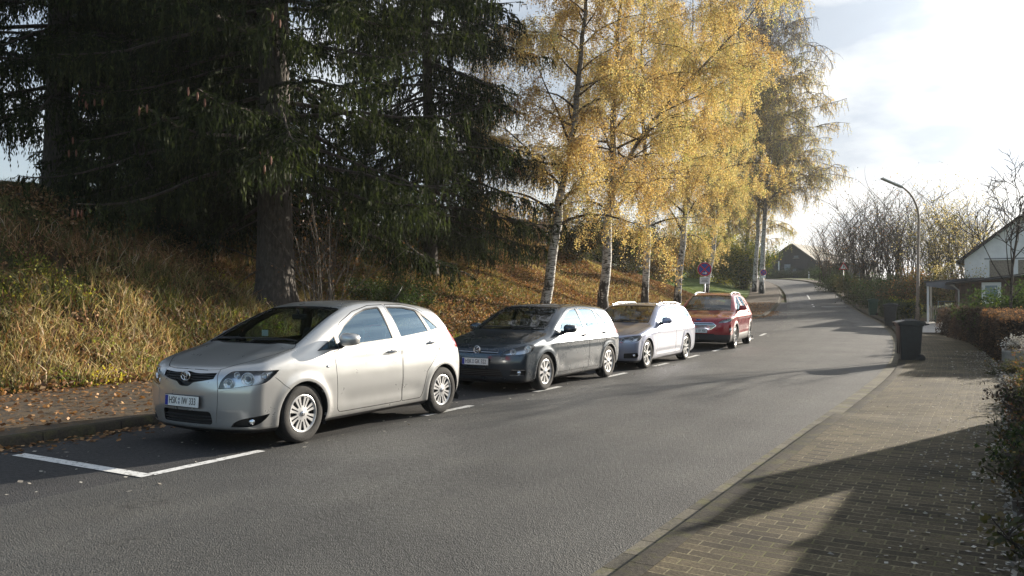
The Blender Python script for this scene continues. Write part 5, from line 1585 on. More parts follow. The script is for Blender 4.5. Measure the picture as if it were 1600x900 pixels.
kuga = dict(paint=P_RED, sill=.30, clad=rounded([(-.2, .2), (-.2, .44), (.35, .43), (.48, .47), (.52, .62), (.70, .775), (.93, .82), (1.16, .775), (1.34, .60), (1.385, .44), (3.18, .44), (3.22, .60), (3.40, .775), (3.64, .82), (3.87, .775), (4.06, .62), (4.1, .50), (4.8, .48), (4.8, .2)], .03),
    doors=[dict(id='f', poly=[p for p in K_dF], handle=(2.46, 1.02)), dict(id='r', poly=K_dR, handle=(3.38, 1.05))],
    openings=[dict(outline=K_front, glass=[inset(K_front, .015)], door='f'), dict(outline=K_rear, glass=[inset(K_rear, .015)], door='r'), dict(outline=K_q, glass=[inset(K_q, .015)])],
    windscreen=dict(o=Wn['o'], ux=Wn['ux'], uy=Wn['uy'], bottom=.03, rim=.035, poly=rounded([(-.73, .045), (-.35, 0), (0, -.01), (.35, 0), (.73, .045), (.60, Wn['len'] - .05), (.3, Wn['len'] - .03), (-.3, Wn['len'] - .03), (-.60, Wn['len'] - .05)], .05)),
    rear_window=dict(o=Wr['o'], ux=Wr['ux'], uy=Wr['uy'], rim=.04, poly=rounded([(-.58, .05), (.58, .05), (.52, .36), (-.52, .36)], .06)),
    bonnet=rounded([(.12, 0), (.13, -.30), (.20, -.52), (.42, -.70), (.85, -.77), (1.12, -.78), (1.20, -.74), (1.13, -.35), (1.11, 0), (1.13, .35), (1.20, .74), (1.12, .78), (.85, .77), (.42, .70), (.20, .52), (.13, .30)], .05),
    features=[
        dict(type='lamp', name='headlight', mirror=True, frame=frH, poly=spl([(.50, .775), (.56, .83), (.70, .875), (.90, .915), (1.06, .935), (1.0, .875), (.90, .83), (.72, .79)], 5, keep=(0, 4)), lo=-.9, hi=.45, bulbs=[(.66, .825, .038, 'p'), (.84, .865, .038, 'p')]),
        dict(type='grille', name='grille', frame=fr0, poly=rounded([(-.52, .70), (-.42, .79), (.42, .79), (.52, .70), (.36, .58), (-.36, .58)], .03), lo=-.5, hi=.6, slats=[(.61, .62), (.65, .66), (.69, .70), (.73, .74), (.765, .775)], slat_mat=C_CHROME, frame_mat=C_CHROME, fw=.014),
        dict(type='grille', name='lower_grille', frame=fr0, poly=rounded([(-.50, .32), (.50, .32), (.46, .46), (-.46, .46)], .03), lo=-.5, hi=.6, slats=[(.335, .347)], slat_mat=C_CHROME),
        dict(type='grille', name='fog_recess', mirror=True, frame=tilt_frame((0, 0, 0), R(38)), poly=rounded([(.80, .50), (.80, .64), (.90, .66), (.93, .54)], .02), lo=-.9, hi=.5, frame_mat=C_CHROME, fog=(.855, .59, .036)),
        dict(type='groove', mirror=True, frame=SIDEF, poly=strip([(.45, .84), (.55, .78), (.62, .72)], .006), lo=.4, hi=1.0),
        dict(type='solid', name='tail_light', mirror=True, mat=C_RED, frame=(Vector((0, 0, 0)), Vector((1, 0, 0)), Z_), poly=rounded([(4.22, 1.0), (4.18, 1.13), (4.3, 1.17), (4.7, 1.13), (4.7, .98)], .03), lo=.50, hi=1.0),
    ],
    wheel=dict(w=.225, rim=.245, slots=[s for k in range(5) for s in ((k * 2 * PI / 5, .34, .90, .05, .16), (k * 2 * PI / 5 + PI / 5, .32, .90, .22, .62))], mat=C_ALLOY, badge=C_CHROME),
    dash=1.3, dz=1.08, seats=[(2.05, 'f'), (2.95, 'r')], imirror=(1.98, 1.46), mirror=(1.62, 1.17))
car4, S4, b4, n4_, d4 = build_car('crossover_car', 'dark red crossover with black lower trim at the far end of the parked row', 'cars parked in the roadside bay', SH4, kuga, (0, 0, 0), 0)
pair_place(car4, (1144.4, 544.6), (1168, 536.6), .93, 2.71, 1.883, 1.03)
hp, hn = emblem_at(S4, 0, .56)
plate(car4, hp + Vector((-.020, 0, -.01)), ('HSK', 'SV', '456'), .03)
hp, hn = emblem_at(S4, 0, .855)
mb = MB(); mb.lathe([(.0001, 0), (.036, 0), (.036, .008), (.0001, .008)], 28, axis='X'); m_ = mb.mesh('m'); m_.transform(Matrix.Translation((hp.x - .006, 0, .86)) @ Matrix.Diagonal((1, 2.3, 1, 1)))
em = link_mesh('emblem', m_, C_BADGEB, car4)
mb = MB(); ellipse_ring(mb, (hp.x - .007, 0, .86), .082, .036, .004); mb.build('emblem_rim', C_CHROME, em)
rails(car4, S4, 2.1, 3.9, .045, C_ALLOY)
for _o in (_tmpA, _tmpB): bpy.data.objects.remove(_o)
# ================================================================== VEGETATION
class Tubes:
    def __init__(s): s.V = []; s.F = []; s.n = 0; s.T = []
    def add(s, P, r, k=5, tint=0.5):
        P = np.asarray(P, float); m = len(P)
        r = np.broadcast_to(np.asarray(r, float), (m,))
        t = np.gradient(P, axis=0); t /= np.linalg.norm(t, axis=1)[:, None] + 1e-9
        up = np.array([0, 0, 1.0]) if abs(t[0, 2]) < .95 else np.array([1.0, 0, 0])
        a = np.cross(t, up); a /= np.linalg.norm(a, axis=1)[:, None] + 1e-9
        b = np.cross(t, a)
        ang = np.arange(k) * 2 * PI / k
        V = P[:, None, :] + (a[:, None, :] * np.cos(ang)[None, :, None] + b[:, None, :] * np.sin(ang)[None, :, None]) * r[:, None, None]
        idx = np.arange(m * k).reshape(m, k) + s.n
        nx = np.roll(idx, -1, 1)
        F = np.stack([idx[:-1], nx[:-1], nx[1:], idx[1:]], -1).reshape(-1, 4)
        s.V.append(V.reshape(-1, 3)); s.F.append(F); s.n += m * k
    def mesh(s, name, mat):
        return np_mesh(name, np.concatenate(s.V), np.concatenate(s.F), mat, smooth=True)

class Cards:
    """many small leaf-shaped faces with a tint per leaf"""
    def __init__(s): s.C = []; s.A = []; s.B = []; s.T = []
    def add(s, C, A, B, T): s.C.append(C); s.A.append(A); s.B.append(B); s.T.append(np.broadcast_to(T, (len(C),)))
    def mesh(s, name, mat, mid=0.0):
        C = np.concatenate(s.C); A = np.concatenate(s.A); B = np.concatenate(s.B); T = np.concatenate(s.T)
        V = np.stack([C - A, C + B + A * mid, C + A, C - B + A * mid], 1).reshape(-1, 3)
        F = np.arange(len(C) * 4).reshape(-1, 4)
        me = np_mesh(name, V, F, mat)
        at = me.attributes.new('tint', 'FLOAT', 'POINT'); at.data.foreach_set('value', np.repeat(T, 4).astype(np.float32))
        return me
def rdir(r, n):
    v = r.normal(size=(n, 3)); return v / np.linalg.norm(v, axis=1)[:, None]
def rand_cards(cd, r, P, size, tint, aspect=.6, flat=0.0):
    n = len(P)
    A = rdir(r, n); 
    if flat: A[:, 2] *= (1 - flat)
    A /= np.linalg.norm(A, axis=1)[:, None]
    B = np.cross(A, rdir(r, n)); 
    if flat: B[:, 2] *= (1 - flat)
    B /= np.linalg.norm(B, axis=1)[:, None] + 1e-9
    sz = (np.asarray(size) * r.uniform(.6, 1.3, n))[:, None]
    cd.add(P, A * sz * .5, B * sz * .5 * aspect, tint)

def m_leaf(name, stops, transl=0.45, rough=0.6, gloss=0.03):
    m, nt, b = new_mat(name)
    nt.nodes.remove(b)
    out = [n for n in nt.nodes if n.type == 'OUTPUT_MATERIAL'][0]
    at = N(nt, 'ShaderNodeAttribute', attribute_name='tint')
    r = ramp(nt, stops); nt.links.new(at.outputs['Fac'], r.inputs[0])
    d = N(nt, 'ShaderNodeBsdfDiffuse'); t = N(nt, 'ShaderNodeBsdfTranslucent'); g = N(nt, 'ShaderNodeBsdfGlossy'); g.inputs['Roughness'].default_value = rough
    nt.links.new(r.outputs[0], d.inputs[0])
    sat = N(nt, 'ShaderNodeHueSaturation'); sat.inputs['Saturation'].default_value = 1.15; sat.inputs['Value'].default_value = 1.25
    nt.links.new(r.outputs[0], sat.inputs['Color']); nt.links.new(sat.outputs[0], t.inputs[0])
    m1 = nt.nodes.new('ShaderNodeMixShader'); m1.inputs[0].default_value = transl
    nt.links.new(d.outputs[0], m1.inputs[1]); nt.links.new(t.outputs[0], m1.inputs[2])
    m2 = nt.nodes.new('ShaderNodeMixShader'); m2.inputs[0].default_value = gloss
    nt.links.new(m1.outputs[0], m2.inputs[1]); nt.links.new(g.outputs[0], m2.inputs[2])
    nt.links.new(m2.outputs[0], out.inputs['Surface'])
    return m
L_BIRCH = m_leaf('birch_leaves', [(0.0, (0.24, 0.13, 0.06)), (0.3, (0.46, 0.31, 0.13)), (0.65, (0.66, 0.51, 0.21)), (0.85, (0.72, 0.62, 0.30)), (1.0, (0.32, 0.35, 0.11))], .42, gloss=.07)
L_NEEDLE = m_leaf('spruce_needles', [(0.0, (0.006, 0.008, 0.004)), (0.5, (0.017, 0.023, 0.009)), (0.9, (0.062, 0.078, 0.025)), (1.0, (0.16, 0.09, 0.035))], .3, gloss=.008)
L_LITTER = m_leaf('leaf_litter', [(0.0, (0.05, 0.026, 0.014)), (0.35, (0.17, 0.088, 0.040)), (0.7, (0.37, 0.20, 0.088)), (0.9, (0.55, 0.34, 0.17)), (1.0, (0.68, 0.58, 0.44))], .2)
L_DRY = m_leaf('dry_grass', [(0.0, (0.06, 0.07, 0.018)), (0.35, (0.21, 0.195, 0.06)), (0.7, (0.50, 0.40, 0.17)), (1.0, (0.74, 0.62, 0.36))], .4)
L_GREEN = m_leaf('green_leaves', [(0.0, (0.018, 0.030, 0.010)), (0.5, (0.05, 0.08, 0.02)), (0.85, (0.13, 0.16, 0.04)), (1.0, (0.40, 0.33, 0.08))], .4)
L_HEDGE = m_leaf('hedge_leaves', [(0.0, (0.03, 0.035, 0.015)), (0.45, (0.07, 0.075, 0.028)), (0.7, (0.14, 0.10, 0.04)), (0.85, (0.26, 0.10, 0.05)), (1.0, (0.42, 0.30, 0.10))], .4)
L_BEECH = m_leaf('brown_hedge_leaves', [(0.0, (0.025, 0.022, 0.018)), (0.5, (0.075, 0.052, 0.04)), (0.8, (0.17, 0.11, 0.06)), (1.0, (0.42, 0.22, 0.10))], .35)
L_RED = m_leaf('red_leaves', [(0.0, (0.05, 0.02, 0.016)), (0.5, (0.17, 0.045, 0.03)), (0.8, (0.32, 0.11, 0.05)), (1.0, (0.12, 0.13, 0.04))], .4)
L_YG = m_leaf('yellow_green_leaves', [(0.0, (0.06, 0.08, 0.02)), (0.5, (0.24, 0.27, 0.05)), (1.0, (0.55, 0.45, 0.09))], .5)
L_PALE = m_leaf('pale_fallen_leaves', [(0.0, (0.10, 0.085, 0.07)), (0.5, (0.34, 0.32, 0.28)), (1.0, (0.60, 0.57, 0.50))], .15)

def m_bark(name, kind):
    m, nt, b = new_mat(name)
    co = coords(nt, 'Object', (1, 1, 1))
    if kind == 'birch':
        mp = N(nt, 'ShaderNodeMapping'); mp.inputs['Scale'].default_value = (3.0, 3.0, 14.0); nt.links.new(co, mp.inputs['Vector'])
        n1 = N(nt, 'ShaderNodeTexNoise', Scale=1.6, Detail=5.0, Roughness=0.65); nt.links.new(mp.outputs[0], n1.inputs['Vector'])
        r1 = ramp(nt, [(0.42, (0.03, 0.025, 0.02)), (0.46, (0.30, 0.28, 0.25)), (0.53, (0.56, 0.54, 0.50)), (0.8, (0.70, 0.68, 0.64))]); nt.links.new(n1.outputs['Fac'], r1.inputs[0])
        mp2 = N(nt, 'ShaderNodeMapping'); mp2.inputs['Scale'].default_value = (2.5, 2.5, 1.1); nt.links.new(co, mp2.inputs['Vector'])
        n2 = N(nt, 'ShaderNodeTexNoise', Scale=1.5, Detail=6.0, Roughness=0.7); nt.links.new(mp2.outputs[0], n2.inputs['Vector'])
        sep = nt.nodes.new('ShaderNodeSeparateXYZ'); nt.links.new(co, sep.inputs[0])
        mr = N(nt, 'ShaderNodeMapRange'); nt.links.new(sep.outputs[2], mr.inputs[0])
        mr.inputs[1].default_value = 0.0; mr.inputs[2].default_value = 1.9; mr.inputs[3].default_value = 0.20; mr.inputs[4].default_value = 0.0
        ad = N(nt, 'ShaderNodeMath', operation='ADD'); nt.links.new(n2.outputs['Fac'], ad.inputs[0]); nt.links.new(mr.outputs[0], ad.inputs[1])
        r2 = ramp(nt, [(0.56, (0, 0, 0)), (0.62, (1, 1, 1))]); nt.links.new(ad.outputs[0], r2.inputs[0])
        c = mixc(nt, r2.outputs[0], r1.outputs[0], (0.035, 0.029, 0.024))
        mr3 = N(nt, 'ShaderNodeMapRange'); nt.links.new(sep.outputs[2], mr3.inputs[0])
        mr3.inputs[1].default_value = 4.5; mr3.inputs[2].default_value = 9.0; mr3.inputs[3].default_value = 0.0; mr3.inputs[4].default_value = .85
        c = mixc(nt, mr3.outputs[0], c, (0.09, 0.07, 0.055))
        nt.links.new(c, b.inputs['Base Color'])
        bumpnode(nt, b, n2.outputs['Fac'], .6, .05)
        b.inputs['Roughness'].default_value = .8
    else:
        base = {'spruce': (0.065, 0.055, 0.046), 'twig': (0.055, 0.042, 0.034), 'grey': (0.12, 0.105, 0.09), 'palet': (0.23, 0.19, 0.16)}[kind]
        mp = N(nt, 'ShaderNodeMapping'); mp.inputs['Scale'].default_value = (6.0, 6.0, 2.2); nt.links.new(co, mp.inputs['Vector'])
        v = N(nt, 'ShaderNodeTexVoronoi', Scale=2.2); nt.links.new(mp.outputs[0], v.inputs['Vector'])
        n1 = N(nt, 'ShaderNodeTexNoise', Scale=2.4, Detail=7.0, Roughness=0.7); nt.links.new(mp.outputs[0], n1.inputs['Vector'])
        r1 = ramp(nt, [(0.3, tuple(c * .35 for c in base)), (0.55, base), (0.75, tuple(c * 2.3 for c in base))]); nt.links.new(n1.outputs['Fac'], r1.inputs[0])
        nt.links.new(r1.outputs[0], b.inputs['Base Color'])
        nm = bumpnode(nt, b, v.outputs['Distance'], .8, .05); bumpnode(nt, b, n1.outputs['Fac'], .6, .03, nm)
        b.inputs['Roughness'].default_value = .9
    return m
B_BIRCH = m_bark('birch_bark', 'birch'); B_SPRUCE = m_bark('spruce_bark', 'spruce'); B_TWIG = m_bark('twig_bark', 'twig'); B_GREY = m_bark('grey_bark', 'grey'); B_PALET = m_bark('pale_twig_bark', 'palet')

def bend(p0, d0, L, n, r, wob=.12, grav=0.0, up=0.0):
    """wobbly polyline; grav pulls down along its length"""
    P = [np.array(p0, float)]; d = np.array(d0, float); d /= np.linalg.norm(d)
    for i in range(n):
        d = d + r.normal(size=3) * wob + np.array([0, 0, (up - grav) / n])
        d /= np.linalg.norm(d)
        P.append(P[-1] + d * L / n)
    return np.array(P)
def interp_poly(P, t):
    P = np.asarray(P); k = np.clip(np.asarray(t) * (len(P) - 1), 0, len(P) - 1.001); i = k.astype(int); f = (k - i)[:, None]
    return P[i] * (1 - f) + P[i + 1] * f

def birch(name, label, base, H, R0, lean, seed, leaf=1.0, nleaf=45000, width=3.4, tint=(.35, .9), low=.24, cat='birch tree', group='birch trees on the bank', leafy_top=1.0, fork=False, lsize=.062, tk=1.0, ntw=2300, nbr=40):
    r = np.random.default_rng(seed)
    root = empty(name, base, 0, label, cat, group)
    tr = Tubes(); br = Tubes(); cd = Cards()
    ts = np.linspace(0, 1, 22)
    wob = np.cumsum(r.normal(size=(22, 2)) * .07, axis=0)
    wob -= wob[0]
    P = np.stack([lean[0] * H * (ts ** .75) + wob[:, 0], lean[1] * H * ts + wob[:, 1], ts * H - .3], 1)
    rad = R0 * ((1 - ts) ** .85 * .97 + .03) * (1 + .35 * np.exp(-ts * 30))
    tr.add(P, rad, 14)
    stems = [(P, rad, low, 1.0)]
    if fork:
        k = 6; d = np.array([lean[0] * 1.6 + .30, -.1, 1.0])
        Q = bend(P[k], d, H * .62, 16, r, .06, -.1); rq = np.linspace(rad[k] * .7, .015, 17); tr.add(Q, rq, 10); stems.append((Q, rq, .12, .8))
    nodes = []
    for (Q, rq, lo, wt) in stems:
        nb = int(nbr * wt)
        for i in range(nb):
            t = lo + (1 - lo) * (i + r.uniform(0, 1)) / nb
            p = interp_poly(Q, [t])[0]
            az = i * 2.4 + r.normal() * .5
            hh = np.clip((t - lo) / (1 - lo), 0, 1)
            L = width * (1.08 - .55 * hh) * r.uniform(.7, 1.25) * (0.8 + .2 * min(1, hh * 5))
            el = R(r.uniform(28, 58))
            d = np.array([math.cos(az) * math.cos(el), math.sin(az) * math.cos(el), math.sin(el)])
            B = bend(p, d, L, 8, r, .10, .75)
            rr = max(.012, np.interp(t, np.linspace(0, 1, len(rq)), rq) * .42)
            br.add(B, np.linspace(rr, .005, 9), 5)
            nodes.append((B, L))
            for j in range(5):
                tt = r.uniform(.2, .95); q = interp_poly(B, [tt])[0]
                dd = (B[-1] - B[0]); dd = dd / np.linalg.norm(dd) + r.normal(size=3) * .55
                L2 = L * r.uniform(.25, .5)
                B2 = bend(q, dd, L2, 5, r, .15, 1.0)
                br.add(B2, np.linspace(.010, .004, 6) * tk, 4); nodes.append((B2, L2))
    # hanging twigs carrying the leaves
    tw = sum(L for _, L in nodes)
    left = nleaf
    hang = []
    for B, L in nodes:
        k = max(1, int(ntw * L / tw))
        for j in range(k):
            q = interp_poly(B, [r.uniform(.25, 1)])[0]
            d = np.array([r.normal() * .35, r.normal() * .35, r.uniform(-.8, .25)])
            T_ = bend(q, d, r.uniform(.4, 1.5), 4, r, .10, 1.9)
            hang.append(T_)
            br.add(T_, np.array([.0045, .004, .0035, .003, .0025]) * tk, 3)
    per = max(1, nleaf // len(hang))
    zmax = P[-1, 2]
    for T_ in hang:
        hz = T_[0, 2] / zmax
        dens = leaf if hz < .6 else leaf * (1 + (leafy_top - 1) * min(1, (hz - .6) / .3))
        k = r.poisson(per * dens)
        if k <= 0: continue
        q = interp_poly(T_, r.uniform(.05, 1, k)) + r.normal(size=(k, 3)) * .075
        ct = np.clip(r.uniform(*tint) + .12 * math.sin(T_[0, 2] * 1.3 + T_[0, 0]) + r.normal(size=k) * .17, 0, 1)
        rand_cards(cd, r, q, lsize, ct, .75)
    link_mesh('trunk', tr.mesh('trunk', B_BIRCH), None, root)
    link_mesh('branches', br.mesh('branches', B_TWIG if tk < 2 else B_PALET), None, root)
    if cd.C: link_mesh('crown', cd.mesh('crown', L_BIRCH), None, root)
    return root

def spruce(name, label, base, H, R0, seed, crown_r=6.5, zlow=2.2, dens=1.0, lean=(0, 0), clear=0.0):
    r = np.random.default_rng(seed)
    root = empty(name, base, 0, label, 'spruce tree', 'spruces on the bank')
    tr = Tubes(); br = Tubes(); cd = Cards(); cones = Tubes()
    ts = np.linspace(0, 1, 26)
    P = np.stack([lean[0] * H * ts + np.sin(ts * 5 + seed) * .12, lean[1] * H * ts + np.cos(ts * 4) * .1 - .1, ts * H - .4], 1)
    rad = R0 * (1 - ts) ** .8 * (1 + .55 * np.exp(-ts * 42)) + .02
    tr.add(P, rad, 22)
    z = zlow
    while z < min(H - .5, 15.5):
        nb = r.integers(4, 7); a0 = r.uniform(0, 2 * PI)
        for i in range(nb):
            az = a0 + i * 2 * PI / nb + r.normal() * .2
            t = (z + r.uniform(-.15, .15)) / H
            if z < clear and math.sin(az) < -.15 : continue
            if r.random() < .12: continue
            p = interp_poly(P, [min(t + .4 / H, .99)])[0]
            L = crown_r * (1 - t) ** .75 * r.uniform(.72, 1.08) * (0.82 + .18 * min(1, z / 5))
            el = R(r.uniform(-22, 2) + 14 * t)
            d = np.array([math.cos(az) * math.cos(el), math.sin(az) * math.cos(el), math.sin(el)])
            n = 10
            B = [p]
            for k in range(n):
                f = k / n
                dd = d + np.array([0, 0, -.18 * math.sin(f * PI) + .42 * max(0, f - .55)]) + r.normal(size=3) * .05
                B.append(B[-1] + dd / np.linalg.norm(dd) * L / n)
            B = np.array(B)
            br.add(B, np.linspace(.055 * L / 6 + .012, .01, n + 1), 5)
            side = np.array([-math.sin(az), math.cos(az), 0])
            # laterals, and curtains of hanging twigs
            nl = int(L * 10.5 * dens)
            for j in range(nl):
                tt = r.uniform(.16, 1.0)
                q = interp_poly(B, [tt])[0]
                sg = 1 if r.random() < .5 else -1
                ll = (1.45 * (1 - tt) + .5) * r.uniform(.5, 1.1)
                dl = side * sg * .9 + d * .6 + np.array([0, 0, -.15])
                C_ = bend(q, dl, ll, 4, r, .10, .55)
                if j % 2 == 0: br.add(C_, np.linspace(.009, .004, 5), 3)
                # needles along lateral
                k = int(ll * 14) + 3
                qq = interp_poly(C_, np.linspace(0, 1, k)) + r.normal(size=(k, 3)) * .015
                ax = np.repeat(((C_[-1] - C_[0]) / (np.linalg.norm(C_[-1] - C_[0]) + 1e-6))[None], k, 0) + r.normal(size=(k, 3)) * .25
                ax /= np.linalg.norm(ax, axis=1)[:, None]
                bb = np.cross(ax, rdir(r, k)); bb /= np.linalg.norm(bb, axis=1)[:, None]
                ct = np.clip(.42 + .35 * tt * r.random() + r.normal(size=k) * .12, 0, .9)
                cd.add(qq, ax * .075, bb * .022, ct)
                # hanging tassels
                kt = r.poisson(ll * 8.5 * dens) + 1
                for h_ in range(kt):
                    q0 = interp_poly(C_, [r.uniform(.1, 1)])[0]
                    hl = r.uniform(.14, .62) * (0.6 + .6 * (1 - abs(tt - .6)))
                    m_ = max(2, int(hl / .085))
                    f = np.linspace(0, 1, m_)
                    drift = r.normal(size=3) * .10
                    pts = q0 + drift * f[:, None] * hl * 2 + np.array([0, 0, -1.0]) * (f[:, None] * hl)
                    A = np.repeat(np.array([[drift[0], drift[1], -1.0]]), m_, 0) + r.normal(size=(m_, 3)) * .22
                    A /= np.linalg.norm(A, axis=1)[:, None]
                    Bv = np.cross(A, rdir(r, m_)); Bv /= np.linalg.norm(Bv, axis=1)[:, None] + 1e-9
                    ct = np.clip(r.uniform(.25, .75) + r.normal(size=m_) * .08, 0, .9)
                    cd.add(pts, A * .075, Bv * (.030 * (1.1 - .5 * f))[:, None], ct)
            if z > 3.5 and r.random() < .25:
                for c in range(3):
                    q = B[-1] + r.normal(size=3) * .12 - np.array([0, 0, .08])
                    cones.T.append(q)
        z += r.uniform(.34, .50)
    # dead stubs
    for i in range(14):
        zz = r.uniform(.8, zlow + 1.2); p = interp_poly(P, [(zz + .4) / H])[0]; az = r.uniform(0, 2 * PI)
        br.add(bend(p, (math.cos(az), math.sin(az), r.uniform(-.5, .1)), r.uniform(.4, 2.0), 5, r, .12, .4), np.linspace(.03, .006, 6), 5)
    link_mesh('trunk', tr.mesh('trunk', B_SPRUCE), None, root)
    link_mesh('branches', br.mesh('branches', B_TWIG), None, root)
    link_mesh('crown', cd.mesh('crown', L_NEEDLE), None, root)
    cones.add(np.array([(0, 0, 0), (0, 0, -.05), (0, 0, -.12), (0, 0, -.17)]), [.008, .022, .02, .006], 6)
    cm_ = cones.mesh('cone', MATS.get('cone_brown') or simple('cone_brown', (.16, .06, .03), .7))
    for q in cones.T[:36]: link_mesh('cone', cm_, None, root, tuple(q))
    return root

def shrub(name, label, base, H, W, seed, mat, nleaf=6000, lsize=.06, tint=(.2, .9), stems=14, cat='shrub', group=None, bark=None, arch=.6, twiggy=4, start=.3, thick=.018, clump=.10, ups=(.25, .9)):
    r = np.random.default_rng(seed)
    root = empty(name, base, 0, label, cat, group)
    br = Tubes(); cd = Cards(); ends = []
    for i in range(stems):
        az = r.uniform(0, 2 * PI); sp = r.uniform(*ups)
        d = np.array([math.cos(az) * sp * W / H, math.sin(az) * sp * W / H, 1.0])
        L = H * r.uniform(.6, 1.05)
        B = bend((r.normal() * .08 * W, r.normal() * .08 * W, -.1), d, L, 8, r, .08, arch * sp)
        br.add(B, np.linspace(thick, .005, 9), 5); ends.append((B, L, start))
        for j in range(twiggy):
            t = r.uniform(.3, .95); q = interp_poly(B, [t])[0]; a2 = r.uniform(0, 2 * PI)
            B2 = bend(q, (math.cos(a2) * .6, math.sin(a2) * .6, .8), L * r.uniform(.2, .45), 5, r, .14, arch)
            br.add(B2, np.linspace(thick * .45, .003, 6), 4); ends.append((B2, L * .35, .1))
            for k in range(2):
                q = interp_poly(B2, [r.uniform(.2, .9)])[0]; a3 = r.uniform(0, 2 * PI)
                B3 = bend(q, (math.cos(a3) * .7, math.sin(a3) * .7, .6), L * r.uniform(.1, .25), 4, r, .16, arch)
                br.add(B3, np.linspace(.005, .0025, 5), 3); ends.append((B3, L * .2, 0))
    link_mesh('stems', br.mesh('stems', bark or B_TWIG), None, root)
    if nleaf:
        tot = sum(e[1] for e in ends)
        for B, L, st in ends:
            k = r.poisson(nleaf * L / tot)
            if not k: continue
            q = interp_poly(B, r.uniform(st, 1, k)) + r.normal(size=(k, 3)) * clump
            q[:, 2] = np.maximum(q[:, 2], .02)
            ct = np.clip(r.uniform(*tint) + r.normal(size=k) * .13, 0, 1)
            rand_cards(cd, r, q, lsize, ct, .65)
        link_mesh('foliage', cd.mesh('foliage', mat), None, root)
    return root

def bare_tree(name, label, base, H, R0, seed, spread=.5, cat='tree', group=None, nleaf=0, mat=None, lvl=4, bark=None, lsize=.07, first=.25, lean=(0, 0), nb=7, tint=(.3, .9)):
    r = np.random.default_rng(seed)
    root = empty(name, base, 0, label, cat, group)
    tr = Tubes(); br = Tubes(); ends = []
    def grow(p, d, L, rad, lv):
        n = 7 if lv == 0 else 5
        B = bend(p, d, L, n, r, .07 + .03 * lv, -.12 if lv < 3 else .2)
        (tr if lv == 0 else br).add(B, np.linspace(rad, rad * (.25 if lv == 0 else .3), n + 1) + (.006 if lv >= 2 else 0), (10, 6, 4, 3, 3)[lv])
        if lv >= 2: ends.append((B, L))
        if lv >= lvl: return
        k = (nb + 4, nb, 6, 5)[lv] if lv else nb + 9
        for i in range(k):
            t = first + (1 - first) * (i + r.random()) / k if lv == 0 else r.uniform(.25, 1)
            q = interp_poly(B, [t])[0]
            az = i * 2.4 + r.normal() * .4
            dirB = (B[-1] - B[0]) / np.linalg.norm(B[-1] - B[0])
            dd = dirB * .9 + np.array([math.cos(az), math.sin(az), .1]) * spread * r.uniform(.7, 1.3)
            grow(q, dd, L * r.uniform(.38, .58) * (1.15 - .5 * t if lv == 0 else 1), max(.004, rad * (.42 if lv == 0 else .5) * (1.1 - .6 * t)), lv + 1)
    grow(np.array([0, 0, -.2]), np.array([lean[0], lean[1], 1.0]), H * .8, R0, 0)
    link_mesh('trunk', tr.mesh('trunk', bark or B_GREY), None, root)
    link_mesh('branches', br.mesh('branches', bark or B_TWIG), None, root)
    if nleaf:
        cd = Cards(); tot = sum(L for _, L in ends)
        for B, L in ends:
            k = r.poisson(nleaf * L / tot)
            if k:
                q = interp_poly(B, r.uniform(.1, 1, k)) + r.normal(size=(k, 3)) * .09
                rand_cards(cd, r, q, lsize, np.clip(r.uniform(*tint) + r.normal(size=k) * .12, 0, 1), .7)
        link_mesh('crown', cd.mesh('crown', mat), None, root)
    return root

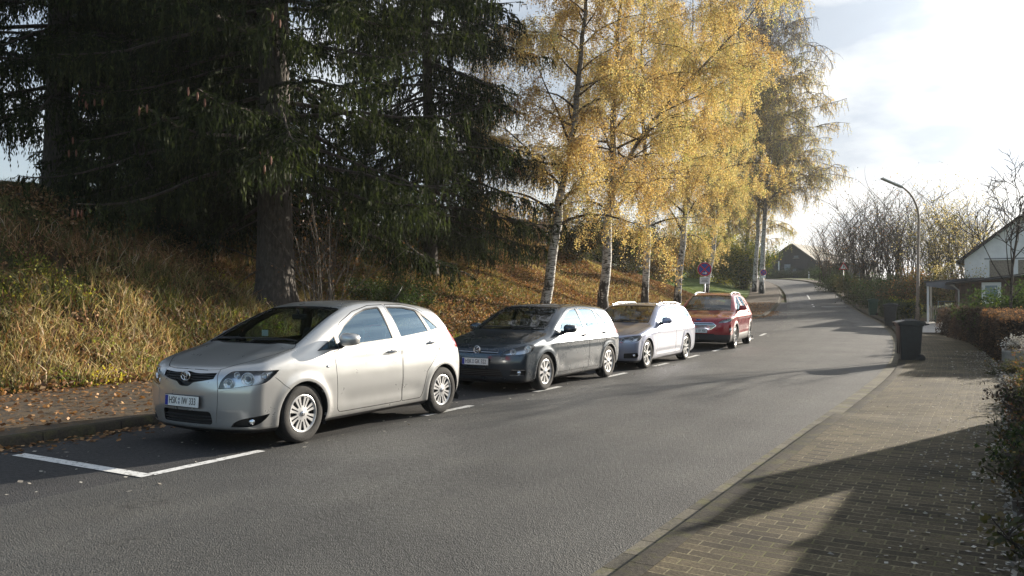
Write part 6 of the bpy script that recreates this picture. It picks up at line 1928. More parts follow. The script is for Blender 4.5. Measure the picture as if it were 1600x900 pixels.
def hedge(name, label, path, h, w, seed, mat, n=9000, lsize=.05, tint=(.1, .7), lit_tops=None, group=None, htop=None, cat='hedge'):
    """clipped hedge along a world path (list of (x,y)); leaves on its skin, twigs inside"""
    r = np.random.default_rng(seed)
    P = np.array(path, float)
    seg = np.linalg.norm(np.diff(P, axis=0), axis=1); S_ = np.concatenate([[0], np.cumsum(seg)]); L = S_[-1]
    z0 = ground_z(P[:, 0], P[:, 1])
    base = Vector((P[0, 0], P[0, 1], float(z0[0])))
    root = empty(name, base, 0, label, cat, group)
    def pos(s, off, z):
        x = np.interp(s, S_, P[:, 0]); y = np.interp(s, S_, P[:, 1]); zz = np.interp(s, S_, z0)
        dx = np.interp(s + .05, S_, P[:, 0]) - np.interp(s - .05, S_, P[:, 0]); dy = np.interp(s + .05, S_, P[:, 1]) - np.interp(s - .05, S_, P[:, 1])
        l = np.hypot(dx, dy) + 1e-9
        return np.stack([x + dy / l * off - base.x, y - dx / l * off - base.y, zz + z - base.z], 1)
    cd = Cards(); tw = Tubes()
    face = r.random(n)
    s = r.uniform(0, L, n); hh = np.interp(s, [0, L], [h, htop or h]) * (1 + .05 * np.sin(s * 3.1 + seed)); off = np.zeros(n); z = np.zeros(n)
    at = h + w + h
    f1 = face < h / at * .92; f2 = (face >= h / at * .92) & (face < (h + w) / at); f3 = ~(f1 | f2)
    dz = np.abs(r.normal(size=n)) * .05
    z[f1] = r.uniform(0.02, 1, f1.sum()) * hh[f1]; off[f1] = w / 2 - dz[f1]
    z[f2] = hh[f2] - dz[f2] + r.normal(size=f2.sum()) * .03; off[f2] = r.uniform(-w / 2, w / 2, f2.sum())
    z[f3] = r.uniform(0.02, 1, f3.sum()) * hh[f3]; off[f3] = -w / 2 + dz[f3]
    ends_ = r.random(n) < min(.25, w / (2 * L))
    s[ends_] = np.where(r.random(ends_.sum()) < .5, dz[ends_], L - dz[ends_]); off[ends_] = r.uniform(-w / 2, w / 2, ends_.sum()); z[ends_] = r.uniform(0, 1, ends_.sum()) * hh[ends_]
    off += .05 * np.sin(s * 4 + z * 5) ; 
    q = pos(s, off, z) + r.normal(size=(n, 3)) * .02
    t = np.clip(r.uniform(*tint, n) + .25 * (z / hh > .9) * (lit_tops or 0) + .15 * np.sin(s * 2.3 + z * 3), 0, 1)  # top leaves tinted brighter, sunlight put into their colour
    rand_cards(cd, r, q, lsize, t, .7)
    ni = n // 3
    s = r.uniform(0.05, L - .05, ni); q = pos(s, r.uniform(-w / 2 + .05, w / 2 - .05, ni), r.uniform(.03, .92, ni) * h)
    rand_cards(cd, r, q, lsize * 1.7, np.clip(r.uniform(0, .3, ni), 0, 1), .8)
    for i in range(int(L * 16)):
        s1 = r.uniform(0.03, L - .03); o1 = r.uniform(-w / 2 + .06, w / 2 - .06)
        a = pos(np.array([s1]), np.array([o1 * .4]), np.array([0.0]))[0]; b_ = pos(np.array([np.clip(s1 + r.normal() * .15, 0, L)]), np.array([o1]), np.array([h * r.uniform(.6, .98)]))[0]
        tw.add(np.array([a, (a + b_) / 2 + r.normal(size=3) * .04, b_]), [.012, .008, .004], 4)
    link_mesh('twigs', tw.mesh('twigs', B_TWIG), None, root)
    link_mesh('foliage', cd.mesh('foliage', mat), None, root)
    return root
# ------------------------------------------------------------------ spruces
spruce('spruce', 'huge dark spruce whose grey trunk stands behind the silver hatchback', at_px(430, 22.0), 27, .46, 3, crown_r=7.4, zlow=2.9, dens=.6, lean=(.012, 0), clear=3.3)
spruce('spruce', 'dark spruce at the left edge of the photo above the dry grass', at_px(95, 24.5), 25, .36, 5, crown_r=7.2, zlow=2.6, dens=.6)
spruce('spruce', 'dark spruce with drooping boughs nearest to the yellow birches', at_px(668, 31.5), 27, .22, 8, crown_r=6.5, zlow=2.0, dens=.66)
spruce('young_spruce', 'young low spruce with boughs to the ground between the two left trunks', at_px(215, 24.5), 10, .16, 14, crown_r=4.0, zlow=.5, dens=.8)
spruce('young_spruce', 'young dark spruce directly left of the big grey trunk', at_px(345, 27), 11, .16, 15, crown_r=3.8, zlow=.5, dens=.8)
spruce('spruce', 'dark spruce standing farther back between the left two', at_px(265, 30), 24, .34, 12, crown_r=7.0, zlow=1.0, dens=.5)
# ------------------------------------------------------------------ birches
def bpos(px, u): return on_ray(px, u)
birch('birch', 'slender white birch leaning right above the dark blue hatchback', bpos(846, 12.3), 17, .21, (.14, .0), 21, nleaf=108500, width=4.0, tint=(.25, .75), low=.22)
birch('birch', 'thick white birch, forked, rising behind the gap between dark blue hatchback and estate car', bpos(943, 12.3), 20, .24, (.02, .0), 22, nleaf=143500, width=4.8, tint=(.3, .85), low=.22, fork=True)
birch('birch', 'thin straight birch rising above the roof of the pale estate car', bpos(1007, 12.0), 19, .20, (.0, .02), 23, nleaf=91000, width=4.3, tint=(.3, .8), low=.24)
birch('birch', 'birch with leaning pale trunk between the estate car and the no stopping sign', bpos(1058, 11.4), 21, .22, (.055, .0), 24, lsize=0.075, nleaf=105000, width=5.2, tint=(.35, .9), low=.2)
birch('birch', 'strongly leaning birch directly behind the no stopping sign', bpos(1100, 11.2), 20, .22, (.09, .0), 25, lsize=0.080, nleaf=105000, width=5.3, tint=(.4, .95), low=.2)
birch('birch', 'dark trunked birch just right of the no stopping sign', bpos(1132, 11.0), 22, .2, (.02, .0), 26, lsize=0.080, nleaf=87500, width=5.0, tk=1.8, ntw=3000, leafy_top=.3, tint=(.35, .9), low=.2)
birch('birch', 'last birch of the row, leaning over the green lawn towards the road', bpos(1160, 9.6), 29, .24, (.05, .0), 27, lsize=0.100, nleaf=113750, width=6.2, tk=3.0, nbr=75, ntw=7500, leafy_top=.03, tint=(.45, .95), low=.16)
birch('birch', 'tall birch beyond the row with an almost leafless grey top', on_ray(1190, 10.5), 31, .26, (.015, 0), 28, lsize=0.110, nleaf=73500, width=7.2, tk=3.6, nbr=85, ntw=9000, leafy_top=.02, tint=(.5, .95), low=.27)
birch('birch', 'farthest bare birch, its grey twigs hanging over the road', on_ray(1178, 11.5), 28, .24, (.01, 0), 31, lsize=.11, nleaf=30000, width=6.0, tk=3.8, nbr=75, ntw=7500, leafy_top=.02, tint=(.5, .95), low=.32)
birch('birch', 'small pale birch half hidden by the boughs of the right hand spruce', bpos(752, 17.0), 11, .13, (.01, 0), 29, nleaf=24500, width=2.9, tint=(.1, .7), low=.3)
# ------------------------------------------------------------------ shrubs on and above the bank
shrub('shrub', 'orange leaved bush on the bank top in front of the dark house', on_ray(822, 16.5), 3.6, 2.4, 41, L_BIRCH, 5200, .07, (.0, .45), stems=16, group='bushes on the bank')
shrub('shrub', 'bare pale stems fanning up right of the grey spruce trunk', on_ray(505, 13.2), 3.6, 2.0, 42, L_LITTER, 500, .07, (.1, .6), stems=30, bark=B_GREY, thick=.014, arch=.3, twiggy=2, group='bushes on the bank', ups=(.1, .8))
shrub('shrub', 'dark evergreen bush at the foot of the right hand spruce', on_ray(612, 13.2), 1.7, 1.7, 43, L_GREEN, 9000, .06, (.0, .55), stems=22, group='bushes on the bank')
shrub('shrub', 'low tangle under the spruce boughs left of the leaf strewn slope', on_ray(668, 15.0), 2.1, 2.4, 44, L_GREEN, 9000, .06, (.0, .6), stems=22, group='bushes on the bank')
k_ = 0
for px, u, H, W, mat, tint, lab in ((905, 16.5, 3.2, 3.0, L_HEDGE, (.0, .6), 'brown bush between the two nearest birches'), (975, 16.0, 3.6, 3.4, L_HEDGE, (.0, .7), 'brownish bush behind the thick forked birch'),
        (1035, 15.0, 3.8, 3.4, L_HEDGE, (.2, .95), 'rusty green bush behind the thin straight birch'), (1075, 14.0, 3.6, 3.2, L_YG, (.1, .7), 'olive bush left of the no stopping sign'),
        (1112, 13.2, 4.6, 3.4, L_YG, (.2, .8), 'yellow green bush behind the no stopping sign'), (1146, 12.6, 5.0, 3.4, L_YG, (.4, 1.0), 'bright yellow green bush right of the no stopping sign'),
        (1000, 20, 4.6, 4.4, L_GREEN, (.0, .6), 'dark bush high on the bank behind the birches'), (1090, 18, 5.2, 4.6, L_GREEN, (.2, .9), 'tall green bush far up behind the leaning birches'),
        (880, 22, 2.0, 2.6, L_LITTER, (.1, .6), 'rusty bush beside the dark house on the hill'), (765, 21, 1.8, 2.4, L_LITTER, (.2, .7), 'rusty bush beside the wooden palings')):
    shrub('shrub', lab, on_ray(px, u), H * 1.25, W * 1.6, 50 + k_, mat, 17000, .11, tint, stems=24, group='bushes on the bank', clump=.22, start=.1)
    k_ += 1
for px, u, H, W, mat, tint, lab in ((925, 26, 6.0, 6.5, L_GREEN, (.1, .8), 'broad dark green thicket on the hill behind the forked birch'), (985, 25, 6.5, 6.5, L_YG, (.0, .6), 'tall olive thicket on the hill behind the thin straight birch'),
        (1040, 24, 6.5, 6.5, L_HEDGE, (.2, .9), 'rusty thicket on the hill left of the no stopping sign'), (1085, 22, 7.0, 6.5, L_YG, (.1, .8), 'tall yellow green thicket behind the leaning birch'),
        (1128, 18, 6.5, 6.0, L_YG, (.3, 1.0), 'golden green thicket between the dark trunks right of the sign'), (1160, 17, 5.5, 5.5, L_GREEN, (.3, 1.0), 'green thicket at the far end of the birch row')):
    shrub('thicket', lab, on_ray(px, u), H, W, 70 + k_, mat, 15000, .17, tint, stems=26, group='thickets behind the birches', clump=.35, start=.05, thick=.03)
    k_ += 1
# ------------------------------------------------------------------ right hand side
def rt(px, d): return at_px(px, d)
hd = lambda a, b, u, off=0, n=12: [tuple(rp(s, -u)[:2]) for s in np.linspace(s_at_y(a), s_at_y(b), n)]
hedge('hedge', 'low clipped hedge with red and yellow lit top behind the flower trough', hd(20.3, 25.5, 2.75), 1.12, .95, 61, L_BEECH, 20000, .05, (.1, .75), lit_tops=1.2, group='clipped hedges along the right pavement')
hedge('hedge', 'dull brown hedge running on to the garden gate', [tuple(rp(s, -np.interp(s, [s_at_y(25.6), s_at_y(33.5)], [2.7, 2.0]))[:2]) for s in np.linspace(s_at_y(25.6), s_at_y(33.5), 10)], 1.15, .8, 62, L_BEECH, 15000, .05, (.0, .6), group='clipped hedges along the right pavement')
hedge('hedge', 'reddish hedge at the right edge of the photo beyond the flower trough', [(13.0, 21.6), (17.0, 19.6)], 1.1, .9, 63, L_RED, 9000, .06, (.1, .95), group='clipped hedges along the right pavement')
rr_ = np.random.default_rng(77)
for k in range(15):
    sk = s_at_y(3.2 + k * 1.02); q_ = rp(sk, -2.60 - .10 * (k % 2), .08)
    far_ = ['nearest the camera', 'second from the camera', 'third from the camera', 'fourth from the camera', 'fifth from the camera', 'sixth from the camera', 'seventh from the camera', 'middle of the row', 'seventh from the trough', 'sixth from the trough', 'fifth from the trough', 'fourth from the trough', 'third from the trough', 'second from the trough', 'next to the trough'][k]
    shrub('low_shrub', '%s low bush at the right pavement edge, %s' % (('brownish', 'dark green', 'brownish', 'dull brown')[k % 4], far_), Vector(q_.tolist()), (.74 if k < 8 else .5) + .1 * rr_.random(), 1.0, 300 + k, (L_HEDGE, L_GREEN, L_HEDGE, L_BEECH)[k % 4], 3400 if k < 9 else 1800, .042, (.0, .75), stems=16, thick=.007, clump=.05, group='low bushes along the right pavement edge', start=.15, ups=(.2, 1.0), cat='bush')
hedge('hedge', 'dark evergreen hedge block behind the two far wheelie bins', [tuple(at_px(1388, 52)[:2]), tuple(at_px(1421, 45.5)[:2])], 1.15, 1.1, 67, L_GREEN, 9000, .07, (.0, .35))
shrub('shrub', 'large dark glossy laurel in front of the brown shed', rt(1566, 28), 1.7, 1.7, 71, L_GREEN, 11000, .085, (.0, .6), stems=26, clump=.14)
shrub('shrub', 'dark green laurel at the right edge behind the reddish hedge', rt(1606, 26), 1.9, 2.0, 72, L_GREEN, 12000, .085, (.0, .7), stems=22, clump=.14)
shrub('shrub', 'yellow leaved shrub beside the lamp post foot', rt(1421, 47), 1.5, 1.2, 73, L_YG, 2600, .07, (.4, 1), stems=14)
bare_tree('tree', 'slender leafless tree in front of the white gabled house', rt(1579, 25.5), 6.0, .06, 81, spread=.7, lvl=3, nb=4, bark=B_TWIG, first=.32)
seeds = 0
for px, d, H, W, nl, mat, lab in ((1292, 100, 7.6, 4.5, 700, L_LITTER, 'small bare tree beside the dark barn'), (1318, 90, 8.6, 5.0, 900, L_HEDGE, 'bare many stemmed tree above the triangular warning sign'),
        (1345, 80, 9.6, 5.5, 1200, L_HEDGE, 'tall leafless many stemmed tree left of the tallest one'), (1372, 74, 10.6, 5.6, 1200, L_HEDGE, 'tallest leafless tree between barn and lamp post'),
        (1398, 76, 10.0, 5.2, 1200, L_HEDGE, 'leafless tree right of the tallest one'), (1422, 82, 9.6, 5.0, 1500, L_HEDGE, 'leafless tree directly left of the lamp post'),
        (1462, 66, 8.2, 5.0, 3800, L_DRY, 'pale leaved tree right of the lamp post'), (1492, 70, 9.8, 5.2, 3000, L_DRY, 'thin sunlit tree left of the white gabled house'),
        (1520, 84, 11.0, 5.6, 2200, L_DRY, 'faint tall tree farthest back behind the white house roof')):
    shrub('bare_tree', lab, rt(px, d), H * .93, W * .9, 130 + seeds, mat, nl, .13, (.2, .9), stems=24, thick=.055, arch=.12, twiggy=9, clump=.15, cat='tree', group='leafless trees on the right', ups=(.05, .75)); seeds += 1
seeds = 0
for px, d, H, W, mat, tint, lab in ((1216, 134, 2.2, 5.0, L_GREEN, (.0, .4), 'low dark bush in front of the left half of the barn'), (1262, 132, 2.6, 6.0, L_GREEN, (.0, .4), 'wide dark bush in front of the right half of the barn'), (1292, 104, 2.6, 4.5, L_GREEN, (.0, .4), 'dark bush at the right foot of the barn'), (1310, 88, 2.6, 4.5, L_GREEN, (.0, .4), 'dark green bush below the small bare tree'),
        (1335, 78, 2.6, 4.4, L_HEDGE, (.0, .7), 'brown bush behind the triangular warning sign'), (1352, 68, 2.4, 4.0, L_HEDGE, (.0, .5), 'brown thicket below the tallest bare tree'),
        (1385, 64, 2.8, 4.0, L_GREEN, (.0, .5), 'green brown thicket behind the far bins'), (1412, 60, 3.0, 3.4, L_HEDGE, (.2, .8), 'rusty thicket left of the lamp post'),
        (1448, 58, 3.2, 3.6, L_HEDGE, (.3, .9), 'rusty yellow thicket behind the garden gate'), (1486, 60, 3.0, 3.4, L_DRY, (.2, .8), 'pale thicket behind the carport')):
    shrub('shrub', lab, rt(px, d), H, W, 110 + seeds, mat, 7500, .12, tint, stems=20, clump=.25, group='thickets on the right'); seeds += 1
# ------------------------------------------------------------------ grass and litter
def scatter_su(r, n, s0, s1, u0, u1):
    s = r.uniform(s0, s1, n); u = u0(s) + (u1(s) - u0(s)) * r.random(n) if callable(u0) else r.uniform(u0, u1, n)
    p = rp(s, u); return s, u, p
r = np.random.default_rng(200)
def blades(name, label, n, s0, s1, w0, w1, h, tint, mat=L_DRY, wid=.008, clumpy=True, pow_=1.0, zoff=0, shade_tint=0.0):
    s = s0 + (s1 - s0) * r.random(n) ** pow_
    w = w0 + (w1 - w0) * r.random(n)
    bu = bank_u(s); p = rp(s, bu + w)
    if clumpy:
        m = np.sin(p[:, 0] * 2.1 + np.sin(p[:, 1] * 1.7) * 2) * np.cos(p[:, 1] * 2.6 + p[:, 0]) + r.normal(size=n) * .45
        p = p[m > -.35]
    z = ground_z(p[:, 0], p[:, 1]); n = len(p)
    B0 = np.stack([p[:, 0], p[:, 1], z - .02], 1)
    hh = (h * r.uniform(.35, 1.15, n))[:, None]
    d = np.stack([r.normal(size=n) * .35, r.normal(size=n) * .35, np.ones(n)], 1)
    side = np.cross(d, rdir(r, n)); side /= np.linalg.norm(side, axis=1)[:, None]
    droop = np.stack([r.normal(size=n) * .25, r.normal(size=n) * .25, -.12 * np.ones(n)], 1)
    M = B0 + d * hh * .55; Tp = B0 + (d + droop) * hh
    w_ = wid * r.uniform(.6, 1.5, n)[:, None]
    V = np.stack([B0 - side * w_, B0 + side * w_, M + side * w_ * .8, M - side * w_ * .8, Tp], 1).reshape(-1, 3)
    k = np.arange(n)[:, None] * 5
    F = np.concatenate([k + np.array([[0, 1, 2]]), k + np.array([[0, 2, 3]]), k + np.array([[3, 2, 4]])])
    me = np_mesh(name, V, F, mat)
    at = me.attributes.new('tint', 'FLOAT', 'POINT'); tt = r.uniform(*tint, n) - .55 * smooth(np.sin(p[:, 0] * .9 + 1.3) * np.cos(p[:, 1] * .8 + p[:, 0] * .4) + np.sin(p[:, 0] * 2.7 + p[:, 1] * 2.2) * .4, .1, .8) - shade_tint * smooth(z, 1.0, 3.2)  # blades tinted darker up the bank, in place of spruce shade
    at.data.foreach_set('value', np.repeat(np.clip(tt, 0, 1), 5).astype(np.float32))
    return meta(link_mesh(name, me), label, kind='stuff')
sA_, sB_ = s_at_y(2), s_at_y(18)
blades('dry_grass', 'tall dry golden grass on the foot of the bank at the left', 40000, sA_, sB_, .05, 4.4, .44, (.05, 1.0), wid=.006, shade_tint=.5)
r2_ = np.random.default_rng(909)
cdw = Cards(); 
for kk_ in range(46):
    w_ = r2_.uniform(.2, 5.0); s_c = r2_.uniform(s_at_y(4), s_at_y(20)); q_ = rp(s_c, float(bank_u(s_c)) + w_); n_ = 260
    P_ = np.stack([q_[0] + r2_.normal(size=n_) * .22, q_[1] + r2_.normal(size=n_) * .22, np.zeros(n_)], 1); P_[:, 2] = ground_z(P_[:, 0], P_[:, 1]) + np.abs(r2_.normal(size=n_)) * .13
    rand_cards(cdw, r2_, P_, .06, np.clip(r2_.uniform(.2, .9) + r2_.normal(size=n_) * .1, 0, 1), .7)
meta(link_mesh('green_weeds', cdw.mesh('green_weeds', L_YG)), 'patches of low green weeds in the dry grass', kind='stuff')
blades('dry_weeds', 'rusty brown weeds among the dry grass at the left', 16000, sA_, sB_, .1, 6.5, .5, (.2, 1.0), mat=L_LITTER, wid=.008)
blades('dry_grass', 'low tufts on the upper bank under the spruces', 60000, sA_, s_at_y(30), 3.0, 12.0, .36, (.0, .45), wid=.007)
blades('dry_grass', 'thin grass among the brown leaves behind the parked cars', 60000, s_at_y(16), s_at_y(52), .1, 11.0, .26, (.1, .9), wid=.008)
blades('dry_grass', 'short grass of the lawn beyond the birches', 30000, s_at_y(50), s_at_y(80), .0, 9.0, .09, (.0, .4), L_YG, wid=.012, clumpy=False)
blades('dry_grass', 'meadow grass on top of the bank', 25000, sA_, s_at_y(34), 10.0, 18.0, .16, (.1, .6), L_YG, wid=.012, clumpy=False)
def litter(name, label, P, size, mat, tint, flat=.7, lift=.02):
    cd = Cards(); n = len(P)
    P = P + np.stack([np.zeros(n), np.zeros(n), r.uniform(.0, lift, n)], 1)
    rand_cards(cd, r, P, size, np.clip(r.uniform(*tint, n), 0, 1), .75, flat)
    return meta(link_mesh(name, cd.mesh(name, mat)), label, kind='stuff')
def bank_pts(n, y0, y1, w0, w1, pw=1.0):
    s = r.uniform(s_at_y(y0), s_at_y(y1), n); w = w0 + (w1 - w0) * r.random(n) ** pw
    p = rp(s, bank_u(s) + w); p[:, 2] = ground_z(p[:, 0], p[:, 1]) + .015
    kk = ~((p[:, 1] < 21) & (p[:, 2] > 1.3) & (r.random(n) < .72)); return p[kk]
litter('leaf_litter', 'brown fallen leaves covering the bank', bank_pts(170000, 4, 36, 0, 13), .085, L_LITTER, (.0, .95), .45, .16)
litter('leaf_litter', 'orange brown leaves on the far bank under the birches', bank_pts(70000, 34, 66, 0, 12), .12, L_LITTER, (.25, .95), .45, .06)
s = r.uniform(s_at_y(2), s_at_y(70), 26000); ku = kerb_u(s); bu = bank_u(s); u = ku + .14 + (bu - ku) * (1 - r.random(len(s)) ** 1.7 * .98)
p = rp(s, u, .135); litter('fallen_leaves', 'brown leaves strewn on the left pavement', p, .07, L_LITTER, (.1, .9), .8)
s = r.uniform(s_at_y(4), s_at_y(60), 5000); u = kerb_u(s) - np.abs(r.normal(size=len(s))) * .28 - .02
p = rp(s, u, .012); litter('fallen_leaves', 'brown leaves gathered in the left gutter', p, .065, L_LITTER, (.1, .9), .8)
s = r.uniform(s_at_y(4), s_at_y(60), 900); u = r.uniform(4.3, 7.2, len(s))
p = rp(s, u, .008); litter('fallen_leaves', 'scattered pale leaves on the parking bay', p, .045, L_PALE, (.2, 1), .9, .01)
# right pavement: pale little leaves, thicker towards the hedge
n = 9000; s = r.uniform(0, s_at_y(24), n); u = -.36 - 1.85 * (1 - r.random(n) ** 2.6 * .0 - (r.random(n) ** 1.9) * .98)
p = rp(s, u, 0); p[:, 2] += np.interp(-u, [.34, .7, 1.2, 2.2], [.10, .062, .092, .10]) 
keep_ = r.random(n) < np.interp(-u, [.3, 1.2, 1.8, 2.2], [.05, .10, .5, 1])
litter('fallen_leaves', 'small pale leaves on the right pavement, thickest along the hedge', p[keep_], .036, L_PALE, (.2, 1), .9, .012)
n = 7000; s = r.uniform(0, s_at_y(20), n); u = -r.uniform(2.1, 2.7, n); p = rp(s, u, .115)
litter('fallen_leaves', 'pale leaves heaped under the right hand hedge', p, .045, L_PALE, (.0, .9), .6, .04)
# ================================================================== STREET FURNITURE, HOUSES
M_GALV = simple('galvanised_steel', (0.42, 0.43, 0.44), .45, metal=.7, noise=.2, nscale=12)
M_POLE = simple('weathered_lamp_post', (0.28, 0.23, 0.19), .7, noise=.35, nscale=6)
M_BIN = simple('dark_bin_plastic', (0.022, 0.024, 0.025), .42, noise=.3, nscale=8, bump=.05, bscale=200)
M_BING = simple('green_bin_plastic', (0.018, 0.055, 0.036), .45, noise=.3, nscale=8)
M_RED = simple('sign_red', (0.50, 0.02, 0.03), .4)
M_BLUE = simple('sign_blue', (0.02, 0.06, 0.30), .4)
M_WHITE = simple('sign_white', (0.78, 0.78, 0.78), .45)
M_SGREY = simple('sign_back', (0.3, 0.3, 0.31), .6)
M_INKB = simple('sign_black', (0.01, 0.01, 0.01), .5)
def m_wall(name, c, sc=30, n=.12, bump=.35):
    return simple(name, c, .9, noise=n, nscale=1.6, bump=bump, bscale=sc)
M_RENDER = m_wall('white_render', (0.74, 0.74, 0.76))
M_FRAME = simple('white_window_frame', (0.72, 0.72, 0.72), .5)
def m_planks(name, c1, c2, width=.14, axis=0):
    m, nt, b = new_mat(name)
    co = coords(nt)
    sep = nt.nodes.new('ShaderNodeSeparateXYZ'); nt.links.new(co, sep.inputs[0])
    cmb = nt.nodes.new('ShaderNodeCombineXYZ'); nt.links.new(sep.outputs[2], cmb.inputs[0])
    ad = N(nt, 'ShaderNodeMath', operation='ADD'); nt.links.new(sep.outputs[0], ad.inputs[0]); nt.links.new(sep.outputs[1], ad.inputs[1])
    nt.links.new(ad.outputs[0] if axis == 0 else sep.outputs[2], cmb.inputs[1])
    if axis: nt.links.new(ad.outputs[0], cmb.inputs[0])
    br = N(nt, 'ShaderNodeTexBrick', offset=0.37)
    br.inputs['Scale'].default_value = 1; br.inputs['Brick Width'].default_value = 3.2; br.inputs['Row Height'].default_value = width; br.inputs['Mortar Size'].default_value = .008
    br.inputs['Color1'].default_value = (*c1, 1); br.inputs['Color2'].default_value = (*c2, 1); br.inputs['Mortar'].default_value = tuple(c * .15 for c in c1) + (1,)
    nt.links.new(cmb.outputs[0], br.inputs['Vector'])
    n1 = N(nt, 'ShaderNodeTexNoise', Scale=7.0, Detail=6.0); nt.links.new(co, n1.inputs['Vector'])
    r1 = ramp(nt, [(.3, (.6, .6, .6)), (.7, (1.35, 1.35, 1.35))]); nt.links.new(n1.outputs['Fac'], r1.inputs[0])
    nt.links.new(mixc(nt, 1.0, br.outputs['Color'], r1.outputs[0], 'MULTIPLY'), b.inputs['Base Color'])
    b.inputs['Roughness'].default_value = .8
    inv = N(nt, 'ShaderNodeMath', operation='SUBTRACT'); inv.inputs[0].default_value = 1.0; nt.links.new(br.outputs['Fac'], inv.inputs[1])
    bumpnode(nt, b, inv.outputs[0], .6, .02)
    return m
M_SHED = m_planks('brown_boards', (0.085, 0.045, 0.032), (0.055, 0.030, 0.023))
M_BARN = m_planks('dark_barn_boards', (0.028, 0.030, 0.034), (0.018, 0.020, 0.024), .2)
M_BARNL = m_planks('grey_barn_boards', (0.10, 0.105, 0.12), (0.08, 0.085, 0.095), .2)
def m_tiles(name, c1, c2):
    m, nt, b = new_mat(name)
    co = coords(nt)
    br = N(nt, 'ShaderNodeTexBrick', offset=.5)
    br.inputs['Scale'].default_value = 1; br.inputs['Brick Width'].default_value = .26; br.inputs['Row Height'].default_value = .30; br.inputs['Mortar Size'].default_value = .02
    br.inputs['Color1'].default_value = (*c1, 1); br.inputs['Color2'].default_value = (*c2, 1); br.inputs['Mortar'].default_value = tuple(c * .3 for c in c1) + (1,)
    nt.links.new(coords(nt, 'UV'), br.inputs['Vector'])
    n1 = N(nt, 'ShaderNodeTexNoise', Scale=1.2, Detail=6.0); nt.links.new(co, n1.inputs['Vector'])
    r1 = ramp(nt, [(.3, (.6, .6, .6)), (.7, (1.4, 1.35, 1.3))]); nt.links.new(n1.outputs['Fac'], r1.inputs[0])
    nt.links.new(mixc(nt, 1.0, br.outputs['Color'], r1.outputs[0], 'MULTIPLY'), b.inputs['Base Color'])
    inv = N(nt, 'ShaderNodeMath', operation='SUBTRACT'); inv.inputs[0].default_value = 1.0; nt.links.new(br.outputs['Fac'], inv.inputs[1])
    bumpnode(nt, b, inv.outputs[0], .8, .03)
    b.inputs['Roughness'].default_value = .75
    return m
M_TILE = m_tiles('dark_roof_tiles', (0.07, 0.06, 0.055), (0.05, 0.045, 0.045))
M_TILEG = m_tiles('pale_grey_roof', (0.26, 0.25, 0.20), (0.21, 0.20, 0.165))  # greenish grey tiles, paler than the dark ones
M_GLASS = simple('window_glass', (0.03, 0.035, 0.04), .06, spec=1.0)
M_CURT = simple('net_curtain', (0.20, 0.17, 0.14), .9, noise=.4, nscale=14)
M_CONC = simple('pale_concrete', (0.36, 0.34, 0.31), .9, noise=.2, nscale=3, bump=.3, bscale=60)
M_STONE = simple('trough_stone', (0.20, 0.19, 0.17), .9, noise=.3, nscale=9, bump=.6, bscale=45)
M_BRICK = None
def m_brick():
    m, nt, b = new_mat('red_brick')
    co = coords(nt)
    sep = nt.nodes.new('ShaderNodeSeparateXYZ'); nt.links.new(co, sep.inputs[0])
    cmb = nt.nodes.new('ShaderNodeCombineXYZ')
    ad = N(nt, 'ShaderNodeMath', operation='ADD'); nt.links.new(sep.outputs[0], ad.inputs[0]); nt.links.new(sep.outputs[1], ad.inputs[1])
    nt.links.new(ad.outputs[0], cmb.inputs[0]); nt.links.new(sep.outputs[2], cmb.inputs[1])
    br = N(nt, 'ShaderNodeTexBrick', offset=.5); br.inputs['Scale'].default_value = 1; br.inputs['Brick Width'].default_value = .25; br.inputs['Row Height'].default_value = .083; br.inputs['Mortar Size'].default_value = .008
    br.inputs['Color1'].default_value = (.26, .085, .055, 1); br.inputs['Color2'].default_value = (.18, .06, .045, 1); br.inputs['Mortar'].default_value = (.25, .23, .2, 1)
    nt.links.new(cmb.outputs[0], br.inputs['Vector']); nt.links.new(br.outputs['Color'], b.inputs['Base Color']); b.inputs['Roughness'].default_value = .9
    return m
M_BRICK = m_brick()

# ---- lamp post
p = at_px(1433, 45.5)
lamp = empty('street_lamp', p, 0, 'tall curved lamp post with a long flat head reaching over the road', 'street lamp')
road_dir = Vector(rp(su([[p.x, p.y]])[0][0], 3.0).tolist()) - p; road_dir.z = 0; road_dir.normalize()
road_dir = Vector((-1, -.35, 0)).normalized()
Hh = 7.55
pts = [(0, 0, -.2), (0, 0, .9), (0, 0, 1.0), (.05, 0, 3.4), (.09, 0, 5.6)]
pts = [Vector((-road_dir.x * -x * 0 + .10 * z / 5.6, 0, z)) for x, y, z in pts]
top = pts[-1]
for k in range(1, 13):
    a = k / 12 * R(72)
    q = top + road_dir * (1.75 * (1 - math.cos(a))) + Vector((0, 0, 1.85 * math.sin(a)))
    pts.append(q)
mb = MB(); mb.tube(pts, [.11, .11, .085, .075, .068] + [.062 - .0018 * k for k in range(12)], 12)
mb.build('pole', M_POLE, lamp)
e = pts[-1]; dd = (pts[-1] - pts[-2]).normalized(); dd = (dd + road_dir * .35).normalized()
mb = MB()
m4 = Matrix.Identity(4)
rot = dd.to_track_quat('X', 'Z').to_matrix()
mb.box(e + dd * .62, (1.45, .2, .10), bevel=.03, rot=rot)
head = mb.build('lamp_head', M_GALV, lamp)
mb = MB(); mb.box(e + dd * .66 - Vector((0, 0, .05)), (1.0, .12, .03), bevel=.01, rot=rot); mb.build('diffuser', simple('lamp_diffuser', (.5, .5, .48), .4), head)
mb = MB(); mb.box((0.013, -.088, .62), (.10, .02, .30), bevel=.004); mb.build('access_door', M_GALV, lamp)
mb = MB(); mb.box((-.16, 0, 4.7), (.34, .05, .05), bevel=.01); mb.build('bracket', M_GALV, lamp)

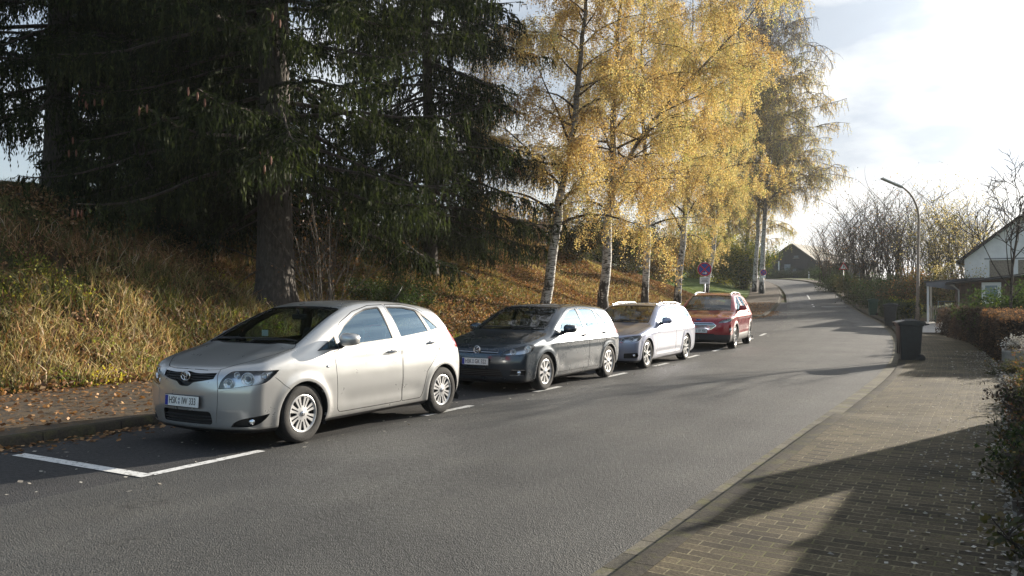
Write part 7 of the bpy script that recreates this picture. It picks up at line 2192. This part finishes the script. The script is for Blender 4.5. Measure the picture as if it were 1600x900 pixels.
# ---- wheelie bins
def bin_(label, p, rz, mat, k=1.0, lidmat=None):
    t = empty('wheelie_bin', p, rz, label, 'bin', 'wheelie bins put out on the right pavement')
    H, w0, w1, d0, d1 = 1.0 * k, .42 * k, .56 * k, .42 * k, .55 * k
    mb = MB(); bm = mb.bm
    def ring(z, w, d, c=.05, sh=0.0):
        pts = rounded([(-d / 2 + sh, -w / 2), (d / 2 + sh, -w / 2), (d / 2 + sh, w / 2), (-d / 2 + sh, w / 2)], c, 3)
        return [bm.verts.new((x, y, z)) for x, y in pts]
    rs = [ring(.03, w0, d0), ring(.05, w0 + .01, d0 + .01), ring(.45 * k, (w0 + w1) / 2, (d0 + d1) / 2 - .01), ring(.86 * k, w1 - .02, d1 - .03), ring(.87 * k, w1 + .03, d1 + .02), ring(.93 * k, w1 + .035, d1 + .03), ring(.935 * k, w1 + .02, d1 + .02)]
    for a, b_ in zip(rs[:-1], rs[1:]):
        n = len(a)
        for i in range(n): f = bm.faces.new((a[i], a[(i + 1) % n], b_[(i + 1) % n], b_[i]))
    bm.faces.new(rs[0][::-1]); bm.faces.new(rs[-1])
    for dy in (-.12, .12): mb.box((-d1 / 2 + .035, dy, .5 * k), (.02, .02, .62 * k), bevel=.005)
    me = mb.mesh('m'); me.polygons.foreach_set('use_smooth', np.ones(len(me.polygons), bool)); me.set_sharp_from_angle(angle=R(40))
    link_mesh('bin_body', me, mat, t)
    mb = MB(); mb.prism(rounded([(-d1 / 2 - .05, .925 * k), (-d1 / 2 - .045, .955 * k), (-d1 / 4, 1.0 * k), (d1 / 4, 1.01 * k), (d1 / 2 + .02, .975 * k), (d1 / 2 + .05, .93 * k)], .02), -w1 / 2 - .03, w1 / 2 + .03, 'Y')
    for yy in (-.15, .15): mb.prism(rounded([(-d1 / 4, 1.0 * k), (-d1 / 4, 1.018 * k), (d1 / 4, 1.028 * k), (d1 / 4, 1.0 * k)], .005), yy - .03, yy + .03, 'Y')
    lid = mb.build('lid', lidmat or mat, t)
    mb = MB(); mb.tube([(d1 / 2 + .02, -w1 / 2 + .04, .90 * k), (d1 / 2 + .11, -w1 / 2 + .05, .915 * k), (d1 / 2 + .11, w1 / 2 - .05, .915 * k), (d1 / 2 + .02, w1 / 2 - .04, .90 * k)], .020, 8); mb.build('handle', mat, t)
    for s_ in (-1, 1):
        mb = MB(); mb.lathe([(.0001, -.025), (.05, -.028), (.06, -.02), (.095, -.025), (.10, -.012), (.10, .012), (.095, .025), (.06, .02), (.0001, .025)], 24, (d0 / 2 + .01, s_ * (w0 / 2 - .005), .10), 'Y')
        link_mesh('wheel', mb.mesh('m'), C_TYRE if 'C_TYRE' in globals() else M_BIN, t)
    mb = MB(); mb.tube([(d0 / 2 + .01, -w0 / 2, .10), (d0 / 2 + .01, w0 / 2, .10)], .012, 8); mb.build('axle', M_GALV, t)
    return t
x, d, s_, u_ = gpx(1432, 569.5)
q = Vector(rp(s_, u_, .045).tolist())
bin_('large dark wheelie bin standing alone nearest on the right pavement', q + Vector((-.05, .28, 0)), R(-14), M_BIN, 1.0)
x, d, s_, u_ = gpx(1391, 509)
q = Vector((p.x, p.y, 0))
def pave_pt(px, d, dz=.07):
    x = (px - 800) / FPX * d; s, u = su([[x, d]]); return Vector((x, d, float(np.interp(s[0], SS, ZS)) + dz))
bin_('black wheelie bin with raised crooked lid, middle one of the three', pave_pt(1391, 40.0), R(-25), M_BIN, 1.08)
bin_('green wheelie bin, farthest of the three', pave_pt(1364, 53.5), R(-20), M_BING, 1.05)

# ---- signs
def sign_post(name, label, p, h, group=None):
    t = empty(name, p, 0, label, 'road sign', group)
    mb = MB(); mb.tube([(0, 0, -.2), (0, 0, h)], .030, 12); mb.lathe([(.031, h), (.031, h + .01), (.0001, h + .015)], 12)
    mb.build('pole', M_GALV, t)
    return t
def disc(mb, r, y, z0, th=.004, n=40):
    mb.lathe([(.0001, y), (r, y), (r, y - th), (.0001, y - th)], n, (0, 0, z0), 'Y', smooth=False); return mb
def no_stop(t, z, r=.31, arrow=True):
    mb = MB(); disc(mb, r, -.035, z, .006); s0 = mb.build('sign_plate', M_WHITE, t)
    mb = MB(); disc(mb, r * .975, -.0415, z, .002); mb.build('red_ring', M_RED, s0)
    mb = MB(); disc(mb, r * .80, -.0445, z, .002); mb.build('blue_field', M_BLUE, s0)
    for a in (45, -45):
        mb = MB(); mb.box((0, -.0485 - (.001 if a > 0 else 0), z), (r * 1.62, .002, r * .155), rot=Matrix.Rotation(R(a), 3, 'Y')); mb.build('red_bar', M_RED, s0)
    if arrow:
        mb = MB(); za = z - r * .52
        mb.prism([(-.09, za - .014), (-.09, za + .014), (.04, za + .014), (.025, za + .05), (.055, za + .05), (.10, za), (.055, za - .05), (.025, za - .05), (.04, za - .014)], -.054, -.052, 'Y')
        mb.build('white_arrow', M_WHITE, s0)
    return s0
p = pave_pt(1101, 37.0, .1)
p.x = (1101 - 800) / FPX * 37.0
t = sign_post('road_sign', 'round no stopping sign with white arrow and small white plate behind the red car', p, 2.95)
t.rotation_euler = (0, 0, R(-12))
no_stop(t, 2.62)
mb = MB(); mb.box((0, -.035, 2.13), (.42, .004, .30), bevel=.0); s1 = mb.build('supplementary_plate', M_WHITE, t)
mb = MB()
for zz, w in ((2.20, .30), (2.14, .24), (2.08, .28)): mb.box((0, -.038, zz), (w, .002, .022))
mb.build('plate_lines', M_INKB, s1)
p = pave_pt(1193, 84, .1); p.z = float(ground_z(np.array([p.x]), np.array([p.y]))[0])
t = sign_post('road_sign', 'small distant no stopping sign with a white plate at the far left pavement', p, 2.6); t.rotation_euler = (0, 0, R(-15)); no_stop(t, 2.35, arrow=False)
mb = MB(); mb.box((0, -.035, 1.9), (.4, .004, .25)); mb.build('supplementary_plate', M_WHITE, t)
p = at_px(1318, 84)
t = sign_post('warning_sign', 'triangular red bordered warning sign among the thickets on the right', p, 3.0); t.rotation_euler = (0, 0, R(-20))
tri = lambda r_: rounded([(r_ * math.sin(a), 2.75 + r_ * math.cos(a)) for a in (0, 2 * PI / 3, 4 * PI / 3)], r_ * .12)
mb = MB(); mb.prism(tri(.52), -.036, -.030, 'Y'); s0 = mb.build('sign_plate', M_RED, t)
mb = MB(); mb.prism(tri(.36), -.040, -.038, 'Y'); mb.build('white_field', M_WHITE, s0)
mb = MB(); mb.box((0, -.043, 2.76), (.06, .003, .24)); mb.build('black_symbol', M_INKB, s0)

# ---- flower trough
s_, u_ = su([[10.45, 18.5]]); 
q = Vector(rp(s_at_y(19.0), -2.55, .08).tolist())
t = empty('flower_trough', q, R(60), 'square grey stone trough with frosted plants at the end of the clipped hedge', 'planter')
mb = MB(); mb.box((0, 0, .20), (.95, .62, .44), bevel=.03); tm = mb.mesh('m')
mb = MB(); mb.box((0, 0, .36), (.80, .47, .24)); 
bmx = bmesh.new(); bmx.from_mesh(tm); bmx.free()
link_mesh('trough', tm, M_STONE, t)
mb.bm.free()
mb = MB(); mb.box((0, 0, .421), (.84, .52, .01)); mb.build('soil', simple('dark_soil', (.03, .02, .015), .95), t)
rr = np.random.default_rng(5); cd = Cards(); st = Tubes()
for i in range(60):
    a = rr.uniform(0, 2 * PI); L = rr.uniform(.12, .3)
    B = bend((rr.uniform(-.34, .34), rr.uniform(-.2, .2), .42), (math.cos(a) * .5, math.sin(a) * .5, 1), L, 3, rr, .15, .5); st.add(B, .003, 3)
    rand_cards(cd, rr, B[-1] + rr.normal(size=(12, 3)) * .04, .04, rr.uniform(.4, 1, 12))
link_mesh('plant_stems', st.mesh('plant_stems', B_TWIG), None, t); link_mesh('frosted_leaves', cd.mesh('frosted_leaves', L_PALE), None, t)

# ---- drive and gate
def on_d(px, d): return at_px(px, d)
a0 = rp(s_at_y(33.6), -1.95); a1 = rp(s_at_y(44.5), -1.75)
nrm = np.array([.90, -.42])
V = []; n = 12
for k in range(n + 1):
    s_ = s_at_y(33.6) + (s_at_y(44.5) - s_at_y(33.6)) * k / n
    for u in (-.36, -1.2, -2.2, -3.6, -6.5):
        q = rp(s_, u); V.append((q[0], q[1], q[2] + (.125 if u < -.4 else .105)))
idx = np.arange(len(V)).reshape(n + 1, 5)
meta(link_mesh('driveway', np_mesh('driveway', V, np.stack([idx[:-1, :-1], idx[1:, :-1], idx[1:, 1:], idx[:-1, 1:]], -1).reshape(-1, 4), M_CONC)), 'pale concrete driveway crossing the pavement', kind='structure')
ga = at_px(1466, 42.0); gb = at_px(1503, 42.5)
gate = empty('garden_gate', ga, 0, 'grey metal garden gate with horizontal rails beside the white carport post', 'gate')
gl = Vector((gb.x - ga.x, gb.y - ga.y, 0)); 
mb = MB()
for zz in (.12, .45, .78, 1.15): mb.tube([Vector((0, 0, zz)), gl + Vector((0, 0, zz))], .025, 8)
for k in range(5): mb.tube([gl * (k / 4) + Vector((0, 0, .08)), gl * (k / 4) + Vector((0, 0, 1.18))], .022 if k in (0, 4) else .012, 8)
mb.build('gate_frame', simple('gate_grey_green', (.20, .23, .22), .6, noise=.2), gate)
mb = MB(); mb.box(gl / 2 + Vector((0, .02, .28)), (gl.length, .03, .36)); mb.build('lower_panel', simple('gate_panel', (.12, .15, .14), .7, noise=.3), gate)
fa = at_px(1450, 44); 
mb = MB()
for k in range(9): mb.box((.11 * k * 1.2, .0, .45), (.035, .02, .9))
for zz in (.2, .75): mb.box((.55, .02, zz), (1.15, .03, .05))
meta(mb.build('picket_fence', simple('pale_pickets', (.42, .38, .33), .8, noise=.3), None, fa), 'short pale picket fence between lamp post and gate', 'fence')

# ---- carport and shed
def quad_roof(name, pts, th, mat, parent=None):
    """sloping slab from four corners"""
    P = [Vector(p) for p in pts]; n_ = (P[1] - P[0]).cross(P[3] - P[0]).normalized()
    if n_.z < 0: n_ = -n_
    bm = bmesh.new(); uvl = bm.loops.layers.uv.new('UVMap')
    lo = [bm.verts.new(p) for p in P]; hi = [bm.verts.new(p + n_ * th) for p in P]
    fs = [bm.faces.new(hi), bm.faces.new(lo[::-1])] + [bm.faces.new((lo[i], lo[(i + 1) % 4], hi[(i + 1) % 4], hi[i])) for i in range(4)]
    ex = (P[1] - P[0]).normalized(); ey = n_.cross(ex)
    for f in fs:
        for l in f.loops:
            d_ = l.vert.co - P[0]; l[uvl].uv = (d_.dot(ex), d_.dot(ey))
    bmesh.ops.recalc_face_normals(bm, faces=bm.faces)
    me = bpy.data.meshes.new(name); bm.to_mesh(me); bm.free()
    return link_mesh(name, me, mat, parent)
cp = at_px(1447, 42.5)
car_port = empty('carport', cp, R(-28), 'flat roofed carport with a grey fascia on a white post left of the brown shed', 'carport')
M_FASC = simple('grey_fascia', (.17, .175, .19), .7, noise=.15, nscale=4)
W_ = 2.35
mb = MB(); mb.prism([(.0, 2.05), (.0, 2.22), (W_ + .1, 2.40), (W_ + .1, 1.40 + .2), (W_ * .72, 1.76), (W_ * .4, 1.90)], -.06, .06, 'Y'); mb.build('fascia', M_FASC, car_port)
quad_roof('roof', [(-.1, -.1, 2.225), (W_ + .2, -.1, 2.41), (W_ + .2, 5.0, 2.41), (-.1, 5.0, 2.225)], .07, simple('roof_felt', (.09, .09, .09), .85, noise=.3, nscale=3), car_port)
for q in ((.08, .1), (.08, 4.8)):
    mb = MB(); mb.box((q[0], q[1], 1.0), (.10, .10, 2.1), bevel=.005); mb.build('post', M_FRAME, car_port)
sp_ = at_px(1492, 40.5)
shed = empty('garden_shed', sp_, R(-30), 'low dark brown boarded shed with a white door in front of the gabled house', 'shed')
mb = MB(); mb.prism([(0, -.6), (0, 2.0), (3.4, 2.42), (5.6, 2.2), (5.6, -.6)], 0, 3.4, 'Y'); wl = mb.build('wall', M_SHED, shed)
quad_roof('roof', [(-.35, -.3, 1.98), (3.42, -.3, 2.45), (3.42, 3.7, 2.45), (-.35, 3.7, 1.98)], .10, M_TILE, shed)
quad_roof('roof', [(3.42, -.3, 2.45), (6.0, -.3, 2.16), (6.0, 3.7, 2.16), (3.42, 3.7, 2.45)], .10, M_TILE, shed)
mb = MB(); mb.box((1.52, -.03, 1.12), (.80, .06, 1.9), bevel=.01); dr = mb.build('door', M_FRAME, shed)
mb = MB(); mb.box((1.52, -.066, 1.55), (.5, .012, .74)); pn = mb.build('pane', simple('frosted_pane', (.16, .22, .26), .25), dr)
mb = MB(); mb.box((1.24, -.085, 1.3), (.03, .05, .12), bevel=.008); mb.build('handle', M_GALV, dr)
mb = MB(); mb.tube([(-.25, -.22, 2.02), (-.05, -.10, 1.9), (.16, -.06, 1.7), (.16, -.05, .1)], .04, 8); mb.build('downpipe', simple('zinc_pipe', (.34, .32, .30), .6), shed)
mb = MB(); mb.tube([(-.40, -.36, 1.99), (3.42, -.36, 2.45)], .05, 8); mb.build('verge_board', C_BLACK if 'C_BLACK' in globals() else M_INKB, shed)

# ---- white gabled house
hp_ = at_px(1507, 60)
hz = -1.4
house = empty('house', Vector((hp_.x, hp_.y, hz)), R(-34), 'white rendered house with steep gable and a wide double window at the right edge', 'house')
E, A, Wd = 5.5, 8.3, 7.0
mb = MB(); mb.prism([(0, 0), (Wd, 0), (Wd, E), (Wd / 2, A), (0, E)], 0, 9, 'Y'); mb.build('wall', M_RENDER, house)
ov = .45; sl = (A - E) / (Wd / 2)
quad_roof('roof', [(-ov, -.4, E - ov * sl + .04), (Wd / 2, -.4, A + .04), (Wd / 2, 9.4, A + .04), (-ov, 9.4, E - ov * sl + .04)], .16, M_TILE, house)
quad_roof('roof', [(Wd / 2, -.4, A + .04), (Wd + ov, -.4, E - ov * sl + .04), (Wd + ov, 9.4, E - ov * sl + .04), (Wd / 2, 9.4, A + .04)], .16, M_TILE, house)
mb = MB(); mb.tube([(-ov, -.3, E - ov * sl), (-ov, 9.3, E - ov * sl)], .07, 8); mb.build('gutter', M_GALV, house)
def window(parent, x, z, w, h, panes=1, y=0.0, fm=None, gm=None):
    mb = MB(); t_ = .06
    for k in range(panes + 1): mb.box((x - w / 2 + w * k / panes, y - .03, z), (t_, .08, h))
    for zz in (z - h / 2, z + h / 2): mb.box((x, y - .03, zz), (w + t_, .085, t_))
    f = mb.build('window', fm or M_FRAME, parent)
    mb = MB(); mb.box((x, y - .012, z), (w, .02, h)); mb.build('pane', gm or M_GLASS, f)
    mb = MB(); mb.box((x, y - .09, z - h / 2 - .06), (w + .25, .2, .05)); mb.build('sill', M_CONC, f)
    return f
f = window(house, 2.25, 4.75, 1.45, 1.35, 1, gm=M_CURT); f = window(house, 4.1, 4.75, 1.7, 1.35, 1, gm=M_CURT)
window(house, 2.0, 1.7, 1.4, 1.3, 2); window(house, 5.4, 1.7, 1.4, 1.3, 2)
mb = MB(); mb.box((3.2, -.02, 5.5), (3.9, .05, .08)); mb.build('shutter_box', M_FASC, house)

# ---- far dark barn at the top of the road
bp_ = at_px(1196, 142)
bz = 3.4
barn = empty('barn', Vector((bp_.x, bp_.y, bz)), R(-38), 'dark boarded barn with a long pale roof where the road bends away', 'barn')
mb = MB(); mb.prism([(0, -1), (0, 3.2), (4.6, 6.3), (9.6, 2.6), (9.6, -1)], 0, 14, 'Y'); mb.build('wall', M_BARN, barn)
quad_roof('roof', [(4.6, -.5, 6.32), (10.3, -.5, 2.12), (10.3, 14.5, 2.12), (4.6, 14.5, 6.32)], .2, M_TILEG, barn)
quad_roof('roof', [(-.7, -.5, 2.75), (4.6, -.5, 6.32), (4.6, 14.5, 6.32), (-.7, 14.5, 2.75)], .2, M_TILE, barn)
mb = MB(); mb.box((12.6, 5, 1.0), (6.0, 8, 4.2)); mb.build('side_wing', M_BARNL, barn)
quad_roof('roof', [(9.4, .6, 4.6), (16.4, .6, 3.1), (16.4, 9.6, 3.1), (9.4, 9.6, 4.6)], .2, M_TILEG, barn)
mb = MB(); mb.tube([(2.35, -.15, -.2), (2.35, -.15, 3.6)], .11, 8); mb.build('downpipe', M_FRAME, barn)
f = window(barn, 3.75, 2.3, 1.0, 1.5, 1, fm=M_FASC, gm=simple('pale_shutter', (.22, .27, .30), .6))
f = window(barn, 4.9, 2.1, .7, .5, 1, fm=M_BARN, gm=simple('vent_panel', (.14, .17, .19), .6))
f = window(barn, 5.2, 4.3, .8, .4, 1, fm=M_BARN, gm=simple('vent_panel2', (.12, .14, .15), .6))
# small figures of street clutter by the barn
for px, d, lab in ((1264, 128, 'short white topped marker post at the right edge of the far bend'),):
    q = at_px(px, d); t = empty('marker_post', q, 0, lab, 'post')
    mb = MB(); mb.prism(rounded([(-.06, 0), (.06, 0), (.06, 1.0), (-.06, 1.05)], .01), -.05, .05, 'Y'); mb.build('post', M_WHITE, t)
    mb = MB(); mb.box((0, -.002, .82), (.126, .106, .2)); mb.build('black_band', M_INKB, t)

# ---- dark house on top of the bank, wooden palings
q = on_ray(800, 31); hz = q.z
d0 = q.y
hill = empty('house', Vector((q.x, q.y, hz)), R(20), 'dark roofed brick house on the hill half hidden by the birches', 'house')
mb = MB(); mb.prism([(-6.5, -1), (6.5, -1), (6.5, 3.4), (1.0, 3.4), (-2.75, 5.6), (-6.5, 3.4)], 0, 8, 'Y'); mb.build('wall', M_BRICK, hill)
quad_roof('roof', [(-7.0, -.4, 3.15), (-2.75, -.4, 5.66), (-2.75, 8.4, 5.66), (-7.0, 8.4, 3.15)], .15, M_TILE, hill)
quad_roof('roof', [(-2.75, -.4, 5.66), (1.5, -.4, 3.15), (1.5, 8.4, 3.15), (-2.75, 8.4, 5.66)], .15, M_TILE, hill)
quad_roof('roof', [(1.2, -.5, 3.42), (7.0, -.5, 3.42), (7.0, 4, 5.0), (1.2, 4, 5.0)], .15, M_TILE, hill)
for x_, w_ in ((-4.8, 1.1), (-2.4, 1.4), (-.2, .9), (3.2, 2.6), (5.6, 1.1)): window(hill, x_, 1.9, w_, 1.3, 3 if w_ > 2 else 1)
mb = MB(); mb.box((4.2, -.02, 2.9), (4.4, .05, .5)); mb.build('dark_cladding', M_BARN, hill)
q = on_ray(777, 20.5)
pal = empty('paling_fence', q, R(12), 'weathered wooden palings on the crest of the bank', 'fence')
mb = MB()
for k in range(14): mb.box((-1.6 + k * .24, 0, .55), (.10, .03, 1.2 + .06 * math.sin(k * 2.1)))
mb.build('palings', simple('grey_wood', (.13, .10, .075), .9, noise=.3, nscale=10), pal)
mb = MB()
for zz in (.3, .85): mb.box((0, .03, zz), (3.5, .04, .08))
mb.build('rail', MATS['grey_wood'], pal)

# ---- unseen board fence right of the camera, added to cast the pavement shadow
M_BOARD = m_planks('fence_boards', (0.14, 0.09, 0.06), (0.10, 0.065, 0.045), .15)
def shadow_fence(label, sa, sb, u, h):
    a, b_ = rp(sa, u), rp(sb, u); L = float(np.linalg.norm((b_ - a)[:2])); ang = math.atan2(b_[1] - a[1], b_[0] - a[0])
    t = empty('shadow_fence', Vector((a[0], a[1], a[2])), ang, label, 'fence')
    n = max(1, round(L / 1.8))
    for k in range(n):
        mb = MB(); mb.box((L * (k + .5) / n, 0, h / 2 + .03), (L / n - .02, .035, h - .06)); 
        for zz in (.3, h - .3): mb.box((L * (k + .5) / n, .035, zz), (L / n - .02, .03, .09))
        mb.build('panel', M_BOARD, t)
    for k in range(n + 1):
        mb = MB(); mb.box((L * k / n, .05, h / 2), (.09, .09, h + .06), bevel=.005); mb.build('post', M_BOARD, t)
    return t
shadow_fence('tall brown board fence of the garden to the right of the camera', s_at_y(-5), s_at_y(13.0), -3.4, 1.82)
shadow_fence('raised last panel of the brown board fence right of the camera', s_at_y(13.1), s_at_y(14.1), -3.4, 2.36)
# ---- thin autumn haze
hz_m = bpy.data.materials.new('haze'); hz_m.use_nodes = True
nt_ = hz_m.node_tree; nt_.nodes.clear()
_o = nt_.nodes.new('ShaderNodeOutputMaterial'); _v = nt_.nodes.new('ShaderNodeVolumePrincipled')
_v.inputs['Color'].default_value = (0.92, 0.95, 1.0, 1); _v.inputs['Density'].default_value = 0.00022; _v.inputs['Anisotropy'].default_value = 0.35
nt_.links.new(_v.outputs[0], _o.inputs['Volume'])
mb = MB(); mb.box((0, 640, 19), (1860, 1600, 52))
meta(mb.build('haze', hz_m), kind='stuff', label='thin bright autumn haze')
